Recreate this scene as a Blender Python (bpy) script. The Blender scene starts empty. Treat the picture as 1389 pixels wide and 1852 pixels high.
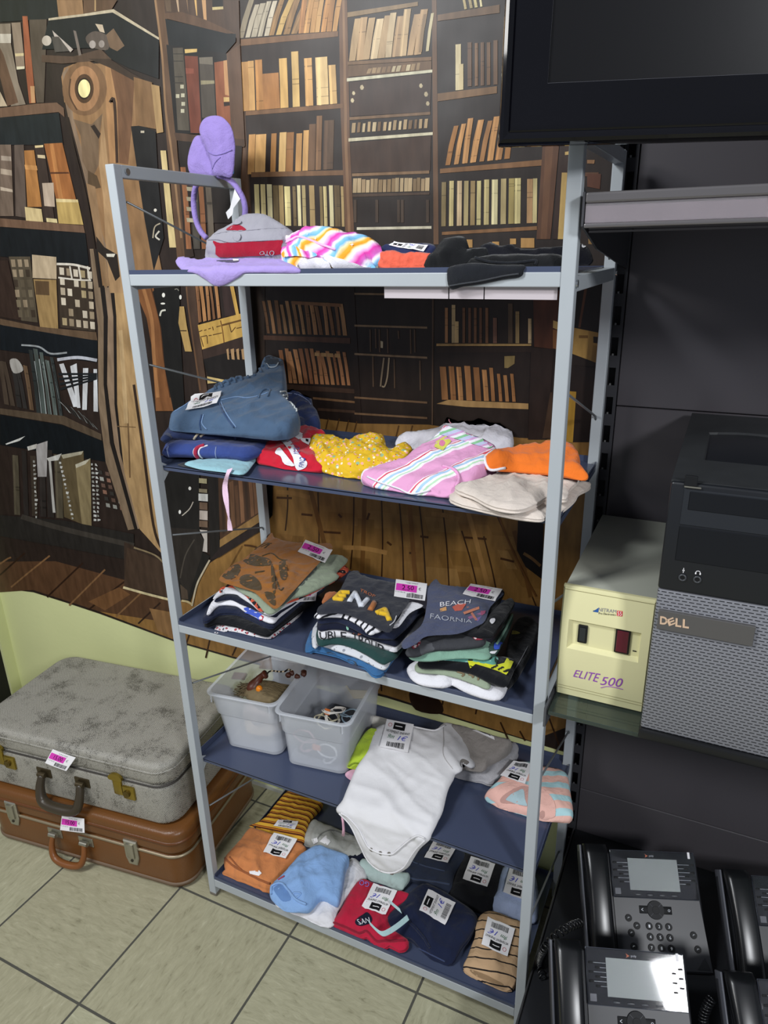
import bpy, bmesh, math, random
import numpy as np
from mathutils import Vector, Matrix, noise
from mathutils.geometry import delaunay_2d_cdt
from mathutils.bvhtree import BVHTree

scene = bpy.context.scene
COL = scene.collection

# ------------------------------------------------------------------ camera
CAM = Vector((1.05872, -1.05822, 1.61056))
RT = Vector((0.90228907, 0.43059746, -0.02145362))
UP = Vector((-0.13331874, 0.32599129, 0.9359251))
FW = Vector((-0.41000066, 0.84161482, -0.35154509))
FPX, CX, CY = 1279.03, 694.5, 926.0
cd = bpy.data.cameras.new('camera')
cam = bpy.data.objects.new('camera', cd)
COL.objects.link(cam)
m = Matrix((RT, UP, -FW)).transposed().to_4x4()
m.translation = CAM
cam.matrix_world = m
cd.sensor_fit = 'VERTICAL'
cd.sensor_height = 36.0
cd.sensor_width = 27.0
cd.lens = FPX / 1852 * 36
cd.clip_start = 0.02
scene.camera = cam

# ------------------------------------------------------------------ light
scene.view_settings.view_transform = 'Standard'
scene.view_settings.look = 'None'
scene.view_settings.exposure = 0.0
scene.view_settings.gamma = 1.0
w = bpy.data.worlds.new('world')
scene.world = w
w.use_nodes = True
w.node_tree.nodes['Background'].inputs[0].default_value = (0.80, 0.86, 1.0, 1)
w.node_tree.nodes['Background'].inputs[1].default_value = 0.30


def area(name, loc, target, sx, sy, power, color=(1, 1, 1)):
    l = bpy.data.lights.new(name, 'AREA')
    l.shape = 'RECTANGLE'
    l.size, l.size_y, l.energy, l.color = sx, sy, power, color
    o = bpy.data.objects.new(name, l)
    COL.objects.link(o)
    o.location = loc
    d = Vector(target) - Vector(loc)
    o.rotation_euler = d.to_track_quat('-Z', 'Y').to_euler()
    return o


# ceiling lamps of the shop, in front of the shelf and behind the camera
area('ceiling_lamp_front', (-0.25, -1.25, 2.75), (0.1, 0.2, 0.5), 0.5, 0.3, 31, (0.93, 0.97, 1.0))
area('ceiling_lamp_aisle', (3.12, -2.36, 2.75), (1.0, 0.0, 0.8), 0.42, 0.42, 70, (0.95, 0.97, 1.0))
area('ceiling_lamp_left', (-1.2, -2.4, 2.8), (-0.4, 0.2, 0.4), 0.9, 0.6, 36, (1.0, 0.98, 0.95))

# ------------------------------------------------------------------ helpers
def lin(h):
    if not isinstance(h, str):
        return tuple(h)
    h = h.lstrip('#')
    r = []
    for i in (0, 2, 4):
        c = int(h[i:i + 2], 16) / 255
        r.append(c / 12.92 if c <= 0.04045 else ((c + 0.055) / 1.055) ** 2.4)
    return tuple(r)


def ray(px, py):
    return FW * FPX + RT * (px - CX) - UP * (py - CY)


def on_y(px, py, y):
    r = ray(px, py)
    return CAM + r * ((y - CAM.y) / r.y)


def on_z(px, py, z):
    r = ray(px, py)
    return CAM + r * ((z - CAM.z) / r.z)


def on_x(px, py, x):
    r = ray(px, py)
    return CAM + r * ((x - CAM.x) / r.x)


_m = {}


def mat(name, color, rough=0.5, metal=0.0, spec=0.5, bump=0.0, bscale=200.0, var=0.0, vscale=8.0,
        coat=0.0, trans=0.0, ior=1.45, alpha=1.0, sheen=0.0, emit=None):
    if name in _m:
        return _m[name]
    M = bpy.data.materials.new(name)
    M.use_nodes = True
    nt = M.node_tree
    b = nt.nodes['Principled BSDF']
    c = lin(color)
    b.inputs['Base Color'].default_value = (*c, 1)
    b.inputs['Roughness'].default_value = rough
    b.inputs['Metallic'].default_value = metal
    b.inputs['Specular IOR Level'].default_value = spec
    b.inputs['Coat Weight'].default_value = coat
    b.inputs['Transmission Weight'].default_value = trans
    b.inputs['IOR'].default_value = ior
    b.inputs['Alpha'].default_value = alpha
    if sheen:
        b.inputs['Sheen Weight'].default_value = sheen
        b.inputs['Sheen Roughness'].default_value = 0.5
    tc = nt.nodes.new('ShaderNodeTexCoord')
    if var:
        n = nt.nodes.new('ShaderNodeTexNoise')
        n.inputs['Scale'].default_value = vscale
        n.inputs['Detail'].default_value = 5
        nt.links.new(tc.outputs['Object'], n.inputs['Vector'])
        mx = nt.nodes.new('ShaderNodeMix')
        mx.data_type = 'RGBA'
        mx.inputs['A'].default_value = (*[x * (1 - var) for x in c], 1)
        mx.inputs['B'].default_value = (*[min(1, x * (1 + var)) for x in c], 1)
        nt.links.new(n.outputs['Fac'], mx.inputs['Factor'])
        nt.links.new(mx.outputs['Result'], b.inputs['Base Color'])
    if bump:
        n = nt.nodes.new('ShaderNodeTexNoise')
        n.inputs['Scale'].default_value = bscale
        n.inputs['Detail'].default_value = 3
        nt.links.new(tc.outputs['Object'], n.inputs['Vector'])
        bp = nt.nodes.new('ShaderNodeBump')
        bp.inputs['Strength'].default_value = bump
        bp.inputs['Distance'].default_value = 0.002
        nt.links.new(n.outputs['Fac'], bp.inputs['Height'])
        nt.links.new(bp.outputs['Normal'], b.inputs['Normal'])
    _m[name] = M
    return M


def fab(name, color, var=0.12, rough=0.95, bump=0.35, bscale=700, vscale=45):
    M = mat('cloth_' + name, color, rough=rough, spec=0.15, bump=bump, bscale=bscale, var=var, vscale=vscale, sheen=0.15)
    crease(M)
    return M


def crease(M, strength=0.32, scale=24):
    """soft creases of worn cloth, added to the bump of a cloth material"""
    nt = M.node_tree
    if nt.nodes.get('crease'):
        return
    b = nt.nodes['Principled BSDF']
    tc = nt.nodes.new('ShaderNodeTexCoord')
    n = nt.nodes.new('ShaderNodeTexNoise')
    n.name = 'crease'
    n.inputs['Scale'].default_value = scale
    n.inputs['Detail'].default_value = 4
    n.inputs['Distortion'].default_value = 1.4
    nt.links.new(tc.outputs['Object'], n.inputs['Vector'])
    bp = nt.nodes.new('ShaderNodeBump')
    bp.inputs['Strength'].default_value = strength
    bp.inputs['Distance'].default_value = 0.012
    nt.links.new(n.outputs['Fac'], bp.inputs['Height'])
    old = b.inputs['Normal'].links
    if old:
        nt.links.new(old[0].from_socket, bp.inputs['Normal'])
    nt.links.new(bp.outputs['Normal'], b.inputs['Normal'])


def stripes(name, stops, period, angle=0.0, rough=0.9, smooth=False, wob=0.0, coord='UV'):
    """stops: list of (position 0..1, hex): bands repeated along one direction of the cloth"""
    if name in _m:
        return _m[name]
    M = bpy.data.materials.new(name)
    M.use_nodes = True
    nt = M.node_tree
    b = nt.nodes['Principled BSDF']
    b.inputs['Roughness'].default_value = rough
    b.inputs['Specular IOR Level'].default_value = 0.15
    tc = nt.nodes.new('ShaderNodeTexCoord')
    mp = nt.nodes.new('ShaderNodeMapping')
    mp.inputs['Rotation'].default_value = (0, 0, angle)
    nt.links.new(tc.outputs[coord], mp.inputs['Vector'])
    sx = nt.nodes.new('ShaderNodeSeparateXYZ')
    nt.links.new(mp.outputs['Vector'], sx.inputs['Vector'])
    src = sx.outputs['X']
    if wob:
        n = nt.nodes.new('ShaderNodeTexNoise')
        n.inputs['Scale'].default_value = 14
        nt.links.new(tc.outputs[coord], n.inputs['Vector'])
        ma = nt.nodes.new('ShaderNodeMath')
        ma.operation = 'MULTIPLY_ADD'
        ma.inputs[1].default_value = wob
        nt.links.new(n.outputs['Fac'], ma.inputs[0])
        nt.links.new(src, ma.inputs[2])
        src = ma.outputs[0]
    dv = nt.nodes.new('ShaderNodeMath')
    dv.operation = 'DIVIDE'
    dv.inputs[1].default_value = period
    nt.links.new(src, dv.inputs[0])
    fr = nt.nodes.new('ShaderNodeMath')
    fr.operation = 'FRACT'
    nt.links.new(dv.outputs[0], fr.inputs[0])
    cr = nt.nodes.new('ShaderNodeValToRGB')
    cr.color_ramp.interpolation = 'LINEAR' if smooth else 'CONSTANT'
    el = cr.color_ramp.elements
    while len(el) < len(stops):
        el.new(0.5)
    for e, (p, h) in zip(el, stops):
        e.position = p
        e.color = (*lin(h), 1)
    nt.links.new(fr.outputs[0], cr.inputs['Fac'])
    nt.links.new(cr.outputs['Color'], b.inputs['Base Color'])
    crease(M)
    _m[name] = M
    return M


def spots(name, base, cols, scale=60, thr=0.32, rough=0.9):
    """base cloth with scattered small printed spots in several colours"""
    if name in _m:
        return _m[name]
    M = bpy.data.materials.new(name)
    M.use_nodes = True
    nt = M.node_tree
    b = nt.nodes['Principled BSDF']
    b.inputs['Roughness'].default_value = rough
    b.inputs['Specular IOR Level'].default_value = 0.15
    tc = nt.nodes.new('ShaderNodeTexCoord')
    prev = None
    for i, (c, s, t) in enumerate(cols):
        v = nt.nodes.new('ShaderNodeTexVoronoi')
        v.inputs['Scale'].default_value = s
        mp = nt.nodes.new('ShaderNodeMapping')
        mp.inputs['Location'].default_value = (i * 3.7, i * 1.3, i * 0.4)
        nt.links.new(tc.outputs['Object'], mp.inputs['Vector'])
        nt.links.new(mp.outputs['Vector'], v.inputs['Vector'])
        lt = nt.nodes.new('ShaderNodeMath')
        lt.operation = 'LESS_THAN'
        lt.inputs[1].default_value = t
        nt.links.new(v.outputs['Distance'], lt.inputs[0])
        mx = nt.nodes.new('ShaderNodeMix')
        mx.data_type = 'RGBA'
        if prev is None:
            mx.inputs['A'].default_value = (*lin(base), 1)
        else:
            nt.links.new(prev, mx.inputs['A'])
        mx.inputs['B'].default_value = (*lin(c), 1)
        nt.links.new(lt.outputs[0], mx.inputs['Factor'])
        prev = mx.outputs['Result']
    nt.links.new(prev, b.inputs['Base Color'])
    crease(M)
    _m[name] = M
    return M


def tag(o, label=None, cat=None, group=None, kind=None):
    if label:
        o['label'] = label
    if cat:
        o['category'] = cat
    if group:
        o['group'] = group
    if kind:
        o['kind'] = kind
    return o


WPOS = {}


def wpos(o):
    return WPOS.get(o.name, Vector((0, 0, 0)))


def empty(name, loc, label, cat, group=None):
    o = bpy.data.objects.new(name, None)
    COL.objects.link(o)
    o.empty_display_size = 0.05
    o.location = loc
    WPOS[o.name] = Vector(loc)
    return tag(o, label, cat, group)


class MB:
    """collects geometry in world coordinates and links it as ONE mesh object"""

    def __init__(s):
        s.v, s.f, s.mi, s.uv, s.col = [], [], [], {}, {}

    def add(s, vs, fs, mi=0, col=None):
        o = len(s.v)
        s.v += [Vector(p) for p in vs]
        for f in fs:
            if col is not None:
                s.col[len(s.f)] = col
            s.f.append([o + i for i in f])
            s.mi.append(mi)
        return o

    def poly(s, pts, mi=0, col=None):
        s.add(pts, [list(range(len(pts)))], mi, col)

    def box(s, x0, x1, y0, y1, z0, z1, mi=0):
        vs = [(x, y, z) for x in (x0, x1) for y in (y0, y1) for z in (z0, z1)]
        s.add(vs, [(0, 1, 3, 2), (4, 6, 7, 5), (0, 4, 5, 1), (2, 3, 7, 6), (0, 2, 6, 4), (1, 5, 7, 3)], mi)

    def bm(s, bm, M=None, mi=0):
        bm.verts.index_update()
        vs = [(M @ v.co) if M else v.co.copy() for v in bm.verts]
        s.add(vs, [[v.index for v in f.verts] for f in bm.faces], mi)
        bm.free()

    def rbox(s, x0, x1, y0, y1, z0, z1, r=0.003, seg=2, mi=0, M=None):
        b = bmesh.new()
        bmesh.ops.create_cube(b, size=1)
        for v in b.verts:
            v.co = Vector(((x0 + x1) / 2 + v.co.x * (x1 - x0), (y0 + y1) / 2 + v.co.y * (y1 - y0), (z0 + z1) / 2 + v.co.z * (z1 - z0)))
        bmesh.ops.bevel(b, geom=b.edges[:], offset=r, segments=seg, profile=0.5, affect='EDGES')
        s.bm(b, M, mi)

    def cyl(s, a, b, r, n=14, r2=None, mi=0, cap=True):
        a, b = Vector(a), Vector(b)
        r2 = r if r2 is None else r2
        d = (b - a).normalized()
        u = d.orthogonal().normalized()
        w_ = d.cross(u)
        vs = []
        for c, rr in ((a, r), (b, r2)):
            for i in range(n):
                t = 2 * math.pi * i / n
                vs.append(c + (u * math.cos(t) + w_ * math.sin(t)) * rr)
        fs = [(i, (i + 1) % n, n + (i + 1) % n, n + i) for i in range(n)]
        if cap:
            fs += [tuple(range(n))[::-1], tuple(range(n, 2 * n))]
        s.add(vs, fs, mi)

    def tube(s, pts, r, n=8, mi=0, closed=False, flat=None):
        pts = [Vector(p) for p in pts]
        k = len(pts)
        prevu = None
        vs = []
        for i, p in enumerate(pts):
            if closed:
                d = (pts[(i + 1) % k] - pts[i - 1]).normalized()
            else:
                d = (pts[min(i + 1, k - 1)] - pts[max(i - 1, 0)]).normalized()
            if prevu is None:
                u = d.orthogonal().normalized()
            else:
                u = (prevu - d * prevu.dot(d)).normalized()
            prevu = u
            w_ = d.cross(u)
            rr = r[i] if isinstance(r, (list, tuple)) else r
            for j in range(n):
                t = 2 * math.pi * j / n
                vs.append(p + u * math.cos(t) * rr + w_ * math.sin(t) * rr)
        fs = []
        for i in range(k if closed else k - 1):
            a, b = i * n, ((i + 1) % k) * n
            for j in range(n):
                fs.append((a + j, a + (j + 1) % n, b + (j + 1) % n, b + j))
        if not closed:
            fs += [tuple(range(n))[::-1], tuple(range((k - 1) * n, k * n))]
        s.add(vs, fs, mi)

    def loft(s, rings, mi=0, cap0=True, cap1=True):
        n = len(rings[0])
        vs = [p for r in rings for p in r]
        fs = []
        for k in range(len(rings) - 1):
            a, b = k * n, (k + 1) * n
            fs += [(a + i, a + (i + 1) % n, b + (i + 1) % n, b + i) for i in range(n)]
        if cap0:
            fs.append(tuple(range(n))[::-1])
        if cap1:
            fs.append(tuple(range((len(rings) - 1) * n, len(rings) * n)))
        s.add(vs, fs, mi)

    def build(s, name, mats, parent=None, smooth=False, M=None, sharp=None):
        vs = [(M @ v) if M else v for v in s.v]
        lo = Vector([min(v[i] for v in vs) for i in range(3)])
        hi = Vector([max(v[i] for v in vs) for i in range(3)])
        org = Vector(((lo.x + hi.x) / 2, (lo.y + hi.y) / 2, lo.z))
        me = bpy.data.meshes.new(name)
        me.from_pydata([v - org for v in vs], [], s.f)
        if not isinstance(mats, (list, tuple)):
            mats = [mats]
        for q in mats:
            me.materials.append(q)
        me.polygons.foreach_set('material_index', s.mi)
        if s.uv:
            ul = me.uv_layers.new(name='UVMap')
            for l in me.loops:
                ul.data[l.index].uv = s.uv.get(l.vertex_index, (0, 0))
        if s.col:
            ca = me.color_attributes.new('Col', 'FLOAT_COLOR', 'CORNER')
            for p in me.polygons:
                c = s.col.get(p.index, (0, 0, 0))
                for li in p.loop_indices:
                    ca.data[li].color = (*c, 1)
        if smooth:
            me.polygons.foreach_set('use_smooth', [True] * len(me.polygons))
            if sharp:
                me.set_sharp_from_angle(angle=sharp)
        me.update()
        o = bpy.data.objects.new(name, me)
        COL.objects.link(o)
        WPOS[o.name] = org
        if parent is not None:
            o.parent = parent
            o.location = org - wpos(parent)
        else:
            o.location = org
        return o


def crom(pts, n=4, closed=True):
    """smooth a point list (Catmull-Rom)"""
    P = [np.array(p, float) for p in pts]
    k = len(P)
    out = []
    rng = range(k) if closed else range(k - 1)
    for i in rng:
        if closed:
            a, b, c, d = P[i - 1], P[i], P[(i + 1) % k], P[(i + 2) % k]
        else:
            a, b, c, d = P[max(i - 1, 0)], P[i], P[i + 1], P[min(i + 2, k - 1)]
        for j in range(n):
            t = j / n
            out.append(0.5 * ((2 * b) + (-a + c) * t + (2 * a - 5 * b + 4 * c - d) * t * t + (-a + 3 * b - 3 * c + d) * t ** 3))
    if not closed:
        out.append(P[-1])
    return out


def T(ox, oy, s, pts):
    """points read off an enlarged crop -> photo pixels"""
    return [(ox + x / s, oy + y / s) for x, y in pts]


def rrect(w_, d, r, n=6, cx=0, cy=0, z=0):
    out = []
    for (sx, sy, a0) in ((1, 1, 0), (-1, 1, 90), (-1, -1, 180), (1, -1, 270)):
        for i in range(n + 1):
            t = math.radians(a0 + 90 * i / n)
            out.append(Vector((cx + sx * (w_ / 2 - r) + r * math.cos(t), cy + sy * (d / 2 - r) + r * math.sin(t), z)))
    return out


_txt = {}


def text2d(s):
    """verts / faces of a text, normalised to a unit box"""
    if s in _txt:
        return _txt[s]
    c = bpy.data.curves.new('lettering', 'FONT')
    c.body = s.lstrip('\x01')
    if s[0] == '\x01':
        c.offset = .028
    c.resolution_u = 3
    o = bpy.data.objects.new('lettering', c)
    COL.objects.link(o)
    dg = bpy.context.evaluated_depsgraph_get()
    me = bpy.data.meshes.new_from_object(o.evaluated_get(dg))
    b = bmesh.new()
    b.from_mesh(me)
    bmesh.ops.triangulate(b, faces=b.faces[:])
    v = np.array([x.co[:2] for x in b.verts]) if len(b.verts) else np.zeros((1, 2))
    lo, hi = v.min(0), v.max(0)
    v = (v - lo) / np.maximum(hi - lo, 1e-6)
    b.verts.index_update()
    f = [[x.index for x in q.verts] for q in b.faces]
    b.free()
    bpy.data.objects.remove(o)
    bpy.data.curves.remove(c)
    bpy.data.meshes.remove(me)
    _txt[s] = (v, f)
    return _txt[s]


def put_text(mb, s, S, u0, u1, v0, v1, mi=0, flipx=False, flipy=False, slant=0.0):
    """text laid on a surface S(u,v)->point, inside the box u0..u1, v0..v1"""
    v, f = text2d(s)
    P = []
    for x, y in v:
        if flipx:
            x = 1 - x
        if flipy:
            y = 1 - y
        P.append(S(u0 + (u1 - u0) * (x + slant * (y - 0.5)), v0 + (v1 - v0) * y))
    mb.add(P, f, mi)


def quadS(p00, p10, p11, p01):
    p00, p10, p11, p01 = map(Vector, (p00, p10, p11, p01))
    return lambda u, v: (p00 * (1 - u) * (1 - v) + p10 * u * (1 - v) + p11 * u * v + p01 * (1 - u) * v)


# ------------------------------------------------------------------ common materials
WHITE = mat('paper_white', '#eceaec', rough=0.6, spec=0.3)
MAG = mat('paper_magenta', '#d63fb4', rough=0.6, spec=0.3)
INK = mat('ink_black', '#17171a', rough=0.7, spec=0.2)
INKG = mat('ink_grey', '#8a8a90', rough=0.7, spec=0.2)
PENB = mat('pen_blue', '#2b35b8', rough=0.7, spec=0.2)
PENG = mat('pen_green', '#4f7a5c', rough=0.7, spec=0.2)
PENR = mat('pen_red', '#c4545c', rough=0.7, spec=0.2)
STEEL = mat('grey_painted_steel', '#a9afb3', rough=0.42, spec=0.5, var=0.03, vscale=30)
NAVY = mat('navy_enamel_shelf', '#434b62', rough=0.22, spec=0.55, var=0.05, vscale=12)
WIRE = mat('brace_wire', '#7d8082', rough=0.4, metal=0.6)
DGREY = mat('dark_grey_steel', '#3b3b3f', rough=0.45, spec=0.4, var=0.04, vscale=6)
BLACKP = mat('black_plastic', '#141517', rough=0.35, spec=0.5)
# ------------------------------------------------------------------ setting
YW = 0.395       # back wall
YM = 0.393       # face of the printed mural
XL = -1.197      # left wall


def N(nt, t, **kw):
    n = nt.nodes.new(t)
    for k, v in kw.items():
        setattr(n, k, v)
    return n


def math_n(nt, op, a, b=None, c=None):
    n = N(nt, 'ShaderNodeMath', operation=op)
    for i, q in enumerate((a, b, c)):
        if q is None:
            continue
        if isinstance(q, (int, float)):
            n.inputs[i].default_value = q
        else:
            nt.links.new(q, n.inputs[i])
    return n.outputs[0]


def mixc(nt, f, a, b):
    n = N(nt, 'ShaderNodeMix', data_type='RGBA')
    for k, q in (('Factor', f), ('A', a), ('B', b)):
        if isinstance(q, (int, float)):
            n.inputs[k].default_value = q
        elif isinstance(q, tuple):
            n.inputs[k].default_value = (*q, 1)
        else:
            nt.links.new(q, n.inputs[k])
    return n.outputs['Result']


def tile_material():
    M = bpy.data.materials.new('stone_tiles')
    M.use_nodes = True
    nt = M.node_tree
    b = nt.nodes['Principled BSDF']
    g = N(nt, 'ShaderNodeNewGeometry')
    sp = N(nt, 'ShaderNodeSeparateXYZ')
    nt.links.new(g.outputs['Position'], sp.inputs[0])
    per = 0.3465
    X = math_n(nt, 'DIVIDE', math_n(nt, 'ADD', sp.outputs['X'], 0.0862 + 20 * per), per)
    Y = math_n(nt, 'DIVIDE', math_n(nt, 'ADD', sp.outputs['Y'], 0.0160 + 20 * per), per)
    fx, fy = math_n(nt, 'FRACT', X), math_n(nt, 'FRACT', Y)
    ix, iy = math_n(nt, 'FLOOR', X), math_n(nt, 'FLOOR', Y)
    half = 0.0085

    def edge(f):
        return math_n(nt, 'MINIMUM', f, math_n(nt, 'SUBTRACT', 1.0, f))
    e = math_n(nt, 'MINIMUM', edge(fx), edge(fy))
    grout = math_n(nt, 'LESS_THAN', e, half)
    alt = math_n(nt, 'MODULO', math_n(nt, 'ADD', ix, iy), 2.0)
    rnd = N(nt, 'ShaderNodeTexWhiteNoise', noise_dimensions='2D')
    cb = N(nt, 'ShaderNodeCombineXYZ')
    nt.links.new(ix, cb.inputs[0])
    nt.links.new(iy, cb.inputs[1])
    nt.links.new(cb.outputs[0], rnd.inputs['Vector'])

    def streak(sx, sy, sc, det):
        mp = N(nt, 'ShaderNodeMapping')
        mp.inputs['Scale'].default_value = (sx, sy, 1)
        ad = N(nt, 'ShaderNodeVectorMath', operation='ADD')
        nt.links.new(g.outputs['Position'], ad.inputs[0])
        nt.links.new(rnd.outputs['Color'], ad.inputs[1])
        nt.links.new(ad.outputs[0], mp.inputs['Vector'])
        n = N(nt, 'ShaderNodeTexNoise')
        n.inputs['Scale'].default_value = sc
        n.inputs['Detail'].default_value = det
        n.inputs['Roughness'].default_value = 0.65
        n.inputs['Distortion'].default_value = 0.6
        nt.links.new(mp.outputs[0], n.inputs['Vector'])
        return n.outputs['Fac']
    s1, s2 = streak(1, 3.6, 27, 10), streak(3.6, 1, 27, 10)
    mx = N(nt, 'ShaderNodeMix')
    nt.links.new(alt, mx.inputs[0])
    nt.links.new(s1, mx.inputs[2])
    nt.links.new(s2, mx.inputs[3])
    s = mx.outputs[0]
    cr = N(nt, 'ShaderNodeValToRGB')
    el = cr.color_ramp.elements
    el[0].position, el[0].color = 0.22, (*lin('#75725d'), 1)
    el[1].position, el[1].color = 0.40, (*lin('#a6a48f'), 1)
    q = el.new(0.62)
    q.color = (*lin('#b3b19c'), 1)
    q = el.new(0.78)
    q.color = (*lin('#c8c7b4'), 1)
    nt.links.new(s, cr.inputs['Fac'])
    tint = mixc(nt, rnd.outputs['Value'], lin('#f0ece0'), lin('#fffff4'))
    ml = N(nt, 'ShaderNodeMix', data_type='RGBA', blend_type='MULTIPLY')
    ml.inputs['Factor'].default_value = 1
    nt.links.new(cr.outputs['Color'], ml.inputs['A'])
    nt.links.new(tint, ml.inputs['B'])
    col = mixc(nt, grout, ml.outputs['Result'], lin('#4b4a42'))
    nt.links.new(col, b.inputs['Base Color'])
    nt.links.new(math_n(nt, 'MULTIPLY_ADD', grout, 0.4, 0.38), b.inputs['Roughness'])
    bp = N(nt, 'ShaderNodeBump')
    bp.inputs['Strength'].default_value = 0.5
    bp.inputs['Distance'].default_value = 0.002
    nt.links.new(math_n(nt, 'SUBTRACT', s, math_n(nt, 'MULTIPLY', grout, 1.0)), bp.inputs['Height'])
    nt.links.new(bp.outputs['Normal'], b.inputs['Normal'])
    return M


f = MB()
f.box(-1.9, 2.4, -2.6, 0.60, -0.06, 0.0)
tag(f.build('floor', tile_material()), kind='structure')

YEL = mat('yellow_wall_paint', '#cdd19a', rough=0.7, spec=0.25, bump=0.25, bscale=60, var=0.05, vscale=5)
f = MB()
f.box(XL - 0.1, 0.834, YW, YW + 0.2, 0.0, 2.75)
tag(f.build('wall_back', YEL), kind='structure')
f = MB()
f.box(0.834, 2.4, 0.485, 0.595, 0.0, 2.75)
tag(f.build('wall_back_recess', mat('recess_dark', '#2b2a2a', rough=.8)), kind='structure')
yd = on_x(20, 1240, XL).y
f = MB()
f.box(XL - 0.1, XL, yd, YW, 0.0, 2.75)
tag(f.build('wall_left', YEL), kind='structure')
f = MB()
f.box(XL - 0.1, XL - 0.012, yd - 0.9, yd, 0.0, 2.1)
tag(f.build('door_1', mat('black_door', '#0a0b0c', rough=0.5)), kind='structure')
f = MB()
f.box(XL - 0.1, XL, yd - 0.9, yd, 2.1, 2.75)
tag(f.build('wall_left_lintel', YEL), kind='structure')
f = MB()
f.box(XL, 0.83, YW - 0.004, YW, 0.0, 0.012)
tag(f.build('baseboard_back', mat('white_caulk', '#b9bab2', rough=0.8, bump=0.6, bscale=90)), kind='structure')

# ------------------------------------------------------------------ printed mural (one vinyl sheet on the back wall)
mur = MB()
mur_n = [0]
rnd = random.Random(5)


def mp(pts, col, jit=0.0):
    """a flat printed shape on the sheet"""
    mur_n[0] += 1
    y = YM - 0.0003 - mur_n[0] * 2.5e-6
    c = lin(col)
    if jit:
        k = 1 + rnd.uniform(-jit, jit)
        c = tuple(min(1, q * k) for q in c)
    P = [on_y(px, py, y) for px, py in pts]
    P = [Vector((min(max(p.x, XL + 0.001), 0.833), y, p.z)) for p in P]
    mur.poly(P, 0, c)


Z1, Z2, Z4 = (0, 0, 3.02), (400, 0, 2.671), (0, 450, 2.85)
Z5, Z6, Z7, Z8 = (200, 0, 4.961), (220, 500, 5.342), (280, 840, 5.447), (760, 250, 4.341)
ZA, ZB, ZC, ZD = (430, 510, 4.085), (740, 510, 3.858), (470, 850, 2.621), (640, 1200, 3.157)


def q(Z, pts, col, jit=0.0, sm=False):
    P = T(*Z, pts)
    if sm:
        P = crom(P, 4)
    mp(P, col, jit)


def line(Z, pts, wd, col):
    P = crom(T(*Z, pts), 5, closed=False)
    L, R = [], []
    for i, p in enumerate(P):
        a, b = P[max(i - 1, 0)], P[min(i + 1, len(P) - 1)]
        d = b - a
        d = d / (np.hypot(*d) + 1e-9)
        n = np.array([-d[1], d[0]]) * wd / Z[2] / 2
        L.append(p + n)
        R.append(p - n)
    mp(L + R[::-1], col)


def row(Z, x0, y0, x1, y1, h0, h1, n, pal, lean=0, fill=0.72, jh=0.08, det=True):
    """a row of printed book spines standing on a base line"""
    for i in range(n):
        t0 = (i + 0.5 - fill / 2 + rnd.uniform(-.08, .08)) / n
        t1 = (i + 0.5 + fill / 2 + rnd.uniform(-.08, .08)) / n
        h = (h0 + (h1 - h0) * t0) * (1 + rnd.uniform(-jh, jh))
        ln = lean * (1 + rnd.uniform(-.25, .25))
        a, b = x0 + (x1 - x0) * t0, x0 + (x1 - x0) * t1
        ya, yb = y0 + (y1 - y0) * t0, y0 + (y1 - y0) * t1
        book(Z, a, b, ya, yb, h, ln, rnd.choice(pal), det)


def book(Z, a, b, ya, yb, h, ln, col, det=True):
    q(Z, [(a, ya), (b, yb), (b + ln * .45, yb - h * .5), (b + ln, yb - h), (a + ln, ya - h), (a + ln * .4, ya - h * .5)], col, 0.12)
    if det and rnd.random() < 0.7:
        w_ = (b - a)
        c = lin(col)
        dk = tuple(x * 0.55 for x in c)
        for _ in range(rnd.randint(1, 2)):
            t = rnd.uniform(.1, .9)
            s_ = rnd.uniform(.01, .03)
            q(Z, [(a + ln * t, ya - h * t), (b + ln * t, yb - h * t), (b + ln * t, yb - h * (t + s_)), (a + ln * t, ya - h * (t + s_))], dk)
        if rnd.random() < .5:
            lt = tuple(min(1, x * 1.3) for x in c)
            q(Z, [(a + w_ * .12, ya), (a + w_ * .38, ya), (a + w_ * .38 + ln, ya - h), (a + w_ * .12 + ln, ya - h)], lt)


def bks(Z, lst, yb0, yb1, xa, xb, pal, lean=0):
    for i, it in enumerate(lst):
        l, r, t = it[:3]
        c = it[3] if len(it) > 3 else pal[i % len(pal)]
        y = lambda x: yb0 + (yb1 - yb0) * (x - xa) / (xb - xa)
        book(Z, l, r, y(l), y(r), y(l) - t, lean, c)


def rect(Z, x0, x1, y0, y1, col):
    q(Z, [(x0, y0), (x1, y0), (x1, y1), (x0, y1)], col)


# sheet ground
zb = lambda px, py: on_y(px, py, YM).z
base = [(-.9 - .3, .493), (-1.01, .513), (-.85, .505), (-.70, .4955), (-.39, .465), (-.167, .461), (.348, .466), (.833, .446), (.833, 2.45), (-1.195, 2.45)]
mur.poly([Vector((x, YM - 0.0003, z)) for x, z in base], 0, lin('#2a201b'))
AMB = ['#b98a52', '#c79a60', '#ab7944', '#d2ab70', '#9c6c3e']
CRM = ['#d3c389', '#c4b27c', '#dccf9e', '#b3a070', '#a68c5e']
WOOD, WOOD2, WOOD3 = '#5c4431', '#745439', '#8a6544'

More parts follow.
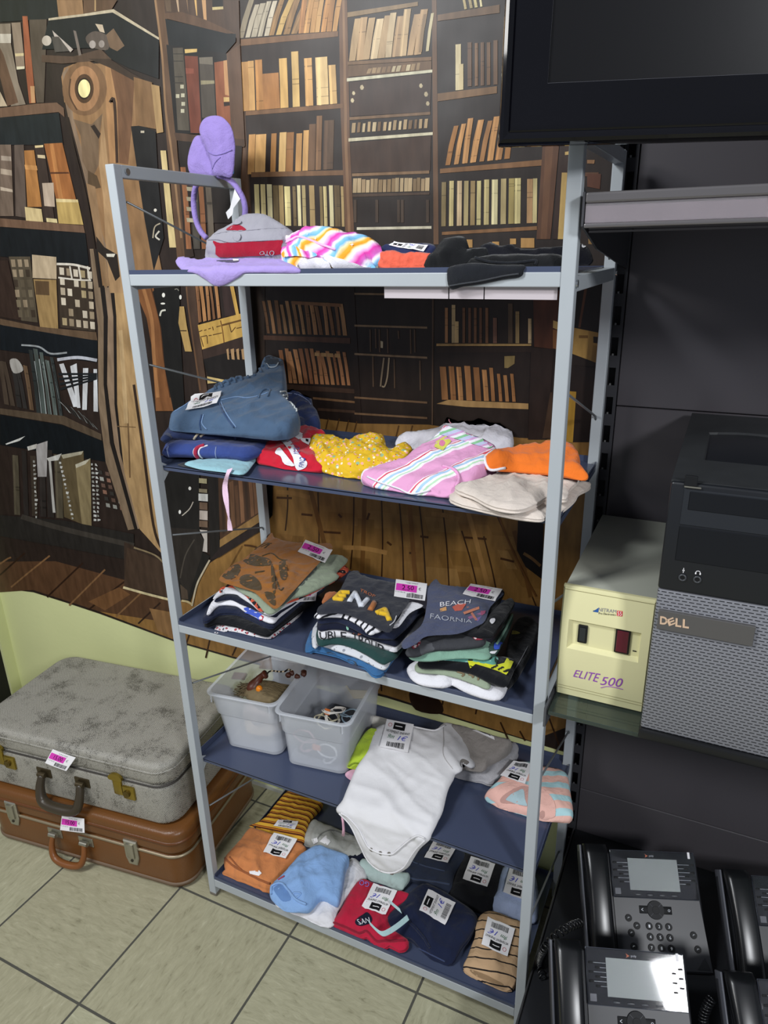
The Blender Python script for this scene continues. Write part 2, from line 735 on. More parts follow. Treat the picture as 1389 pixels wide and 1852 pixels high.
# printed plank floor
q((0, 0, 1), [(-40, 1010), (100, 1015), (300, 1072), (392, 1010), (482, 945), (482, 850), (568, 756), (650, 766), (775, 768), (940, 792), (1095, 800), (1095, 1330), (960, 1340), (700, 1258), (420, 1187), (315, 1157), (180, 1106), (60, 1067), (-40, 1061)], '#8f6a38')
q((0, 0, 1), [(-40, 1010), (100, 1015), (310, 1072), (330, 1130), (180, 1106), (60, 1067), (-40, 1061)], '#543a26')
for k in range(60):
    x, y = rnd.uniform(500, 950), rnd.uniform(880, 1090)
    if k % 4 == 0:
        x, y = rnd.uniform(340, 940), rnd.uniform(1160, 1250)
    w_, h_ = rnd.uniform(18, 60), rnd.uniform(12, 40)
    sk = (x - 640) * .12 * h_ / 60
    q((0, 0, 1), [(x, y), (x + w_, y + w_ * .08), (x + w_ + sk, y + h_ + w_ * .08), (x + sk, y + h_)], rnd.choice(['#8a6434', '#956f3d', '#84602f', '#9a7542', '#7d5a2c']))
for i, (a, b, c, d) in enumerate([(575, 890, 575, 1040), (722, 905, 730, 1060), (758, 910, 770, 1060), (690, 902, 690, 1050), (800, 915, 812, 1060), (835, 960, 866, 1075), (875, 970, 905, 1110), (900, 935, 975, 1110), (640, 895, 634, 1030), (520, 880, 516, 960)]):
    line((0, 0, 1), [(a, b), ((a + c) / 2 + 2, (b + d) / 2), (c, d)], 2.6, '#3b2411')
for (a, b, c, d) in [(500, 900, 528, 901), (584, 962, 616, 964), (840, 972, 880, 975), (664, 940, 668, 928), (700, 980, 708, 986), (612, 930, 618, 936), (740, 1000, 752, 1001), (545, 930, 565, 932), (760, 970, 775, 972), (905, 1010, 930, 1016)]:
    line((0, 0, 1), [(a, b), (c, d)], 4, '#4a2d14')
for (a, b, c, d) in [(560, 880, 600, 1040), (660, 890, 655, 1040), (740, 905, 752, 1060), (846, 925, 890, 1090), (930, 960, 960, 1080), (500, 890, 560, 900), (620, 990, 700, 1000), (780, 930, 830, 940)]:
    line((0, 0, 1), [(a, b), ((a + c) / 2, (b + d) / 2 - 3), (c, d)], 8, rnd.choice(['#9c7440', '#7a5228', '#a67c46', '#6e4a22']))
for (a, b, c, d) in [(330, 1185, 345, 1140), (372, 1190, 380, 1155), (420, 1186, 432, 1160), (690, 1250, 689, 1205), (742, 1260, 745, 1225), (800, 1275, 806, 1235), (860, 1292, 868, 1255), (905, 1306, 925, 1350), (940, 1322, 950, 1340), (990, 1290, 1012, 1350), (540, 1200, 545, 1230)]:
    line((0, 0, 1), [(a, b), (c, d)], 3, '#3b2411')
q((0, 0, 1), [(742, 1250), (790, 1262), (800, 1290), (752, 1284)], '#2c1a0d', sm=True)
for (a, b, c, d) in [(0, 1040, 45, 1000), (20, 1062, 90, 1005), (85, 1080, 150, 1018), (125, 1095, 190, 1030), (160, 1103, 225, 1052), (0, 1020, 20, 1008), (210, 1115, 260, 1068), (250, 1128, 290, 1090)]:
    line((0, 0, 1), [(a, b), ((a + c) / 2 + 3, (b + d) / 2 - 3), (c, d)], 3, rnd.choice(['#2c1a0f', '#7d5c3c', '#2c1a0f']))
q((0, 0, 1), [(160, 1088), (215, 1062), (236, 1075), (190, 1104)], '#6f4d2f')
q((0, 0, 1), [(270, 1100), (315, 1108), (330, 1160), (285, 1140)], '#8f6b43')

# ---- middle bookcase, first bay
q(Z2, [(0, 0), (88, 0), (100, 300), (150, 1080), (60, 1080), (20, 300)], '#4d392b')
q(Z2, [(30, 560), (105, 560), (140, 1000), (80, 1000)], '#5f4634')
q(Z2, [(568, 0), (608, 0), (622, 700), (642, 1120), (600, 1120), (575, 500)], '#6b4c35')
q(Z2, [(585, 0), (596, 0), (610, 700), (625, 1120), (612, 1120), (596, 700)], '#8a684a')
q(Z2, [(1018, 0), (1040, 0), (1050, 1180), (1026, 1180)], '#6d5039')
row(Z2, 80, 185, 235, 172, 175, 165, 5, ['#a59a85', '#8d8069', '#b7ab95', '#6f6350'], 42)
row(Z2, 225, 172, 370, 162, 180, 180, 4, ['#c9a667', '#8a6a44', '#d9bc7d'], 62)
row(Z2, 370, 162, 560, 150, 180, 200, 7, AMB, 26, fill=.85)
q(Z2, [(95, 190), (565, 150), (565, 176), (95, 222)], WOOD2)
bks(Z2, [(105, 150, 300), (137, 165, 295), (170, 205, 290), (205, 285, 357, '#a4713f'), (287, 325, 283, '#cda463'), (346, 380, 250, '#d2ae6e'), (408, 445, 282), (462, 520, 278, '#d9b982'), (525, 560, 315)], 537, 500, 110, 560, AMB, -8)
q(Z2, [(118, 538), (590, 500), (590, 522), (118, 558)], WOOD2)
bks(Z2, [(128, 160, 650), (162, 212, 650), (237, 262, 645), (277, 310, 640), (312, 346, 640), (358, 386, 645), (392, 418, 630), (420, 452, 600, '#6d5038'), (455, 482, 560, '#7d5c3e'), (492, 540, 582, '#5c4634')], 842, 815, 130, 560, AMB, 6)
q(Z2, [(145, 832), (592, 822), (592, 846), (145, 856)], WOOD2)
bks(Z2, [(165, 188, 890), (195, 218, 890), (226, 250, 890), (255, 280, 895, '#6d5b3c'), (283, 305, 895), (310, 338, 900), (350, 365, 900, '#6d5b3c'), (372, 388, 895), (395, 412, 895), (430, 455, 895), (480, 494, 900, '#7d6a45'), (498, 514, 900), (526, 545, 895), (550, 578, 895, '#5c4b30'), (583, 596, 900)], 1088, 1095, 160, 600, CRM, -6)
# second bay
q(Z2, [(610, 60), (950, 8), (950, 28), (610, 84)], '#8d7350')
row(Z2, 615, 296, 965, 262, 205, 215, 10, ['#c9ab7f', '#b3926a', '#d7bd93', '#c2a277'], 28, fill=.9)
row(Z2, 945, 255, 1010, 245, 185, 165, 2, ['#d3c49a', '#8f7350'], 24, fill=.4)
q(Z2, [(610, 298), (1016, 274), (1016, 292), (610, 314)], '#7d5f42')
q(Z2, [(615, 316), (1016, 294), (1016, 336), (615, 372)], '#6d5238')
row(Z2, 700, 356, 960, 338, 26, 34, 11, ['#cdbb94', '#8a6d4c', '#a98c66'], 8, det=False)
q(Z2, [(607, 378), (1020, 336), (1020, 350), (607, 394)], '#d9d3b4')
q(Z2, [(620, 398), (1016, 356), (1010, 540), (625, 562)], '#3f2c22')
for (x, y, r) in [(680, 422, 10), (965, 414, 9), (640, 450, 8), (634, 485, 9), (990, 455, 10), (998, 500, 9), (690, 712, 9), (903, 696, 10), (962, 690, 8), (638, 738, 9), (638, 798, 9), (990, 715, 9), (988, 760, 10)]:
    q(Z2, [(x + r * math.cos(k), y + r * 1.3 * math.sin(k)) for k in (0, 1, 2, 3, 4, 5)], '#c9b893')
q(Z2, [(620, 566), (1010, 540), (1010, 554), (620, 580)], '#7d5f42')
row(Z2, 625, 642, 1000, 618, 46, 44, 15, ['#b79b72', '#d0b88e', '#7d6040'], 4, fill=.6, det=False)
q(Z2, [(615, 668), (1022, 638), (1022, 652), (615, 684)], '#d9cfae')
q(Z2, [(622, 690), (1014, 656), (1010, 824), (630, 836)], '#463226')
q(Z2, [(632, 838), (1005, 824), (1005, 838), (632, 852)], '#8a6b4c')
row(Z2, 635, 932, 1005, 922, 66, 62, 18, ['#a68b66', '#8d7350', '#c2a87f'], 2, fill=.86, det=False)
q(Z2, [(635, 938), (1006, 928), (1006, 940), (635, 952)], '#4f3b2c')
for x in (640, 745, 850, 868, 990):
    rect(Z2, x, x + 14, 965, 1075, '#4d3d30')
q(Z2, [(655, 1098), (1016, 1092), (1016, 1105), (655, 1111)], '#d8cfb4')
# third bay
q(Z2, [(1045, 72), (1345, 22), (1345, 62), (1045, 102)], '#6d5238')
row(Z2, 1170, 46, 1270, 30, 55, 60, 4, CRM, -10, fill=.5)
bks(Z2, [(1132, 1158, 215, '#d8c79b'), (1150, 1170, 310, '#cfbb8c')], 437, 432, 1130, 1180, CRM, 0)
bks(Z2, [(1190, 1210, 205), (1225, 1240, 208), (1253, 1270, 205), (1283, 1300, 205), (1315, 1335, 195)], 418, 408, 1190, 1333, ['#6b4f38', '#7d5d40'], 0)
q(Z2, [(1045, 452), (1332, 416), (1332, 450), (1045, 490)], '#82613f')
row(Z2, 1075, 800, 1400, 765, 205, 210, 8, ['#b98450', '#a8743f', '#c7925a'], 34, fill=.62)
q(Z8, [(155, 240), (958, 168), (958, 214), (155, 276)], '#8a623d')
bks(Z8, [(165, 200, 345, '#8d7a52'), (225, 260, 335), (286, 324, 335, '#cfb48c'), (341, 376, 335), (392, 428, 335), (442, 474, 335), (498, 538, 325), (558, 606, 325), (630, 672, 318), (692, 735, 316, '#a8955a'), (738, 786, 314), (836, 880, 320, '#b78f62'), (882, 915, 316, '#d9c78e')], 690, 664, 225, 915, CRM, 4)
q(Z8, [(170, 736), (916, 690), (916, 720), (170, 760)], '#8a623d')
for (a, b, c, d) in [(360, 410, 795, 858), (705, 752, 788, 832), (790, 896, 784, 860), (565, 620, 812, 850)]:
    rect(Z8, a, b, c, d, '#c09357')
q(Z8, [(962, 40), (1092, 40), (1022, 792), (912, 792)], '#60402c')
q(Z8, [(985, 40), (1045, 40), (990, 792), (945, 792)], '#6f4c34')
q(Z8, [(1098, 40), (1180, 40), (1110, 792), (1040, 792)], '#3a2820')
q(Z8, [(1110, 268), (1400, 268), (1400, 300), (1108, 300)], '#5c3e2b')
q(Z8, [(1112, 270), (1168, 270), (1132, 792), (1080, 792)], '#c3a262')
q(Z8, [(1136, 108), (1180, 100), (1176, 128), (1136, 132)], '#c9a766')
q(Z8, [(1310, 170), (1370, 170), (1366, 200), (1310, 198)], '#8a6544')
q(Z8, [(1310, 280), (1420, 280), (1410, 400), (1310, 380)], '#5a3626')
q(Z8, [(1320, 790), (1420, 800), (1420, 840), (1320, 830)], '#8a6a3e')

# ---- below the top shelf: book browns darkened for the shelf's shade
q(ZA, [(140, 20), (200, 20), (200, 700), (150, 700)], '#35281f')
row(ZA, 205, 380, 815, 396, 235, 225, 14, ['#a3774f', '#8f6642', '#b0855a', '#7d5839'], -34, fill=.6)
q(ZA, [(395, 140), (760, 160), (765, 185), (400, 165)], '#8a6242')
q(ZA, [(190, 394), (830, 414), (830, 456), (190, 426)], '#5d4030')
row(ZA, 330, 745, 840, 765, 250, 240, 13, ['#9c6c48', '#8f5f3d', '#a8774f', '#7d5236'], -40, fill=.66)
row(ZA, 560, 545, 760, 560, 26, 28, 4, ['#b8905f'], 0, fill=.8, det=False)
q(ZA, [(330, 752), (862, 792), (862, 824), (330, 792)], '#453227')
q(ZA, [(555, 850), (866, 880), (866, 896), (555, 866)], '#7a5a3d')
q(ZA, [(590, 930), (866, 950), (866, 970), (590, 950)], '#4c382b')
q(ZA, [(830, 40), (860, 40), (915, 1045), (870, 1040)], '#2c211c')
for (y0, y1) in ((80, 88), (315, 330), (525, 552), (846, 884), (965, 998)):
    q(ZA, [(862, y0), (1400, y1), (1400, y1 + 15), (862, y0 + 14)], '#927a5e' if y0 < 600 else '#7a5e44')
for (x, a, b) in ((972, 350, 515), (1012, 345, 490), (1100, 345, 525), (1270, 350, 530), (992, 550, 775), (1150, 570, 785), (1040, 350, 520), (1180, 360, 420), (1300, 350, 520), (1340, 580, 800)):
    q(ZA, [(x, a), (x + 11, a), (x + 14, b), (x + 4, b)], '#5e4a39')
q(ZA, [(1055, 435), (1073, 440), (1072, 488), (1056, 486)], '#cdbfa0')
line(ZA, [(1080, 560), (1062, 700), (1055, 772)], 12, '#93816a')
line(ZA, [(1118, 560), (1105, 700), (1085, 770), (1065, 770)], 11, '#a8957b')
for (x, a) in ((560, 1000), (640, 1010), (720, 1010), (790, 1020), (850, 1030), (1160, 1060), (1260, 1060)):
    line(ZA, [(x + 30, a), (x, a + 120)], 8, '#54381c')

bks(ZB, [(250, 270, 180, '#a3774f'), (297, 322, 160, '#c8b183'), (318, 345, 275, '#c2a877'), (372, 390, 180), (413, 432, 180), (452, 471, 180), (490, 508, 180), (532, 552, 180), (585, 612, 250, '#7a5848'), (690, 722, 150, '#5c4a38'), (742, 768, 205, '#9a8258'), (830, 853, 255, '#cdb388')], 424, 428, 190, 850, ['#6e4c36', '#7d583c'], 0)
q(ZB, [(160, 120), (172, 120), (166, 1000), (156, 1000)], '#5a4636')
q(ZB, [(190, 430), (852, 432), (852, 446), (190, 447)], '#b8965f')
q(ZB, [(190, 450), (852, 450), (852, 490), (190, 494)], '#33261f')
bks(ZB, [(228, 272, 590), (290, 328, 588), (343, 378, 592), (400, 441, 585), (462, 503, 595), (522, 556, 612), (574, 600, 598), (628, 650, 640), (672, 697, 650), (720, 743, 640)], 822, 836, 245, 740, ['#a06f43', '#94653c', '#ac7b4c'], -16)
q(ZB, [(664, 518), (738, 515), (735, 570), (690, 600), (664, 600)], '#8f7a4c')
q(ZB, [(190, 850), (275, 822), (832, 848), (832, 888), (400, 872)], '#b08c5a')
q(ZB, [(865, 60), (1060, 60), (1008, 468), (872, 452)], '#55301f')
q(ZB, [(850, 455), (1010, 468), (960, 1100), (830, 1100)], '#2e211b')
q(ZB, [(1005, 268), (1042, 280), (1034, 332), (1003, 320)], '#d0ad6a')
q(ZB, [(1003, 332), (1036, 336), (1028, 470), (1003, 462)], '#8f5f38')
q(ZB, [(1060, 0), (1360, 0), (1330, 360), (1160, 320), (1060, 100)], '#1c1513')
q(ZB, [(1230, 0), (1250, 0), (1195, 318), (1180, 318)], '#5c3b28')
q(ZB, [(1060, 310), (1155, 320), (1330, 356), (1312, 566), (1140, 502), (1050, 490)], '#b58f4e')
rect(ZB, 1184, 1248, 372, 392, '#7d5a2c')
q(ZB, [(1285, 380), (1325, 385), (1322, 430), (1285, 424)], '#2c1c12')
q(ZB, [(1282, 440), (1320, 450), (1306, 558), (1270, 550)], '#a07c40')
q(ZB, [(1110, 580), (1330, 600), (1300, 1118), (1090, 1118)], '#251b17')
q(ZB, [(1120, 762), (1166, 766), (1142, 1118), (1095, 1118)], '#a8802f')
q(ZB, [(985, 770), (1000, 770), (990, 1090), (930, 1090)], '#4a3627')
q(ZC, [(1225, 215), (1345, 215), (1340, 520), (1260, 460), (1218, 380)], '#16110f')
line(ZC, [(1250, 395), (1290, 420), (1330, 455)], 14, '#6f5230')
line(ZC, [(1130, 215), (1180, 340), (1240, 470), (1310, 600)], 9, '#6b4520')

# ---- left side: carved pillar between two bookcases
q(Z1, [(0, 0), (330, 0), (330, 100), (0, 120)], '#1d1f1f')
for pts, c in [([(0, 130), (58, 128), (60, 240), (100, 450), (140, 570), (60, 580), (20, 400), (0, 300)], '#7d7060'), ([(62, 125), (112, 122), (130, 300), (135, 370), (90, 380)], '#857462'), ([(0, 185), (60, 185), (60, 235), (0, 235)], '#b9b0a0'), ([(122, 88), (150, 88), (195, 562), (160, 565), (140, 380)], '#8f5236'), ([(160, 108), (255, 105), (250, 300), (240, 560), (200, 562), (170, 300)], '#4f4439'), ([(82, 292), (130, 290), (130, 305), (84, 308)], '#c0ae84'), ([(90, 364), (134, 362), (134, 376), (92, 380)], '#cfc6a8'), ([(0, 260), (20, 300), (100, 560), (40, 580), (0, 420)], '#5f4736'), ([(0, 500), (40, 580), (0, 582)], '#b9a78c'), ([(165, 470), (188, 470), (192, 562), (170, 562)], '#b78c62')]:
    q(Z1, pts, c)
q(Z1, [(0, 590), (200, 566), (310, 560), (348, 590), (352, 640), (320, 612), (0, 642)], '#6b5240')
q(Z1, [(0, 642), (322, 616), (345, 790), (0, 792)], '#1f2324')
for pts, c in [([(0, 790), (60, 790), (75, 1180), (0, 1180)], '#6d5d50'), ([(5, 850), (60, 855), (62, 880), (6, 876)], '#9d8f80'), ([(3, 920), (64, 930), (66, 960), (4, 950)], '#a1917f'), ([(2, 1020), (68, 1035), (70, 1050), (3, 1040)], '#b3a390'), ([(78, 792), (130, 790), (145, 1190), (85, 1180)], '#5a4d44'), ([(132, 822), (186, 820), (228, 1130), (150, 1130)], '#a3713f'), ([(134, 900), (200, 905), (205, 930), (138, 925)], '#b98650'), ([(190, 795), (238, 790), (300, 1210), (240, 1210)], '#3b2f28'), ([(190, 795), (236, 792), (236, 804), (192, 808)], '#cbb78a'), ([(204, 845), (245, 848), (248, 866), (206, 862)], '#c2b08c'), ([(240, 785), (340, 780), (415, 1090), (305, 1085)], '#955f34'), ([(270, 785), (290, 784), (345, 1084), (320, 1084)], '#ab7443'), ([(275, 940), (375, 940), (378, 948), (276, 950)], '#4f2f1c'), ([(230, 1000), (292, 998), (300, 1130), (242, 1125)], '#b3a08c'), ([(135, 1130), (226, 1142), (236, 1212), (142, 1205)], '#c7b283'), ([(305, 1085), (425, 1090), (455, 1228), (320, 1220)], '#b0955a'), ([(305, 1085), (425, 1090), (428, 1105), (308, 1104)], '#cdb986'), ([(252, 1190), (310, 1196), (314, 1218), (255, 1212)], '#c9b98a')]:
    q(Z1, pts, c)
q(Z1, [(0, 1192), (455, 1232), (464, 1272), (0, 1238)], '#6b5240')
q(Z1, [(0, 1240), (466, 1274), (486, 1450), (0, 1400)], '#15181a')
# shelf row with grid windows
for pts, c in [([(45, 40), (155, 40), (195, 380), (110, 370)], '#4f4638'), ([(0, 60), (40, 60), (110, 370), (0, 350)], '#33261f'), ([(165, 30), (290, 42), (292, 156), (168, 150)], '#b3a084'), ([(172, 156), (290, 160), (300, 412), (206, 402)], '#94794f'), ([(180, 165), (252, 168), (255, 240), (185, 236)], '#5a4630'), ([(292, 78), (465, 104), (492, 428), (312, 405)], '#3a3026')]:
    q(Z4, pts, c)
for i in range(5):
    for j in range(6):
        a = 305 + i * 36 + j * 3
        b = 95 + j * 52 + i * 5
        q(Z4, [(a, b), (a + 24, b + 3), (a + 26, b + 40), (a + 3, b + 38)], rnd.choice(['#b0a28c', '#8d7d66', '#3a3026', '#c4b9a6', '#a3926f']))
for i in range(3):
    for j in range(6):
        a = 55 + i * 34 + j * 7
        b = 55 + j * 52
        q(Z4, [(a, b), (a + 22, b), (a + 26, b + 38), (a + 6, b + 38)], rnd.choice(['#6f6450', '#8d7d66', '#3a3026', '#5a5040']))
line(Z4, [(292, 78), (380, 82), (465, 102)], 12, '#cfc8ba')
line(Z4, [(300, 148), (400, 160), (470, 162)], 8, '#cfc8ba')
for x in (360, 405, 450):
    line(Z4, [(x, 90), (x + 12, 160)], 8, '#cfc8ba')
q(Z4, [(60, 372), (200, 402), (496, 430), (502, 472), (190, 442), (0, 390), (0, 360)], '#5d4a38')
q(Z4, [(0, 392), (502, 474), (500, 585), (0, 520)], '#12161a')
row(Z4, 20, 800, 180, 835, 220, 240, 5, ['#5f4b38', '#2d2a28', '#43382e'], -40)
row(Z4, 185, 845, 330, 870, 320, 300, 5, ['#39423f', '#2c302f', '#4a524e'], -45)
row(Z4, 200, 845, 330, 868, 280, 270, 5, ['#8f9694'], -45, fill=.16, det=False)
for pts in ([(305, 595), (328, 590), (408, 815), (378, 815)], [(362, 605), (395, 590), (415, 820), (398, 820)], [(428, 615), (455, 615), (447, 830), (424, 830)], [(482, 620), (500, 620), (505, 840), (482, 838)]):
    q(Z4, pts, '#c4c6c8')
for k in range(4):
    q(Z4, [(300 + k * 3, 640 + k * 26), (500, 640 + k * 8), (500, 650 + k * 8), (303 + k * 3, 652 + k * 26)], '#1a1d1f')
line(Z4, [(110, 496), (200, 505), (260, 540), (345, 535)], 9, '#8d9193')
line(Z4, [(295, 572), (400, 560), (500, 575)], 16, '#aeb0b8')
q(Z4, [(50, 575), (90, 570), (120, 625), (70, 640)], '#9a9690', sm=True)
row(Z4, 335, 830, 510, 935, 60, 60, 10, ['#a7a9a6', '#6d706d', '#2a2d2c'], -50, fill=.5, det=False)
q(Z4, [(0, 822), (330, 862), (420, 905), (522, 955), (524, 988), (320, 905), (0, 852)], '#4f4234')
q(Z4, [(0, 855), (320, 908), (526, 990), (560, 1100), (0, 1010)], '#0e1215')
row(Z4, 70, 1370, 330, 1390, 330, 320, 6, ['#3a3128', '#2a2522', '#4d4638'], -10)
for pts, c in [([(185, 1010), (245, 990), (240, 1175), (195, 1175)], '#9a9694'), ([(140, 1020), (190, 1005), (185, 1030), (145, 1040)], '#bdbab2'), ([(315, 1062), (430, 1042), (445, 1428), (330, 1382)], '#574b34'), ([(315, 1062), (430, 1042), (420, 1060), (325, 1082)], '#a09a86'), ([(388, 1112), (466, 1080), (472, 1432), (422, 1420)], '#7f7152'), ([(388, 1112), (466, 1080), (440, 1110), (392, 1130)], '#b0ab98'), ([(250, 1090), (262, 1090), (286, 1360), (272, 1360)], '#a9a7a2'), ([(28, 1005), (130, 965), (100, 990), (32, 1010)], '#c9c9c4'), ([(240, 1080), (318, 1055), (300, 1090), (250, 1095)], '#b8b6b0')]:
    q(Z4, pts, c)
for x in (170, 305, 470, 490):
    for k in range(14):
        y = 1090 + k * 22 + (x - 170) * .05
        xx = x + k * (5 if x == 305 else 1)
        q(Z4, [(xx, y), (xx + rnd.randint(6, 16), y + 2), (xx + rnd.randint(6, 16), y + rnd.randint(8, 16)), (xx, y + 12)], rnd.choice(['#b9b9b4', '#8d8d86']))
for k in range(3):
    for j in range(6):
        a, b = 505 + k * 36 + j * 8, 1140 + j * 34 + k * 8
        q(Z4, [(a, b), (a + 20, b + 4), (a + 24, b + 24), (a + 3, b + 20)], rnd.choice(['#7d5c4c', '#5a463c', '#8f8f88', '#33302c']))
q(Z4, [(0, 1372), (330, 1400), (690, 1470), (690, 1610), (330, 1540), (0, 1480)], '#25221f')
line(Z4, [(110, 1380), (330, 1445), (690, 1530)], 26, '#3b3630')
# pillar body
q(Z4, [(462, 0), (494, 0), (534, 350), (534, 700), (566, 1000), (692, 1445), (660, 1450), (545, 1100), (507, 800), (505, 400)], '#7d6a55', sm=False)
q(Z4, [(492, 0), (520, 0), (556, 350), (550, 700), (585, 1000), (712, 1445), (692, 1445), (566, 1000), (534, 700), (534, 350)], '#1f1a17')
q(Z4, [(518, 0), (548, 0), (586, 350), (592, 800), (622, 1050), (724, 1440), (710, 1445), (588, 1000), (552, 700), (556, 350)], '#8a745e')
q(Z4, [(545, 0), (572, 0), (600, 350), (604, 800), (634, 1050), (740, 1445), (722, 1440), (618, 1050), (590, 800), (584, 350)], '#1f1a17')
q(Z4, [(570, 0), (610, 0), (650, 300), (720, 800), (800, 1300), (860, 1600), (720, 1445), (640, 1150), (604, 800), (600, 350)], '#a98a60')
line(Z4, [(640, 600), (660, 900), (670, 1180)], 8, '#6d5438')
line(Z4, [(690, 700), (740, 1050), (790, 1420), (830, 1540)], 14, '#35271d')
line(Z4, [(620, 420), (640, 700), (650, 900)], 22, '#b99c72')
line(Z4, [(605, 915), (700, 920)], 5, '#6d5438')
q(Z4, [(640, 1510), (860, 1600), (900, 1700), (870, 1800), (640, 1750)], '#3a2d24')
q(Z4, [(655, 1540), (860, 1620), (860, 1790), (640, 1740)], '#453529')
line(Z4, [(635, 1745), (760, 1780), (900, 1815)], 12, '#cfc196')
line(Z4, [(690, 1540), (800, 1580), (860, 1640)], 8, '#8a7a5c')
# pillar top
q(Z1, [(335, 420), (350, 370), (400, 350), (600, 345), (735, 420), (830, 1200), (900, 1560), (560, 1560), (520, 1250), (430, 800), (360, 640)], '#8b6a48')
q(Z1, [(340, 400), (372, 362), (400, 640), (470, 900), (560, 1280), (650, 1570), (600, 1570), (525, 1280), (440, 900), (372, 660)], '#7f6a56')
line(Z1, [(372, 640), (430, 860), (500, 1150), (590, 1570)], 9, '#2a2019')
line(Z1, [(350, 560), (400, 800), (480, 1130), (545, 1570)], 12, '#2a2019')
q(Z1, [(580, 345), (735, 420), (720, 690), (700, 900), (650, 890), (600, 560)], '#6a4b34')
q(Z1, [(575, 345), (600, 350), (640, 560), (650, 890), (600, 890), (580, 600)], '#a27a52')
line(Z1, [(600, 560), (625, 560), (640, 890)], 16, '#3a281d')
q(Z1, [(560, 620), (590, 890), (660, 1500), (620, 1500), (540, 900)], '#a4845f')
q(Z1, [(400, 650), (500, 680), (560, 620), (540, 760), (540, 900), (500, 980), (450, 880), (440, 740)], '#6f5a45')
q(Z1, [(495, 690), (515, 680), (550, 730), (540, 760)], '#2c211b')
q(Z1, [(480, 930), (530, 960), (552, 1025), (500, 1035), (480, 1010)], '#55432f')
q(Z1, [(560, 1000), (640, 1080), (720, 1600), (600, 1600), (575, 1300)], '#a4845f')
q(Z1, [(470, 1000), (520, 1020), (600, 1560), (570, 1570)], '#8d7051')
q(Z1, [(525, 1290), (570, 1350), (640, 1390), (655, 1510), (630, 1535), (585, 1420), (530, 1370)], '#2a231d')
q(Z1, [(580, 1386), (630, 1386), (622, 1404), (584, 1402)], '#d7d2c2')


def ell(Z, x, y, a, b, col):
    q(Z, [(x + a * math.cos(k * math.pi / 12), y + b * math.sin(k * math.pi / 12)) for k in range(24)], col)


ell(Z1, 462, 482, 122, 150, '#76583d')
ell(Z1, 460, 484, 84, 124, '#9b7350')
ell(Z1, 460, 484, 52, 80, '#4d3624')
ell(Z1, 459, 484, 38, 60, '#2a1d14')
ell(Z1, 460, 484, 33, 50, '#e4d89c')
line(Z1, [(385, 430), (380, 520), (420, 600)], 8, '#4d3624')
q(Z1, [(230, 270), (265, 100), (620, 55), (868, 215), (866, 430), (700, 370), (600, 320), (560, 260)], '#17191a')
q(Z1, [(228, 300), (400, 308), (550, 268), (610, 325), (340, 348), (228, 338)], '#4f3d30')
q(Z1, [(480, 320), (600, 322), (720, 400), (850, 470), (840, 500), (600, 370)], '#3a2c22')
ell(Z1, 255, 222, 26, 28, '#b0a596')
q(Z1, [(285, 165), (300, 180), (400, 270), (385, 285), (300, 210)], '#b0a59a')
q(Z1, [(282, 200), (320, 200), (380, 280), (300, 285)], '#4b4640')
q(Z1, [(400, 165), (415, 170), (445, 300), (430, 305)], '#6b6058')
q(Z1, [(470, 200), (520, 170), (590, 200), (590, 270), (520, 265), (480, 240)], '#554a42', sm=True)
ell(Z1, 505, 243, 18, 22, '#9a9088')
ell(Z1, 555, 240, 16, 20, '#8a8078')
q(Z1, [(520, 130), (560, 135), (572, 180), (545, 172)], '#b5a48c')
q(Z1, [(580, 190), (620, 155), (680, 250), (640, 280), (600, 260)], '#6e5844')
q(Z1, [(265, 100), (480, 70), (620, 50), (868, 205), (868, 218), (615, 68), (480, 86), (265, 112)], '#b5a88e')
q(Z1, [(310, 0), (450, 0), (455, 76), (320, 92)], '#8f6f4e')
q(Z1, [(455, 0), (640, 0), (610, 50), (455, 76)], '#5a4330')
line(Z1, [(520, 0), (520, 60)], 8, '#a88a60')
q(Z1, [(715, 690), (775, 685), (850, 720), (865, 1000), (895, 1300), (840, 1480), (790, 1200), (745, 900)], '#1b1a1a')
q(Z1, [(730, 420), (830, 450), (852, 705), (742, 684)], '#7a5c3d')
q(Z1, [(825, 460), (870, 470), (892, 722), (856, 728)], '#a08258')
rect(Z1, 768, 788, 714, 726, '#b3a995')
q(Z1, [(876, 822), (906, 822), (962, 1352), (926, 1352)], '#c9b481')
q(Z1, [(905, 730), (950, 730), (1060, 1400), (985, 1420), (920, 900)], '#33271f')
line(Z1, [(835, 1300), (845, 1240), (875, 1220)], 7, '#b3a790')
line(Z1, [(872, 1310), (850, 1290), (870, 1262)], 9, '#cfc9bb')
ell(Z1, 848, 1148, 8, 9, '#e2ddd0')
q(Z1, [(842, 0), (905, 0), (960, 700), (1010, 1420), (968, 1420), (905, 700), (880, 300)], '#5d4532')
line(Z1, [(848, 0), (885, 300), (905, 600), (940, 850), (990, 1300)], 11, '#8b6c4d')
q(Z5, [(480, 0), (1150, 0), (1160, 400), (1110, 310), (860, 190), (490, 130)], '#4a382c')
for (l, r, b, c) in [(485, 545, 105, '#5d4b3a'), (588, 616, 108, '#b79b7d'), (680, 698, 125, '#8a6d50'), (752, 778, 142, '#c79f62'), (818, 862, 182, '#c69a6c')]:
    q(Z5, [(l, 0), (r - 8, 0), (r, b), (l + 18, b - 4)], c)
q(Z5, [(912, 0), (1008, 0), (1012, 80), (915, 86)], '#1f1d1c')
q(Z5, [(912, 64), (1010, 58), (1012, 82), (914, 90)], '#b9a777')
q(Z5, [(488, 118), (640, 108), (860, 180), (1118, 300), (1040, 302), (490, 164)], '#5a4332')
q(Z5, [(490, 168), (1040, 300), (1124, 305), (1122, 375), (1030, 482), (870, 502), (520, 402)], '#171b1d')
q(Z5, [(500, 400), (1040, 480), (1100, 1200), (580, 1200)], '#1c1a19')
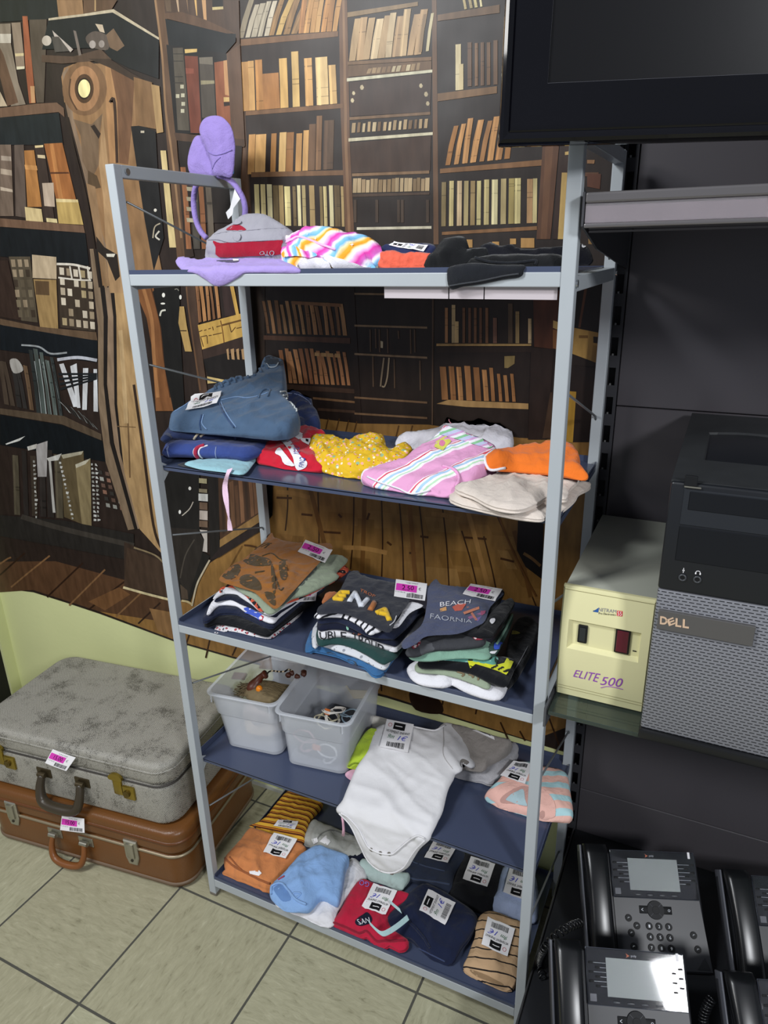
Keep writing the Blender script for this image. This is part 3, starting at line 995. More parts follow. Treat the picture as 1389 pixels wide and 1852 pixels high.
for pts, c in [([(558, 430), (648, 428), (708, 1172), (602, 1166)], '#4f483d'), ([(664, 442), (776, 438), (774, 466), (668, 478)], '#c7a869'), ([(664, 500), (782, 505), (816, 1196), (718, 1192)], '#6d3b2c'), ([(672, 610), (745, 616), (745, 660), (676, 662)], '#854a3a'), ([(794, 516), (915, 510), (946, 1062), (822, 1056)], '#4d463e'), ([(794, 516), (915, 510), (918, 580), (798, 572)], '#6f675a'), ([(808, 722), (930, 722), (932, 750), (810, 760)], '#8d8468'), ([(930, 560), (1050, 540), (1088, 1200), (960, 1190)], '#8a5236'), ([(1012, 545), (1050, 538), (1064, 860), (1026, 850)], '#b98a5d'), ([(1014, 872), (1064, 872), (1066, 910), (1016, 914)], '#c9a86c'), ([(1014, 916), (1068, 916), (1070, 946), (1018, 955)], '#2a1d17')]:
    q(Z5, pts, c)
for (x, y) in ((625, 760), (632, 838), (636, 915), (630, 978), (585, 845)):
    rect(Z5, x, x + 32, y, y + 34, '#b3ad94')
for y in (480, 545, 685, 740):
    rect(Z5, 562, 650, y, y + 7, '#2c2823')
q(Z5, [(1040, 480), (1160, 395), (1205, 1310), (1092, 1310)], '#5c4433')
q(Z5, [(570, 1190), (1200, 1250), (1200, 1320), (590, 1260)], '#4a372a')
q(Z5, [(600, 1262), (1180, 1310), (1150, 2000), (690, 2000)], '#221a16')
row(Z1, 1010, 1360, 1180, 1360, 480, 420, 4, ['#5b5145', '#6d4a35', '#4a443c', '#8a5a3a'], -30, fill=.8)
for y in (1020, 1075, 1130, 1190):
    q(Z1, [(1018, y), (1072, y + 4), (1076, y + 26), (1022, y + 22)], '#a39a80')

# ---- pillar and cupboard seen under the top shelf
q(Z6, [(100, 60), (300, 60), (400, 600), (520, 1300), (330, 1300), (295, 700), (240, 400)], '#7a4f2e')
line(Z6, [(205, 100), (290, 420), (310, 760), (350, 1170)], 34, '#9a6b42')
line(Z6, [(280, 95), (370, 440), (410, 800), (470, 1170)], 14, '#4a2d19')
q(Z6, [(300, 150), (360, 60), (560, 60), (565, 500), (610, 1300), (500, 1300), (420, 900), (382, 500)], '#171614')
for (x, y, a, b) in ((404, 180, 15, 22), (398, 262, 22, 9), (568, 200, 12, 22)):
    ell(Z6, x, y, a, b, '#e2e0d6')
line(Z6, [(370, 382), (385, 335), (425, 325)], 16, '#d8d6c8')
line(Z6, [(512, 125), (535, 120), (552, 138)], 9, '#7d7b70')
q(Z6, [(560, 290), (602, 290), (630, 480), (680, 726), (612, 724), (575, 560), (548, 450)], '#b3935a')
rect(Z6, 566, 628, 520, 530, '#3a2a18')
q(Z6, [(618, 60), (705, 60), (760, 600), (840, 1200), (760, 1200), (640, 300)], '#4a372b')
line(Z6, [(625, 100), (650, 350), (700, 700), (760, 1100)], 14, '#6a4d36')
row(Z6, 735, 448, 965, 396, 360, 340, 5, ['#9a6d45', '#a8784c', '#8a6040'], -35, fill=.6)
q(Z6, [(960, 60), (1060, 60), (1100, 372), (1000, 390)], '#3a2a26')
q(Z6, [(1045, 90), (1082, 90), (1136, 370), (1104, 374)], '#c9a052')
q(Z6, [(735, 470), (1160, 356), (1190, 575), (778, 706)], '#cda556')
q(Z6, [(960, 465), (1170, 410), (1170, 428), (962, 484)], '#6a4a24')
line(Z6, [(955, 425), (975, 520), (990, 640)], 12, '#7a5527')
for (a, b, c, d) in [(745, 535, 780, 520), (795, 522, 820, 515), (838, 508, 862, 500), (878, 485, 886, 520), (915, 488, 958, 476), (880, 565, 970, 545), (760, 585, 825, 570), (840, 572, 870, 568), (825, 575, 830, 650), (1040, 462, 1060, 540), (1060, 540, 1100, 490), (1110, 502, 1160, 490), (765, 590, 790, 680)]:
    line(Z6, [(a, b), (c, d)], 9, '#5c3f1e')
q(Z6, [(778, 706), (1190, 575), (1210, 700), (1000, 760), (790, 800)], '#3a2b24')
q(Z6, [(790, 800), (1010, 740), (1200, 830), (1200, 1000), (860, 990), (810, 900)], '#1d1917')
for (l, r) in ((1012, 1032), (1052, 1084), (1106, 1132), (1155, 1190)):
    q(Z6, [(l, 705), (r, 695), (r + 8, 805), (l + 12, 800)], '#b08d65')
q(Z6, [(825, 965), (1000, 1000), (1000, 1020), (830, 1035)], '#cbb277')
# cupboard base seen under the jeans shelf
q(Z7, [(20, 100), (380, 40), (440, 100), (445, 700), (482, 740), (472, 860), (545, 905), (405, 1200), (345, 1355), (200, 1330)], '#1e1c1a')
q(Z7, [(120, 620), (420, 640), (480, 740), (470, 870), (380, 1150), (330, 1300), (230, 1120), (170, 800)], '#2b2622')
line(Z7, [(390, 740), (300, 900), (250, 1120)], 12, '#4a443c')
q(Z7, [(250, 1180), (320, 1240), (330, 1330), (262, 1325)], '#4d4034')
for (a, b, c, d, k) in [(435, 512, 135, 190, '#a39a78'), (435, 515, 238, 282, '#8a8068'), (430, 522, 286, 365, '#cfcfcb'), (440, 518, 372, 450, '#6b5646'), (440, 520, 452, 550, '#b5a99f'), (438, 520, 552, 622, '#6b5646')]:
    q(Z7, [(a, c), (b, c + 6), (b, d), (a, d - 8)], k)
q(Z7, [(440, 642), (517, 650), (517, 866), (470, 856), (486, 740)], '#b8b0a8')
ell(Z7, 345, 236, 14, 18, '#e2e0da')
ell(Z7, 246, 468, 12, 20, '#e2e0da')
line(Z7, [(268, 505), (340, 440), (378, 368)], 10, '#b5ada0')
q(Z7, [(520, 60), (625, 60), (642, 905), (545, 942)], '#211d1b')
q(Z7, [(622, 60), (1040, 120), (1040, 480), (642, 740)], '#4a3426')
row(Z7, 660, 700, 1030, 470, 480, 340, 8, ['#5f4330', '#6d4e38', '#3a2a20', '#7a573e'], -30, fill=.7, det=False)
q(Z7, [(640, 742), (1040, 476), (1100, 470), (1100, 530), (1040, 562), (640, 818)], '#8f6f43')
q(Z7, [(640, 820), (1040, 566), (1110, 530), (1110, 640), (1040, 655), (640, 912), (540, 944)], '#2a2120')
q(Z7, [(1060, 120), (1160, 130), (1160, 500), (1110, 560), (1060, 600)], '#120f0e')
line(Z7, [(540, 942), (480, 1050), (412, 1190), (365, 1395)], 17, '#c3b79d')
line(Z7, [(262, 1342), (320, 1352), (368, 1380)], 20, '#c3b083')
line(Z7, [(880, 795), (940, 800), (1000, 815)], 16, '#4a2d14')
line(Z7, [(860, 800), (800, 900), (740, 1010)], 6, '#5a3a1c')

MM = bpy.data.materials.new('printed_vinyl')
MM.use_nodes = True
nt = MM.node_tree
b = nt.nodes['Principled BSDF']
at = N(nt, 'ShaderNodeAttribute', attribute_name='Col')
tc = N(nt, 'ShaderNodeTexCoord')
nz = N(nt, 'ShaderNodeTexNoise')
nz.inputs['Scale'].default_value = 18
nz.inputs['Detail'].default_value = 6
mpn = N(nt, 'ShaderNodeMapping')
mpn.inputs['Scale'].default_value = (3, 1, 0.8)
nt.links.new(tc.outputs['Object'], mpn.inputs['Vector'])
nt.links.new(mpn.outputs[0], nz.inputs['Vector'])
cr = N(nt, 'ShaderNodeValToRGB')
cr.color_ramp.elements[0].position = 0.3
cr.color_ramp.elements[0].color = (0.68, 0.66, 0.64, 1)
cr.color_ramp.elements[1].position = 0.7
cr.color_ramp.elements[1].color = (1.12, 1.12, 1.12, 1)
nt.links.new(nz.outputs['Fac'], cr.inputs['Fac'])
ml = N(nt, 'ShaderNodeMix', data_type='RGBA', blend_type='MULTIPLY')
ml.inputs['Factor'].default_value = 1
nt.links.new(at.outputs['Color'], ml.inputs['A'])
nt.links.new(cr.outputs['Color'], ml.inputs['B'])
nt.links.new(ml.outputs['Result'], b.inputs['Base Color'])
b.inputs['Roughness'].default_value = 0.42
b.inputs['Specular IOR Level'].default_value = 0.35
nb = N(nt, 'ShaderNodeTexNoise')
nb.inputs['Scale'].default_value = 5
bp = N(nt, 'ShaderNodeBump')
bp.inputs['Strength'].default_value = 0.25
bp.inputs['Distance'].default_value = 0.02
nt.links.new(tc.outputs['Object'], nb.inputs['Vector'])
nt.links.new(nb.outputs['Fac'], bp.inputs['Height'])
nt.links.new(bp.outputs['Normal'], b.inputs['Normal'])
tag(mur.build('library_mural', MM), 'large printed vinyl wall mural of a dark wooden library, above the yellow wall strip', 'mural')
# ------------------------------------------------------------------ grey steel shelf rack
W_, D_, PW, PD, H_ = 0.85, 0.3803, 0.0206, 0.0195, 1.7595
Z5T, Z4T, Z3T, Z2T, Z1T = 0.0630, 0.4370, 0.8247, 1.1895, 1.5670    # tops of the five shelf panels
rack = empty('shelf_rack', (W_ / 2, D_ / 2, 0), 'grey steel five shelf rack with navy shelves, full of clothes, in the middle', 'shelf')
FOOT = mat('foot_cap', '#6b655c', rough=0.6)
for (x, y) in ((0, 0), (W_ - PW, 0), (0, D_ - PD), (W_ - PW, D_ - PD)):
    p = MB()
    p.rbox(x, x + PW, y, y + PD, 0.008, H_, 0.0015, 2)
    po = p.build('post', STEEL, rack)
    c = MB()
    c.rbox(x - .001, x + PW + .001, y - .001, y + PD + .001, 0, 0.012, 0.004, 3)
    c.build('foot_cap', FOOT, po)
    spots_ = [(PD / 2, Z1T - .012), (PD / 2, Z3T - .012)] + ([(PD + .012, H_ - .011)] if x == 0 and y == 0 else [])
    for dy_, z in spots_:
        b_ = MB()
        b_.cyl((x + PW, y + dy_, z), (x + PW + .003, y + dy_, z), 0.0055, 14)
        b_.build('bolt', mat('bolt_zinc', '#b9bcbf', rough=0.25, metal=0.9), po, smooth=True, sharp=0.6)
for x in (0, W_ - PW):
    for z in (H_, Z3T - .001, Z1T - .002):
        r = MB()
        r.rbox(x + .001, x + PW - .001, PD, D_ - PD, z - .022, z, .0015, 2)
        r.build('side_rail', STEEL, rack)
for (zt, zb_) in ((1.5716, 1.5507), (Z3T - .002, Z3T - .022), (Z5T - .002, Z5T - .0275)):
    for y in (0.0, D_ - PD):
        r = MB()
        dzr = .009 if (y > 0 and zt > 1.5) else 0
        r.rbox(PW, W_ - PW, y + .0005, y + PD - .001, zb_ - dzr, zt - dzr, .0015, 2)
        r.build('front_rail' if y == 0 else 'back_rail', STEEL, rack)
# shelf panels: shallow navy trays
for k, z in enumerate((Z5T, Z4T, Z3T, Z2T, Z1T)):
    s = MB()
    fr = k in (0, 2, 4)
    x0, x1 = (PW + .001, W_ - PW - .001)
    y0, y1 = (0.001 if fr else PD + .0005), D_ - 0.004
    t = 0.0018
    s.box(x0, x1, y0, y1, z - t, z)
    lip = 0.012
    if not fr:
        # trays are wider between the posts and have a small down-turned front
        s.box(0.003, x0, PD + .002, D_ - PD - .002, z - t, z)
        s.box(x1, W_ - .003, PD + .002, D_ - PD - .002, z - t, z)
        s.box(x0, x1, y0, y0 + .0015, z - .008, z + .002)
        s.box(0.003, .0045, PD + .002, D_ - PD - .002, z - .004, z + .016)
        s.box(W_ - .0045, W_ - .003, PD + .002, D_ - PD - .002, z - .014, z + .006)
    else:
        s.box(x0, x1, y0, y0 + .003, z, z + (.0120 if k == 4 else .0065))
        if k < 4:
            s.box(x0, x0 + .0015, y0 + .003, y1, z, z + .012)
            s.box(x1 - .0015, x1, y0 + .003, y1, z, z + .006)
    s.box(x0, x1, y1 - .0015, y1, z, z + (.012 if k < 4 else .001))
    so = s.build('shelf_panel', NAVY, rack)
    if not fr:
        for x in (PW - .002, W_ - PW + .001):
            g = MB()
            zc = z - .012
            y_a = PD - .002
            g.add([(x, y_a, zc + .022), (x + .0015, y_a, zc + .022), (x, y_a + .028, zc + .004), (x + .0015, y_a + .028, zc + .004), (x, y_a, zc - .022), (x + .0015, y_a, zc - .022)],
                  [(0, 2, 4), (1, 5, 3), (0, 1, 3, 2), (2, 3, 5, 4), (4, 5, 1, 0)])
            g.build('gusset', STEEL, rack)
for x in (0.012, W_ - 0.012):
    for (za, zb_) in ((1.698, 1.588), (1.3985, 1.288), (1.0290, .925), (.648, .536), (.279, .168)):
        r = MB()
        r.tube([(x, PD + .010, za), (x, D_ - PD - .004, zb_), (x, D_ - PD + .004, zb_ - .012)], .0022, 8)
        r.build('brace_rod', WIRE, rack, smooth=True)

# price strips taped under the top front rail
for i, (a, c) in enumerate(((695, 811), (813, 875), (877, 1009))):
    p = MB()
    pa, pb = on_y(a, 520, .012), on_y(c, 520, .012)
    p.rbox(pa.x, pb.x, .0115, .0122, 1.5325, 1.557, .0002, 1)
    o = p.build('paper_strip', mat('strip_paper', '#bfb6ba', rough=0.8, spec=.2))
    tag(o, ['longest blank paper strip hanging under top front rail, leftmost of three', 'short blank paper strip hanging under top front rail, middle of three', 'blank paper strip hanging under top front rail beside the right post'][i], 'paper', 'paper strips under the top rail')

# ------------------------------------------------------------------ dark shop gondola on the right
gon = empty('gondola_shelving', (1.5, .43, 0), 'dark grey metal shop shelving wall with slotted upright, right of the clothes rack', 'shelving')
YG = 0.44
x0, x1 = on_y(1110, 490, YG).x, on_y(1136, 490, YG).x
sx0, sx1 = on_y(1115.5, 510, YG).x, on_y(1128.5, 510, YG).x
zt_ = on_y(1122, 496, YG).z
sl = zt_ - on_y(1118, 554, YG).z
hs = zt_ - on_y(1120, 531, YG).z
u = MB()
zs = []
z = zt_ - hs
while z > .12:
    z -= sl
while z < 2.2:
    zs.append(z)
    z += sl
prev = 0.0
for z in zs:
    u.box(x0, x1, YG, YG + .002, prev, z)
    u.box(x0, sx0, YG, YG + .002, z, z + hs)
    u.box(sx1, x1, YG, YG + .002, z, z + hs)
    prev = z + hs
u.box(x0, x1, YG, YG + .002, prev, 2.3)
u.box(x0, x0 + .002, YG + .002, YG + .035, 0, 2.3)
u.box(x1 - .002, x1, YG + .002, YG + .035, 0, 2.3)
u.box(x0, x1, YG + .035, YG + .037, 0, 2.3)
u.box(.8342, .8350, YW - .0005, YG + .03, 0, 2.3)
uo = u.build('upright', DGREY, gon)
for z in zs:
    n_ = MB()
    n_.box(sx0 + .003, sx0 + .0065, YG + .0002, YG + .0018, z, z + .004)
    n_.build('slot_lip', mat('worn_metal', '#8d8d8d', rough=0.4, metal=0.7), uo)
PAN = mat('charcoal_panel', '#4b484c', rough=0.36, spec=0.5, var=0.10, vscale=4)
zc_ = on_y(1130, 1450, YG).z
sp_ = (on_y(1130, 735, YG).z - zc_) / 2
for (za, zb_) in zip((0.16, zc_, zc_ + sp_, zc_ + 2 * sp_, zc_ + 3 * sp_), (zc_ - .002, zc_ + sp_ - .002, zc_ + 2 * sp_ - .002, zc_ + 3 * sp_ - .002, 2.3)):
    p = MB()
    p.rbox(x1 + .001, 2.2, YG + .004, YG + .016, za, zb_, .0015, 1)
    p.build('back_panel', PAN, gon)
d = MB()
ZD_ = 0.175
d.rbox(0.8615, 2.2, -.52, YG + .004, ZD_ - .03, ZD_, .002, 2)
d.box(.8635, 2.2, -.50, YG + .004, 0, ZD_ - .03)
d.build('base_deck', mat('deck_black', '#232427', rough=0.35, var=.06, vscale=5), gon)
r = MB()
r.rbox(.8565, .8605, -.50, YG, ZD_ - .012, ZD_ + .004, .001, 1)
r.build('deck_edge', mat('deck_edge', '#4b4b4c', rough=.35, metal=.5), gon)

# metal shelf with clear price channel, under the television
ms = empty('metal_shelf', (1.5, .17, 1.65), 'dark metal shelf with clear price channel, below the television', 'shelf')
s = MB()
s.box(.862, 2.15, -.012, YG - .001, 1.664, 1.667)
s.box(.862, 2.15, -.016, -.012, 1.652, 1.667)
s.box(.864, 2.15, -.002, 0.0, 1.626, 1.664)
s.box(.864, 2.15, 0.0, .03, 1.622, 1.6245)
s.build('shelf_tray', mat('shelf_tray_grey', '#5d5a5b', rough=0.35, metal=.3), ms)
c = MB()
c.rbox(.861, 2.15, -.0205, -.0165, 1.6335, 1.658, .0008, 1)
c.build('price_channel', mat('clear_channel', '#e8e2e6', rough=0.08, trans=0.85, ior=1.45), ms)
c = MB()
c.rbox(.861, 2.15, -.0165, -.0145, 1.6335, 1.655, .0005, 1)
c.build('price_insert', mat('pale_insert', '#9a8f94', rough=0.3, var=.25, vscale=14), ms)
r = MB()
r.rbox(.8605, 2.15, -.0235, -.012, 1.658, 1.6715, .003, 2)
r.rbox(.8605, 2.15, -.0225, -.014, 1.6275, 1.6335, .002, 2)
r.build('channel_rim', mat('rim_grey', '#6f6c6d', rough=0.3, metal=.5), ms)
for x in (.857,):
    k = MB()
    pts = [(-.022, 1.672), (-.022, 1.630), (.10, 1.600), (YG, 1.560), (YG, 1.672)]
    k.loft([[Vector((x, y, z)) for y, z in pts], [Vector((x + .003, y, z)) for y, z in pts]])
    k.build('bracket', DGREY, ms)

# glass shelf carrying the power supply and the computer
gs = empty('glass_shelf', (1.5, .17, .845), 'clear glass shelf on dark bracket, under the beige power supply', 'shelf')
ZG = .856
g = MB()
g.rbox(.8600, 2.15, -.024, YG - .001, ZG - .008, ZG, .0008, 1)
g.build('glass_pane', mat('shelf_glass', '#9fb3a8', rough=0.02, trans=0.93, ior=1.5), gs)
k = MB()
pts = [(-.027, ZG + .006), (-.027, ZG - .032), (.06, ZG - .045), (YG, ZG - .09), (YG, ZG + .006)]
k.loft([[Vector((.8535, y, z)) for y, z in pts], [Vector((.8575, y, z)) for y, z in pts]])
k.build('bracket', mat('bracket_grey', '#55565a', rough=0.4, metal=.3), gs)
# ------------------------------------------------------------------ cloth builder
BV = {}
CLOTH_LOG = []


def ray_prof(px, py, prof):
    """where the sight line meets a sheet that follows the (y,z) profile and runs along x -> (x, s, point)"""
    r = ray(px, py)
    best = None
    s0 = 0.0
    k = len(prof) - 1
    for i in range(k):
        (ya, za), (yb, zb_) = prof[i], prof[i + 1]
        L = math.hypot(yb - ya, zb_ - za)
        dy, dz = (yb - ya) / L, (zb_ - za) / L
        den = r.y * dz - r.z * dy
        if abs(den) > 1e-9:
            t = ((ya - CAM.y) * dz - (za - CAM.z) * dy) / den
            P = CAM + r * t
            u = (P.y - ya) * dy + (P.z - za) * dz
            lo = -9 if i == 0 else -1e-9
            hi = 9 if i == k - 1 else L + 1e-9
            if t > 0 and lo <= u <= hi and (best is None or t < best[0]):
                best = (t, P.x, s0 + u)
        s0 += L
    if best is None:
        raise RuntimeError('no hit %s %s' % (px, py))
    return best[1], best[2]


class Prof:
    def __init__(s, prof):
        s.p = prof
        s.s = [0.0]
        for a, b in zip(prof, prof[1:]):
            s.s.append(s.s[-1] + math.hypot(b[0] - a[0], b[1] - a[1]))
        segn = []
        for a, b in zip(prof, prof[1:]):
            L = math.hypot(b[0] - a[0], b[1] - a[1])
            segn.append((-(b[1] - a[1]) / L, (b[0] - a[0]) / L))
        s.n = [segn[0]] + [((a[0] + b[0]) / 2, (a[1] + b[1]) / 2) for a, b in zip(segn, segn[1:])] + [segn[-1]]

    def at(s, v):
        i = 0
        while i < len(s.s) - 2 and v > s.s[i + 1]:
            i += 1
        L = s.s[i + 1] - s.s[i]
        t = (v - s.s[i]) / L
        a, b = s.p[i], s.p[i + 1]
        tt = min(max(t, 0), 1)
        na, nb = s.n[i], s.n[i + 1]
        ny, nz_ = na[0] * (1 - tt) + nb[0] * tt, na[1] * (1 - tt) + nb[1] * tt
        l = math.hypot(ny, nz_)
        return a[0] + (b[0] - a[0]) * t, a[1] + (b[1] - a[1]) * t, ny / l, nz_ / l


def fill2d(B, h, seed=0):
    """triangulate a closed 2-D outline with inner points spaced h"""
    B = np.array(B)
    lo, hi = B.min(0), B.max(0)
    rr = random.Random(seed)
    n = len(B)
    A_, C_ = B, np.roll(B, -1, 0)

    def inside(p):
        x, y = p
        c = ((A_[:, 1] > y) != (C_[:, 1] > y))
        with np.errstate(divide='ignore', invalid='ignore'):
            xi = (C_[:, 0] - A_[:, 0]) * (y - A_[:, 1]) / (C_[:, 1] - A_[:, 1]) + A_[:, 0]
        return (np.count_nonzero(c & (x < xi)) % 2) == 1

    def dist(p):
        d = C_ - A_
        l2 = np.maximum((d * d).sum(1), 1e-12)
        t = np.clip(((p - A_) * d).sum(1) / l2, 0, 1)
        q_ = A_ + d * t[:, None]
        return np.sqrt(((p - q_) ** 2).sum(1).min())
    pts = [tuple(p) for p in B]
    nb = len(pts)
    y = lo[1]
    k = 0
    while y < hi[1]:
        x = lo[0] + (h / 2 if k % 2 else 0)
        while x < hi[0]:
            p = np.array((x + rr.uniform(-.12, .12) * h, y + rr.uniform(-.12, .12) * h))
            if inside(p) and dist(p) > h * .45:
                pts.append(tuple(p))
            x += h
        y += h * .87
        k += 1
    sc = 1.0 / max(hi - lo)
    res = delaunay_2d_cdt([Vector(((p[0] - lo[0]) * sc, (p[1] - lo[1]) * sc)) for p in pts], [(i, (i + 1) % nb) for i in range(nb)], [list(range(nb))], 1, 1e-6)
    V = [np.array((v.x / sc + lo[0], v.y / sc + lo[1])) for v in res[0]]
    F = [list(f) for f in res[2]]
    # make all faces counter-clockwise
    for f in F:
        a, b, c = V[f[0]], V[f[1]], V[f[2]]
        if (b[0] - a[0]) * (c[1] - a[1]) - (b[1] - a[1]) * (c[0] - a[0]) < 0:
            f.reverse()
    D = [dist(v) for v in V]
    return V, F, D


def boundary(F):
    cnt = {}
    for f in F:
        for a, b in zip(f, f[1:] + f[:1]):
            cnt[(a, b)] = 1
    nxt = {a: b for (a, b) in cnt if (b, a) not in cnt}
    loops = []
    while nxt:
        a = next(iter(nxt))
        lp = [a]
        b = nxt.pop(a)
        while b != lp[0] and b in nxt:
            lp.append(b)
            b = nxt.pop(b)
        loops.append(lp)
    return max(loops, key=len)


def cloth(name, mats, px, base=None, th=0.02, slope=0.0, prof=None, slab=False, thin=None, puff=0.004, pw=0.03,
          wr=0.003, wf=22, wang=0.0, er=0.0035, layers=1, bulge=None, h=0.008, seed=1, sharp=False, sub=4, parent=None, both=False, lab=None, cat=None, group=None, ridge=0.65, dz=0.0):
    puff *= .7
    h = min(h, .0065)
    px = crom(px, sub) if not sharp else [np.array(p) for p in px]
    if prof is None:
        if slab:
            prof = [(-1.0, base + th), (1.0, base + th)]
        else:
            ya = min(on_z(p[0], p[1], base + .001).y for p in px)
            z = base
            prof = [(ya - .0005, z + .0015), (ya + .25 * th, z + .55 * th), (ya + .7 * th, z + .88 * th), (ya + 1.4 * th, z + th), (ya + 1.4 * th + 1, z + th + slope)]
    PR = Prof(prof)
    B = [ray_prof(p[0], p[1], prof) for p in px]
    # drop near-duplicate points
    Q = []
    for p in B:
        if not Q or math.hypot(p[0] - Q[-1][0], p[1] - Q[-1][1]) > 0.0012:
            Q.append(p)
    B = Q
    ar = sum(a[0] * b[1] - b[0] * a[1] for a, b in zip(B, B[1:] + B[:1]))
    if ar < 0:
        B.reverse()
    V, F, D = fill2d(B, h, seed)
    ca, sa = math.cos(wang), math.sin(wang)
    off = []
    for v, d in zip(V, D):
        x, s_ = v
        wx = x + .018 * noise.noise(Vector((x * 11, s_ * 11, seed * 2.1)))
        ws = s_ + .018 * noise.noise(Vector((x * 11 + 9, s_ * 11, seed * 2.7)))
        a, b = (wx * ca + ws * sa) * wf, (-wx * sa + ws * ca) * wf * .30
        n1 = noise.noise(Vector((a, b, seed * 7.3)))
        n2 = noise.noise(Vector((a * 2.3 + 5, b * 2.3, seed * 3.1)))
        n3 = noise.noise(Vector((x * 9, s_ * 9, seed * 1.7)))
        n4 = noise.noise(Vector((a * 2.7 + 3, b * 2.2 + 8, seed * 4.9)))
        n5 = noise.noise(Vector(((-wx * sa + ws * ca) * wf * 1.3, (wx * ca + ws * sa) * wf * .5, seed * 6.1)))
        rg = max(0, 1 - 3.2 * abs(n1)) ** 1.5 + .55 * max(0, 1 - 3.5 * abs(n4)) ** 1.5 + .5 * max(0, 1 - 4 * abs(n5)) ** 1.5
        wv = (1 - ridge) * (n1 + .4 * n2 + .8 * n3) + ridge * (1.15 * rg - .75 + .5 * n3)
        o = 1.5 * wr * wv * min(1, .35 + d / .03) + puff * (1 - math.exp(-(d / pw) ** 2))
        if er > 0 and d < er:
            t = 1 - d / er
            o -= er * (1 - math.sqrt(max(0, 1 - t * t)))
        off.append(o)
    P, Nn = [], []
    for v, o in zip(V, off):
        y, z, ny, nz_ = PR.at(v[1])
        p = Vector((v[0], y + ny * o, z + nz_ * o + dz))
        if base is not None and p.z < base + .0008:
            p.z = base + .0008
        P.append(p)
        Nn.append(Vector((0, ny, nz_)))
    mb = MB()
    mb.add(P, F)
    for i, v in enumerate(V):
        mb.uv[i] = (v[0], v[1])
    lp = boundary(F)
    nl = len(lp)
    outs = []
    for i in range(nl):
        a, b = V[lp[i - 1]], V[lp[(i + 1) % nl]]
        d = b - a
        d = d / (np.hypot(*d) + 1e-9)
        outs.append(np.array((d[1], -d[0])))
    if thin is not None:
        nv = len(P)
        t = thin
        P2 = [p - n * (t + (2 * max(o, 0) if both else 0)) for p, n, o in zip(P, Nn, off)]
        mb.add(P2, [f[::-1] for f in F])
        for i, v in enumerate(V):
            mb.uv[nv + i] = (v[0], v[1])
        # rounded rim
        R = []
        for k in (1, 2):
            R.append(len(mb.v))
            tt = k / 3
            pts = []
            for i in range(nl):
                o = outs[i]
                y0, z0, ny, nz_ = PR.at(V[lp[i]][1])
                tdir = Vector((o[0], o[1] * nz_, -o[1] * ny))
                pts.append(P[lp[i]].lerp(P2[lp[i]], tt) + tdir * t * .45)
            for i in range(nl):
                mb.uv[len(mb.v) + i] = tuple(V[lp[i]] + outs[i] * t * tt)
            mb.add(pts, [])
        rows = [[i for i in lp], [R[0] + i for i in range(nl)], [R[1] + i for i in range(nl)], [nv + i for i in lp]]
    else:
        rows = [[i for i in lp]]
        m_ = max(4, 4 * layers)
        for k in range(1, m_ + 1):
            tt = k / m_
            st = len(mb.v)
            pts = []
            for i in range(nl):
                p = P[lp[i]]
                hgt = max(p.z - base, 0)
                bl = min(.40 * hgt, .0045) if bulge is None else min(.6 * hgt, bulge)
                o = outs[i]
                bb = bl * (abs(math.sin(math.pi * tt * layers)) * .7 + .3 * math.sin(math.pi * tt)) if layers > 1 else bl * math.sin(math.pi * tt)
                wob = .25 * noise.noise(Vector((p.x * 30, p.y * 30, tt * 3 + seed)))
                bb *= 1 + wob
                pts.append(Vector((p.x + o[0] * bb, p.y + o[1] * bb, p.z - hgt * tt + .0003)))
                mb.uv[st + i] = tuple(V[lp[i]] + o * hgt * tt)
            mb.add(pts, [])
            rows.append([st + i for i in range(nl)])
    for a, b in zip(rows, rows[1:]):
        for i in range(nl):
            j = (i + 1) % nl
            mb.f.append([a[j], a[i], b[i], b[j]])
            mb.mi.append(0)
    # keep behind-the-wall points out
    for v in mb.v:
        if v.y > YM - .004:
            v.y = YM - .004 - (v.y - YM) * 0.0
    BVt = BVHTree.FromPolygons([v.copy() for v in mb.v], mb.f)
    ys = [v.y for v in mb.v]
    zs_ = [v.z for v in mb.v]
    CLOTH_LOG.append((name, round(min(ys), 3), round(max(ys), 3), round(min(zs_), 3), round(max(zs_), 3)))
    o = mb.build(name, mats, parent, smooth=True)
    BV[o.name] = BVt
    if lab:
        tag(o, lab, cat, group)
    return o


def hit(o, px, py):
    r = ray(px, py).normalized()
    loc, n, i, d = BV[o.name].ray_cast(CAM, r)
    if loc is None:
        return None
    if n.dot(r) > 0:
        n = -n
    return loc, n


def patch(o, px, m_, name='print', off=0.0009, step=5, sm=True, parent=None):
    """a printed / sewn-on area that follows the cloth surface"""
    P = crom(px, 3) if sm else [np.array(p, float) for p in px]
    V, F, D = fill2d(P, step)
    pts = []
    for v in V:
        hh = hit(o, *v)
        pts.append(hh[0] + hh[1] * off if hh else None)
    mb = MB()
    keep = [f for f in F if all(pts[i] is not None for i in f)]
    # photo y runs down: reverse the winding
    idx = {}
    vs = []
    fs = []
    for f in keep:
        g = []
        for i in f:
            if i not in idx:
                idx[i] = len(vs)
                vs.append(pts[i])
            g.append(idx[i])
        fs.append(g[::-1])
    if not fs:
        return None
    mb.add(vs, fs)
    for k, i in enumerate(idx):
        pass
    for i, k in idx.items():
        mb.uv[k] = (V[i][0] / 1000, V[i][1] / 1000)
    c = mb.build(name, m_, parent or o, smooth=True)
    return c


def seam(o, px, r, m_, name='seam', n=6, off=0.0, closed=False, parent=None):
    P = crom(px, 5, closed=closed)
    pts = []
    for p in P:
        hh = hit(o, *p)
        if hh:
            pts.append(hh[0] + hh[1] * (off + r * .3))
    if len(pts) < 3:
        return None
    mb = MB()
    mb.tube(pts, r, n, closed=closed)
    return mb.build(name, m_, parent or o, smooth=True)


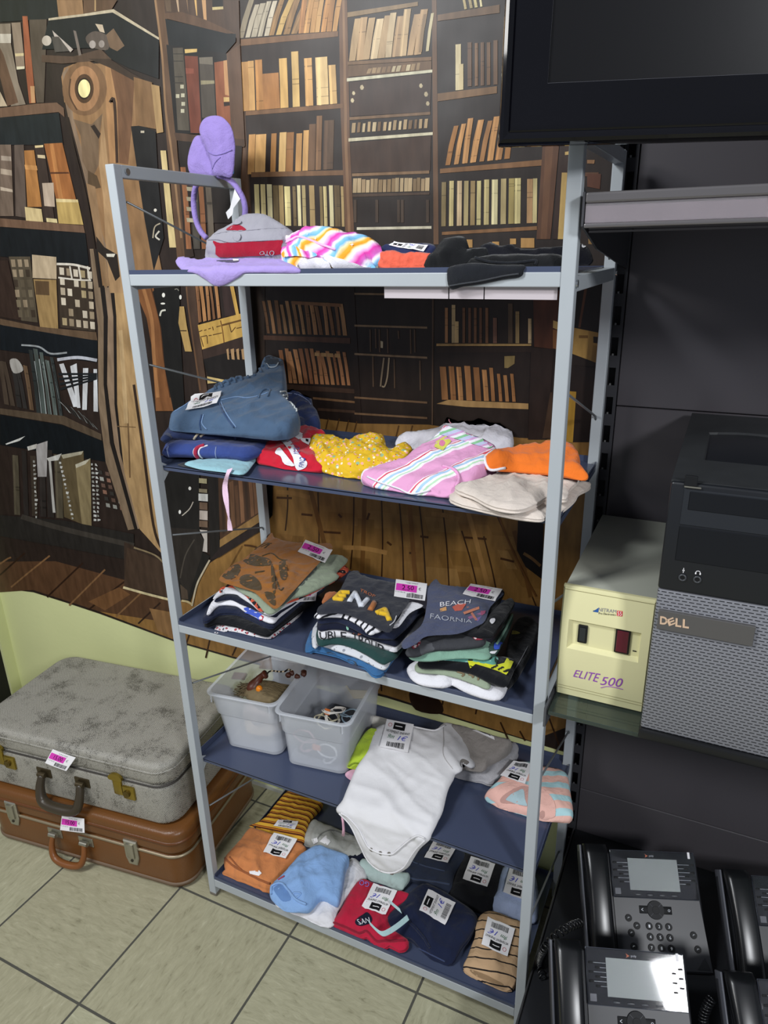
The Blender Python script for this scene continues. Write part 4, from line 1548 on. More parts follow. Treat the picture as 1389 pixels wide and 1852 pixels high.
def surfS(o, quad, off, n=7, smooth=2):
    """surface S(u,v) over a photo quad (TL,TR,BR,BL), laid on an object"""
    tl, tr, br, bl = [np.array(p, float) for p in quad]
    G = [[None] * (n + 1) for _ in range(n + 1)]
    pts, nn = [], Vector((0, 0, 0))
    for i in range(n + 1):
        for j in range(n + 1):
            u, v = i / n, j / n
            p = bl * (1 - u) * (1 - v) + br * u * (1 - v) + tr * u * v + tl * (1 - u) * v
            hh = hit(o, *p)
            if hh:
                G[i][j] = hh[0]
                pts.append(hh[0])
                nn += hh[1]
            else:
                G[i][j] = tuple(p)
    c = sum(pts, Vector((0, 0, 0))) / len(pts)
    A_ = np.array([p - c for p in pts])
    u_, s_, vt = np.linalg.svd(A_, full_matrices=False)
    nrm = Vector(vt[2])
    if nrm.dot(nn) < 0:
        nrm = -nrm
    if len(pts) < 6:
        nrm = nn.normalized()
    for i in range(n + 1):
        for j in range(n + 1):
            if isinstance(G[i][j], tuple):
                r = ray(*G[i][j])
                t = (c - CAM).dot(nrm) / r.dot(nrm)
                G[i][j] = CAM + r * t
    # stiff card: pull towards the mean plane, keep above the cloth
    lift = 0
    H = [[(G[i][j] - c).dot(nrm) for j in range(n + 1)] for i in range(n + 1)]
    S_ = [[x for x in r] for r in H]
    for _ in range(smooth):
        S2 = [[0] * (n + 1) for _ in range(n + 1)]
        for i in range(n + 1):
            for j in range(n + 1):
                v = [S_[a][b] for a in range(max(0, i - 1), min(n, i + 1) + 1) for b in range(max(0, j - 1), min(n, j + 1) + 1)]
                S2[i][j] = sum(v) / len(v)
        S_ = S2
    ex = max(H[i][j] - S_[i][j] for i in range(n + 1) for j in range(n + 1))
    lift = max(0, min(ex, .004)) + off
    K = [[G[i][j] + nrm * (S_[i][j] - H[i][j] + lift) for j in range(n + 1)] for i in range(n + 1)]

    def S(u, v, d=0.0):
        x, y = min(max(u, 0), 1) * n, min(max(v, 0), 1) * n
        i, j = min(int(x), n - 1), min(int(y), n - 1)
        a, b = x - i, y - j
        return K[i][j] * (1 - a) * (1 - b) + K[i + 1][j] * a * (1 - b) + K[i + 1][j + 1] * a * b + K[i][j + 1] * (1 - a) * b + nrm * d
    return S, n


def card(S, n, mb, mi=0, t=0.0003):
    g = [[S(i / n, j / n) for j in range(n + 1)] for i in range(n + 1)]
    vs = [g[i][j] for i in range(n + 1) for j in range(n + 1)]
    fs = [(i * (n + 1) + j, (i + 1) * (n + 1) + j, (i + 1) * (n + 1) + j + 1, i * (n + 1) + j + 1) for i in range(n) for j in range(n)]
    mb.add(vs, fs, mi)


def bar(mb, S, u0, u1, v0, v1, mi, d=0.0003, n=3):
    vs = []
    for i in range(n + 1):
        for v in (v0, v1):
            vs.append(S(u0 + (u1 - u0) * i / n, v, d))
    mb.add(vs, [(2 * i, 2 * i + 2, 2 * i + 3, 2 * i + 1) for i in range(n)], mi)


LBL = [WHITE, MAG, INK, INKG, PENB, PENG, PENR]


def barcode(mb, S, u0, u1, v0, v1, seed, d=0.0004):
    rr = random.Random(seed)
    u = u0
    while u < u1:
        w_ = rr.choice((.008, .012, .02))
        bar(mb, S, u, min(u + w_, u1), v0, v1, 2, d, 1)
        u += w_ + rr.choice((.008, .012, .016))


def pink_label(o, quad, price, off=0.0015, part='price_label', seed=1, S=None):
    if S is None:
        S, n = surfS(o, quad, off)
    else:
        n = 4
    mb = MB()
    card(S, n, mb)
    D = lambda u, v: S(u, v, .0006)
    bar(mb, S, .03, .70, .38, .78, 1)
    put_text(mb, price, D, .22, .60, .46, .72, 2)
    put_text(mb, '€', D, .75, .83, .52, .70, 3)
    put_text(mb, 'T-SHIRT ENFANT' if price == '2.50' else 'VALISE', D, .32, .72, .84, .91, 3)
    put_text(mb, '0 123 456 78', D, .03, .34, .27, .33, 3)
    barcode(mb, S, .40, .92, .06, .30, seed)
    return mb.build(part, LBL, o)


def white_label(o, quad, off=0.0015, seed=1, num='1€', age='9m', part='price_label'):
    """white clothing label: black logo block, VETEMENT ENFANT, pen marks, barcode (quad TL,TR,BR,BL as read)"""
    S, n = surfS(o, quad, off)
    mb = MB()
    card(S, n, mb)
    D = lambda u, v: S(u, v, .0006)
    bar(mb, S, .30, .72, .70, .94, 2)
    bar(mb, S, .36, .62, .81, .84, 0, .0006)
    put_text(mb, 'VETEMENT ENFANT', D, .08, .94, .57, .65, 2)
    put_text(mb, age, D, .18, .42, .38, .52, 5, slant=.3)
    put_text(mb, num, D, .58, .86, .34, .52, 4, slant=.3)
    barcode(mb, S, .20, .82, .08, .26, seed)
    ring = []
    for k in range(13):
        t = k * math.pi / 6
        ring.append((.17 + .07 * math.cos(t), .83 + .07 * math.sin(t)))
    for (a, b), (c, d) in zip(ring, ring[1:]):
        k = .8
        mb.add([D(a, b), D(c, d), D(.17 + (c - .17) * k, .83 + (d - .83) * k), D(.17 + (a - .17) * k, .83 + (b - .83) * k)], [(0, 1, 2, 3)], 6)
    return mb.build(part, LBL, o)


def lettering(o, s, quad, m_, name='lettering', off=0.0014, flipx=False):
    tl, tr, br, bl = [np.array(p, float) for p in quad]
    v, f = text2d(s)
    b = bmesh.new()
    vv = [b.verts.new((x, y, 0)) for x, y in v]
    for q_ in f:
        try:
            b.faces.new([vv[i] for i in q_])
        except ValueError:
            pass
    L = max(np.hypot(*(tr - tl)), 1)
    for _ in range(2):
        es = [e for e in b.edges if e.calc_length() > .10]
        if es:
            bmesh.ops.subdivide_edges(b, edges=es, cuts=1)
    bmesh.ops.triangulate(b, faces=b.faces[:])
    b.verts.index_update()
    pts = []
    for q_ in b.verts:
        u, w_ = q_.co.x, q_.co.y
        if flipx:
            u = 1 - u
        p = bl * (1 - u) * (1 - w_) + br * u * (1 - w_) + tr * u * w_ + tl * (1 - u) * w_
        hh = hit(o, *p)
        pts.append(hh[0] + hh[1] * off if hh else None)
    mb = MB()
    fs = [[x.index for x in q_.verts] for q_ in b.faces]
    b.free()
    fs = [q_ for q_ in fs if all(pts[i] is not None for i in q_)]
    if not fs:
        return None
    mb.add([p if p is not None else Vector((0, 0, 0)) for p in pts], fs)
    used = sorted({i for q_ in fs for i in q_})
    mp_ = {i: k for k, i in enumerate(used)}
    mb.v = [mb.v[i] for i in used]
    mb.f = [[mp_[i] for i in q_] for q_ in mb.f]
    return mb.build(name, m_, o)
# ================================================================== top shelf
B1 = 1.5757
ZT, ZR = (180, 190, 3.655), (480, 380, 4.085)


def TP(y0, k=1.0):
    return [(y0, B1), (y0 + .018, B1 + .038 * k), (y0 + .055, B1 + .085 * k), (y0 + .13, B1 + .125 * k)]


LAV = fab('lavender', '#a290cc', var=.06, bump=.2, bscale=300)
o = cloth('lavender_garment', LAV, T(*ZT, [(505, 1012), (540, 994), (600, 1004), (680, 1010), (740, 990), (800, 1000), (880, 985), (960, 1000), (1080, 1000), (1180, 1010), (1270, 1040), (1310, 1085), (1130, 1086), (960, 1086), (900, 1122), (775, 1183), (690, 1138), (620, 1092), (545, 1060)]),
          prof=[(-.011, 1.50), (-.0062, 1.576), (.000, 1.5835), (.02, 1.586), (.06, 1.600), (.12, 1.622)], thin=.006, puff=.002, wr=.002, h=.009, seed=3,
          lab='folded lavender garment with one corner hanging over the top rail, under the grey cap', cat='clothing')
patch(o, T(*ZT, [(770, 1030), (850, 1026), (920, 1030), (900, 1042), (830, 1040)]), fab('lavender_slit', '#4a4560'), name='neck_opening')
patch(o, T(*ZT, [(880, 1020), (920, 1022), (922, 1032), (885, 1034)]), WHITE, name='care_label', sm=False, off=.0014)

GREY_CAP = fab('cap_grey', '#98969f', var=.05, bscale=900)
o = cloth('cap', GREY_CAP, T(*ZT, [(680, 905), (720, 860), (800, 800), (855, 765), (960, 715), (1060, 703), (1130, 718), (1215, 768), (1262, 815), (1230, 880), (1205, 995), (1000, 1006), (790, 1008), (705, 990)]),
          base=B1 + .012, prof=[(.035, B1 + .008), (.05, B1 + .05), (.085, B1 + .09), (.16, B1 + .125)], puff=.014, pw=.035, wr=.003, seed=5, er=.012,
          lab='grey baseball cap with dark red inside, lying on the lavender garment', cat='hat')
RED_L = fab('cap_red', '#96182e', var=.1)
lin_o = patch(o, T(*ZT, [(752, 900), (800, 912), (870, 908), (960, 902), (1080, 902), (1205, 893), (1200, 940), (1198, 985), (1000, 996), (790, 1002), (770, 940)]), RED_L, name='lining', off=.0012)
patch(o, T(*ZT, [(838, 826), (880, 798), (930, 796), (972, 826), (930, 832), (880, 830)]), RED_L, name='strap_opening', off=.0012)
for (x, y, a, b) in ((916, 876, 24, 24), (905, 780, 34, 18)):
    patch(o, T(*ZT, [(x + a * math.cos(k * .785), y + b * math.sin(k * .785)) for k in range(8)]), GREY_CAP, name='snap_button', off=.003)
seam(o, T(*ZT, [(690, 895), (780, 888), (860, 905), (960, 900), (1100, 893), (1215, 890)]), .0016, GREY_CAP, name='brim_edge')
seam(o, T(*ZT, [(725, 865), (830, 838), (980, 828), (1120, 815), (1255, 815)]), .0009, GREY_CAP)
lettering(o, 'OTO', T(*ZT, [(1160, 992), (1060, 990), (1064, 966), (1160, 962)]), fab('cap_letters', '#9a97a2'), off=.0022)

# lavender animal-ear headband over the left side rail
hb = empty('headband', on_y(400, 350, .30), 'lavender plush headband with two round ears, hooked over the left side rail', 'headband')
PL = fab('lavender_plush', '#9683c4', var=.1, bump=.5, bscale=350)
bp_ = crom(T(*ZT, [(745, 468), (800, 468), (850, 488), (900, 535), (945, 610), (962, 680), (960, 735)]), 4, closed=False)
bp2 = crom(T(*ZT, [(745, 468), (690, 482), (645, 520), (625, 590), (624, 680), (640, 770), (672, 840), (708, 880)]), 4, closed=False)
t = MB()
t.tube([on_y(p[0], p[1], .30) for p in bp_[::-1]] + [on_y(p[0], p[1], .30 + .012) for p in bp2[1:]], .0062, 10)
t.build('band', PL, hb, smooth=True)
e = cloth('ear', PL, T(*ZT, [(575, 385), (590, 290), (620, 217), (655, 205), (690, 230), (735, 350), (760, 450), (735, 467), (660, 470), (600, 460)]), prof=[(.286, 1.5), (.290, 1.9)], thin=.004, both=True, puff=.008, pw=.02, wr=.0015, parent=hb, h=.006)
e = cloth('ear', PL, T(*ZT, [(655, 150), (682, 95), (740, 74), (800, 85), (850, 140), (875, 220), (880, 310), (862, 465), (800, 462), (750, 455), (735, 380), (700, 290), (665, 210)]), prof=[(.280, 1.5), (.276, 1.9)], thin=.004, both=True, puff=.010, pw=.022, wr=.002, parent=hb, h=.006, seed=4)
seam(e, T(*ZT, [(705, 300), (760, 330), (820, 320), (876, 296)]), .0012, fab('plush_fold', '#8474b4'))
seam(e, T(*ZT, [(745, 430), (765, 380), (800, 345)]), .0012, fab('plush_fold', '#8474b4'))
t = MB()
P = [on_y(x, y, .292) for x, y in T(*ZT, [(893, 556), (930, 620), (885, 682), (880, 722), (850, 755), (835, 710), (862, 680)])]
t.poly(P)
t.poly([p + Vector((0, .0005, 0)) for p in P][::-1])
t.build('care_label', WHITE, hb)
t = MB()
P = [on_y(x, y, .305) for x, y in T(*ZT, [(874, 330), (888, 345), (884, 452), (862, 462)])]
t.poly(P)
t.poly([p + Vector((0, .002, 0)) for p in P][::-1])
t.build('blue_tag', mat('tag_cyan', '#3fa9d8', rough=.5), hb)

RB = [(0.0, '#f3ecf4'), (.10, '#f0a9da'), (.20, '#d93fa6'), (.32, '#cf6fc0'), (.40, '#f3ecf4'), (.50, '#8fbfe6'), (.60, '#6fb2dc'), (.68, '#e8dcb0'), (.76, '#eda93a'), (.86, '#e49a2c'), (.93, '#f4e2b8'), (1.0, '#f3ecf4')]
o = cloth('rainbow_swimsuit', stripes('rainbow_cloth', RB, .062, angle=math.radians(48), smooth=True, wob=.01), T(*ZR, [(85, 305), (110, 262), (140, 250), (128, 205), (175, 165), (270, 120), (390, 98), (500, 112), (570, 128), (700, 148), (770, 183), (825, 233), (842, 266), (800, 320), (772, 335), (778, 380), (792, 415), (640, 428), (500, 430), (420, 432), (300, 430), (180, 395), (110, 355)]),
          base=B1, prof=TP(.03), puff=.014, pw=.03, wr=.008, wf=20, wang=.6, seed=11, er=.008, h=.007,
          lab='crumpled rainbow diagonal striped swimsuit with white lining on top shelf', cat='clothing')
WL = fab('white_lining', '#dcdae2', var=.05)
patch(o, T(*ZR, [(235, 425), (262, 390), (300, 362), (400, 368), (480, 392), (496, 418), (480, 432), (400, 430), (300, 432)]), WL, name='lining', off=.006)
patch(o, T(*ZR, [(418, 335), (520, 348), (620, 380), (720, 405), (790, 420), (700, 430), (560, 430), (500, 410), (450, 370)]), WL, name='lining', off=.004)
patch(o, T(*ZR, [(130, 320), (160, 285), (240, 270), (310, 300), (370, 330), (370, 350), (260, 340), (180, 345), (150, 350)]), stripes('rainbow_inside', RB, .03, angle=math.radians(20), smooth=True), name='inner_fold', off=.004)
seam(o, T(*ZR, [(90, 300), (120, 262), (200, 215), (260, 200), (400, 250), (520, 290)]), .0022, stripes('rainbow_cloth', RB, .05), name='hem')
for (x, y, a) in ((368, 215, 14), (640, 258, 14), (602, 240, 7), (645, 228, 7), (310, 183, 7)):
    patch(o, T(*ZR, [(x + a * (1 if k % 2 == 0 else .25) * math.cos(k * .785), y + a * 1.2 * (1 if k % 2 == 0 else .25) * math.sin(k * .785)) for k in range(8)]), WHITE, name='star_print', sm=False, off=.0015)

o = cloth('navy_shirt', fab('navy_tee_top', '#2a3156'), T(*ZR, [(768, 345), (830, 305), (845, 268), (900, 240), (1000, 234), (1100, 234), (1240, 245), (1245, 330), (1205, 428), (900, 430), (800, 425), (772, 390)]), base=B1, prof=TP(.07, .9), puff=.006, wr=.004, seed=12,
          lab='navy blue shirt with white label behind the coral fleece on top shelf', cat='shirt')
white_label(o, T(*ZR, [(915, 268), (955, 243), (1205, 266), (1170, 312)]), seed=2)
o = cloth('coral_fleece', fab('coral_fleece', '#d9614a', var=.3, bump=1.0, bscale=160, vscale=120), T(*ZR, [(840, 312), (870, 292), (950, 288), (1010, 308), (1100, 298), (1235, 314), (1215, 350), (1195, 400), (1205, 428), (1060, 430), (930, 430), (870, 402), (845, 352)]), base=B1, prof=TP(.035, 1.0), puff=.008, wr=.005, wf=120, ridge=.2, seed=13, h=.0045,
          lab='coral red fluffy fleece roll in front of the navy shirt on top shelf', cat='clothing')

BLK = fab('black_cotton', '#17181a', var=.2)
BLK2 = fab('black_denim', '#1d1f24', var=.2)
Z8L = Z8
o = cloth('dark_clothes_pile', fab('ink_navy', '#14151d', var=.2), T(*Z8L, [(470, 855), (520, 820), (560, 812), (640, 835), (720, 818), (765, 848), (900, 856), (1000, 850), (1100, 835), (1250, 825), (1300, 835), (1335, 890), (1325, 965), (1265, 1005), (900, 1008), (600, 1000)]), base=B1, prof=TP(.12, .8), puff=.008, wr=.006, seed=14,
          lab='dark navy black clothes piled at the back of the top shelf, behind the right post', cat='clothing')
patch(o, T(*Z8L, [(1268, 838), (1290, 828), (1302, 840), (1290, 860), (1270, 858)]), WHITE, name='care_label')
o = cloth('black_hoodie', BLK, T(*Z8L, [(45, 975), (60, 920), (100, 880), (150, 812), (190, 775), (260, 768), (340, 764), (362, 800), (355, 860), (440, 848), (520, 858), (460, 910), (400, 935), (440, 965), (320, 1000), (250, 1012), (80, 1012)]), base=B1, prof=TP(.03, 1.0), puff=.012, wr=.007, wf=16, seed=15,
          lab='crumpled black hoodie beside the coral fleece on top shelf', cat='clothing')
o = cloth('black_leggings', BLK, T(*Z8L, [(385, 945), (430, 925), (560, 905), (760, 898), (900, 902), (960, 895), (1115, 912), (1118, 1008), (960, 1010), (800, 1010), (640, 990), (470, 975)]), base=B1, prof=TP(.015, .9), puff=.004, wr=.003, seed=16,
          lab='folded black leggings lying on top shelf next to the right post', cat='trousers')
patch(o, T(*Z8L, [(955, 910), (1000, 890), (1060, 903), (1116, 908), (1112, 916), (1040, 912), (990, 908)]), WHITE, name='care_label', off=.003)
seam(o, T(*Z8L, [(388, 948), (430, 938), (520, 965), (650, 978), (780, 975), (900, 962), (912, 975), (905, 988)]), .0022, BLK2, name='hem')
o = cloth('black_jeans', BLK2, T(*Z8L, [(213, 1030), (260, 990), (340, 972), (430, 962), (540, 975), (640, 982), (800, 985), (795, 1030), (775, 1072), (640, 1092), (480, 1127), (330, 1150), (228, 1168)]), prof=[(-.012, 1.50), (-.0070, 1.578), (-.002, 1.5865), (.015, 1.592), (.06, 1.612)], thin=.004, puff=.001, wr=.0015, seed=17,
          lab='black jeans leg hanging down over the front of the top rail', cat='trousers')
seam(o, T(*Z8L, [(230, 1160), (330, 1142), (480, 1119), (640, 1084), (774, 1064)]), .0013, fab('black_seam', '#3a3c40'))

# ================================================================== second shelf
B2 = Z2T + .0012
ZJ, ZY, ZO = (260, 620, 3.858), (540, 720, 4.34), (820, 760, 4.63)
DEN_N = fab('navy_denim', '#242e4e', var=.2, bscale=900)
DEN_D = fab('dark_denim', '#34457f', var=.25, bscale=900)
DEN_L = fab('washed_denim', '#465b74', var=.22, bscale=1000, vscale=25)

o = cloth('black_cloth', fab('black_flat', '#191b24'), T(*ZJ, [(235, 838), (330, 826), (620, 820), (600, 850), (420, 872), (300, 860)]), base=B2, th=.004, slab=True, puff=.001, wr=.001, seed=20, lab='thin black cloth at the bottom of the jeans pile, under the pale blue garment', cat='clothing')
o = cloth('pale_blue_trousers', fab('pale_aqua', '#8fb9c4', var=.08), T(*ZJ, [(290, 826), (450, 800), (700, 760), (900, 650), (1075, 575), (1060, 600), (960, 660), (830, 740), (760, 830), (690, 900), (560, 884), (420, 868), (340, 850)]), base=B2 + .004, th=.007, slab=True, puff=.002, wr=.002, seed=21,
          lab='pale aqua blue trousers sticking out under the jeans pile', cat='trousers')
o = cloth('dark_jeans_bunched', fab('dark_blue_jeans', '#2a3559', var=.25), T(*ZJ, [(820, 520), (880, 400), (960, 330), (1060, 308), (1160, 348), (1172, 420), (1212, 480), (1200, 560), (1100, 575), (980, 610), (860, 650)]), base=B2 + .012, th=.055, slope=.35, puff=.012, wr=.009, wf=18, wang=.8, seed=22,
          lab='dark blue jeans bunched at the back right of the jeans pile', cat='trousers')
seam(o, T(*ZJ, [(980, 350), (1070, 360), (1140, 400), (1165, 430)]), .0012, fab('denim_thread', '#7f8cb0'))
o = cloth('blue_jeans_folded', DEN_D, T(*ZJ, [(160, 735), (175, 712), (400, 716), (620, 728), (720, 735), (840, 690), (1000, 600), (1000, 520), (700, 520), (300, 620), (190, 660)]), base=B2 + .010, th=.028, slab=True, bulge=.012, puff=.003, wr=.002, seed=23,
          lab='mid blue folded jeans with red and white side stripe, lower in the jeans pile', cat='trousers')
for dx, c in ((0, '#d8d8de'), (12, '#a02a44'), (36, '#d8d8de')):
    seam(o, T(*ZJ, [(390 + dx + 22, 716), (362 + dx, 735), (348 + dx, 765), (362 + dx, 795), (392 + dx, 815)]), .0045 if c == '#a02a44' else .0018, fab('stripe_' + c[1:], c), name='side_stripe', off=-.0008 if c == '#a02a44' else 0)
seam(o, T(*ZJ, [(172, 720), (164, 750), (175, 795)]), .0012, fab('denim_thread', '#7f8cb0'))
seam(o, T(*ZJ, [(505, 728), (500, 770), (508, 812)]), .0012, fab('denim_thread', '#7f8cb0'))
o = cloth('navy_shorts', DEN_N, T(*ZJ, [(148, 634), (180, 612), (340, 616), (640, 610), (740, 618), (860, 618), (1000, 560), (1130, 500), (1050, 430), (700, 440), (400, 480), (230, 540), (170, 590)]), base=B2 + .037, th=.022, slab=True, bulge=.010, puff=.003, wr=.003, layers=1, seed=24,
          lab='navy shorts with beige drawstring, in the middle of the jeans pile', cat='shorts')
seam(o, T(*ZJ, [(648, 618), (640, 650), (648, 690), (680, 715)]), .003, fab('navy_edge', '#3a4668'), name='hem')
for pts in ([(350, 670), (380, 640), (420, 628), (470, 622)], [(395, 655), (440, 632), (480, 622), (545, 626)]):
    seam(o, T(*ZJ, pts), .0025, fab('drawstring_beige', '#b3a891'), name='drawstring', off=.001)
o = cloth('washed_jeans', DEN_L, T(*ZJ, [(183, 505), (215, 470), (330, 390), (470, 312), (540, 275), (620, 255), (700, 235), (770, 215), (812, 165), (835, 110), (870, 94), (962, 104), (972, 170), (977, 240), (972, 300), (960, 340), (1005, 390), (1050, 440), (1072, 480), (1030, 530), (960, 570), (890, 608), (700, 600), (560, 608), (420, 620), (330, 614), (190, 610)]), base=B2 + .058, th=.042, slope=.30, puff=.010, wr=.006, wf=15, wang=-.5, seed=26, h=.007,
          lab='light washed denim jeans with white label, topmost of the jeans pile', cat='trousers')
TH = fab('denim_seam', '#6d87aa', var=.3)
DKS = fab('denim_shadow_seam', '#33486a', var=.3)
seam(o, T(*ZJ, [(525, 420), (550, 480), (590, 540), (630, 590)]), .0018, DKS)
seam(o, T(*ZJ, [(540, 412), (566, 474), (606, 536), (646, 590)]), .0013, TH)
seam(o, T(*ZJ, [(405, 500), (392, 560), (398, 605)]), .0018, DKS)
seam(o, T(*ZJ, [(418, 500), (406, 560), (440, 605)]), .0013, TH)
seam(o, T(*ZJ, [(540, 400), (640, 378), (720, 384), (800, 370), (870, 345)]), .0013, TH)
seam(o, T(*ZJ, [(215, 480), (280, 440), (330, 405)]), .0013, TH)
for k in range(9):
    x, y = 470 + k * 45, 308 - k * 16 - (8 if k > 6 else 0) * (k - 6)
    seam(o, T(*ZJ, [(x - 6, y + 6), (x + 10, y - 8), (x + 28, y - 2), (x + 34, y + 20)]), .0035, DEN_L, name='waist_gather')
seam(o, T(*ZJ, [(860, 150), (880, 175), (920, 172), (940, 145)]), .0014, fab('cord_white', '#a9b4bc'), name='drawstring', off=.002)
patch(o, T(*ZJ, [(830, 120), (868, 96), (962, 106), (970, 165), (920, 150), (870, 150)]), fab('inside_dark_denim', '#2b3440'), name='inner_fold', off=.001)
seam(o, T(*ZJ, [(800, 385), (830, 330), (880, 330), (860, 375)]), .0025, DEN_L, name='belt_loop')
for k in range(6):
    seam(o, T(*ZJ, [(950 + k * 22, 345 + k * 24), (985 + k * 16, 340 + k * 24), (1000 + k * 13, 380 + k * 20)]), .0018, fab('fray', '#b9bfc0'), name='frayed_edge', off=.001)
white_label(o, T(*ZJ, [(335, 398), (548, 348), (515, 440), (295, 495)]), seed=4, age='4a')

o = cloth('red_shorts', fab('red_jersey', '#c01f33', var=.1), T(*ZJ, [(790, 795), (840, 700), (900, 650), (1000, 610), (1090, 568), (1160, 572), (1262, 615), (1180, 660), (1200, 800), (1232, 862), (1100, 888), (980, 882), (880, 836)]), base=B2, th=.035, slope=.18, puff=.008, wr=.006, seed=28,
          lab='red shorts with white lettered stripe, between jeans pile and yellow garment', cat='shorts')
WS = fab('white_stripe', '#e3e1e6', var=.04)
patch(o, T(*ZJ, [(945, 668), (985, 652), (1010, 664), (1060, 740), (1110, 805), (1142, 835), (1130, 870), (1080, 888), (1055, 860), (1040, 800), (1000, 730)]), WS, name='side_stripe', off=.0012)
for (s_, qd) in (('FIND', [(1086, 862), (1092, 795), (1130, 808), (1118, 868)]), ('YOU', [(1050, 778), (1040, 715), (1086, 735), (1098, 790)]), ('LLIN', [(1012, 705), (965, 668), (992, 660), (1042, 700)])):
    a, b, c, d = T(*ZJ, qd)
    lettering(o, s_, (d, c, b, a) if False else (a, b, c, d), fab('letter_navy', '#39418c') if s_ != 'LLIN' else fab('letter_purple', '#7a5a9c'), off=.0024)
patch(o, T(*ZJ, [(1045, 655), (1080, 620), (1166, 672), (1152, 716), (1110, 695)]), WHITE, name='price_label', sm=False, off=.0016)
patch(o, T(*ZJ, [(1130, 672), (1150, 678), (1150, 696), (1130, 690)]), INK, name='label_print', sm=False, off=.002)
patch(o, T(*ZJ, [(920, 770), (950, 735), (1000, 790), (1055, 850), (1040, 862), (985, 845), (960, 800)]), WS, name='rolled_hem', off=.003)

YF = spots('yellow_floral', '#d9b12c', [('#e9a89a', 95, .28), ('#8fae8c', 62, .24), ('#b3452a', 120, .16), ('#f0e6c4', 80, .20)])
o = cloth('yellow_floral_shorts', YF, T(*ZY, [(85, 372), (95, 310), (140, 274), (200, 264), (300, 284), (400, 320), (450, 290), (560, 281), (655, 283), (672, 320), (662, 352), (730, 385), (800, 348), (860, 348), (892, 386), (850, 452), (740, 500), (650, 560), (560, 640), (470, 626), (430, 602), (360, 626), (290, 602), (200, 542), (120, 462)]), base=B2, th=.038, slope=.14, puff=.014, pw=.03, wr=.010, wf=16, wang=.9, seed=31, h=.0065,
          lab='crumpled yellow floral shorts in the middle of the second shelf', cat='shorts')
o = cloth('white_baby_clothes', fab('white_quilt', '#dcdae2', var=.05, bump=.6, bscale=120), [(719, 800), (720, 788), (735, 780), (770, 774), (800, 765), (818, 746), (824, 745), (840, 756), (865, 750), (882, 745), (897, 758), (915, 765), (926, 779), (920, 796), (905, 806), (893, 815), (860, 800), (800, 800), (760, 806), (728, 812)], base=B2, th=.045, slope=.42, puff=.010, wr=.006, seed=32,
          lab='white quilted baby garment behind the pink striped shorts', cat='clothing')
seam(o, [(816, 766), (812, 758), (822, 747)], .001, fab('pink_piping', '#e39aa8'), name='piping')
PS = [(0, '#dc9fc6'), (.26, '#f2e9f0'), (.30, '#d4566a'), (.35, '#f4eef2'), (.44, '#a9c9e8'), (.52, '#f3eff4'), (.58, '#b7dcb9'), (.63, '#f0e2ee'), (.70, '#dc9fc6')]
o = cloth('pink_striped_shorts', stripes('candy_stripes', PS, .062, angle=math.radians(38), wob=.006), [(664, 862), (655, 850), (676, 842), (706, 832), (731, 825), (747, 811), (763, 801), (789, 782), (798, 771), (807, 765), (830, 775), (860, 785), (893, 800), (893, 812), (878, 818), (876, 832), (862, 848), (850, 862), (832, 866), (828, 879), (812, 890), (793, 893), (780, 888), (745, 895), (715, 885), (683, 874)], base=B2, th=.032, slope=.42, puff=.006, wr=.005, wf=18, wang=-.7, seed=33, h=.0065,
          lab='pink, white and blue striped shorts with yellow patch on second shelf', cat='shorts')
patch(o, [(789, 800), (806, 789), (816, 799), (801, 816), (785, 809)], fab('yellow_patch', '#d9d860'), name='badge', sm=False, off=.0018)
patch(o, [(796, 799), (802, 797), (806, 803), (800, 809), (794, 805)], fab('pink_motif', '#d77fa0'), name='badge_print', off=.0024)
patch(o, [(789, 783), (800, 770), (830, 778), (860, 788), (890, 802), (884, 812), (850, 802), (815, 792)], stripes('waist_stripes', [(0, '#c9cfee'), (.3, '#8fc99a'), (.55, '#f0eef4'), (.8, '#d6a9d6')], .018, angle=1.9), name='waistband', off=.0015)
seam(o, [(664, 862), (690, 873), (720, 883), (745, 893), (778, 886)], .0018, WS, name='hem')
seam(o, [(800, 843), (822, 850), (830, 866), (824, 880)], .0030, fab('pink_ruffle', '#e3a3cd'), name='ruffle')

CR = fab('cream_fleece', '#d9cdc2', var=.05)
o = cloth('cream_trousers_lower', CR, T(*ZO, [(-5, 640), (40, 560), (300, 520), (700, 560), (1000, 520), (1120, 500), (1126, 535), (1040, 580), (1000, 640), (900, 720), (770, 770), (720, 790), (560, 775), (400, 745), (200, 700)]), base=B2, th=.014, slab=True, puff=.003, wr=.004, layers=2, seed=34,
          lab='cream trousers, lower pair of two at the right end of second shelf', cat='trousers')
o = cloth('cream_trousers_upper', CR, T(*ZO, [(35, 522), (150, 492), (300, 450), (450, 400), (560, 400), (700, 430), (800, 450), (1020, 420), (1032, 470), (960, 540), (930, 620), (800, 600), (700, 650), (600, 695), (480, 708), (330, 675), (180, 598), (60, 558)]), base=B2 + .015, th=.016, slab=True, puff=.006, wr=.005, layers=2, seed=35,
          lab='cream trousers, upper pair of two at the right end of second shelf', cat='trousers')
OR = fab('orange_jersey', '#e8762a', var=.08)
o = cloth('orange_shirt', OR, T(*ZO, [(265, 335), (275, 282), (310, 246), (420, 230), (550, 196), (650, 180), (720, 185), (790, 156), (960, 168), (1012, 210), (1046, 260), (1042, 330), (1080, 380), (1112, 440), (1090, 482), (1040, 482), (920, 418), (780, 402), (600, 402), (430, 398), (320, 425), (280, 392)]), base=B2 + .034, th=.03, slope=.2, puff=.008, wr=.007, wf=16, seed=36,
          lab='orange jersey shirt with white neckband, lying on the cream trousers', cat='shirt')
seam(o, T(*ZO, [(420, 232), (310, 248), (275, 285), (268, 335), (284, 385), (322, 416), (440, 402)]), .0028, WS, name='neckband')

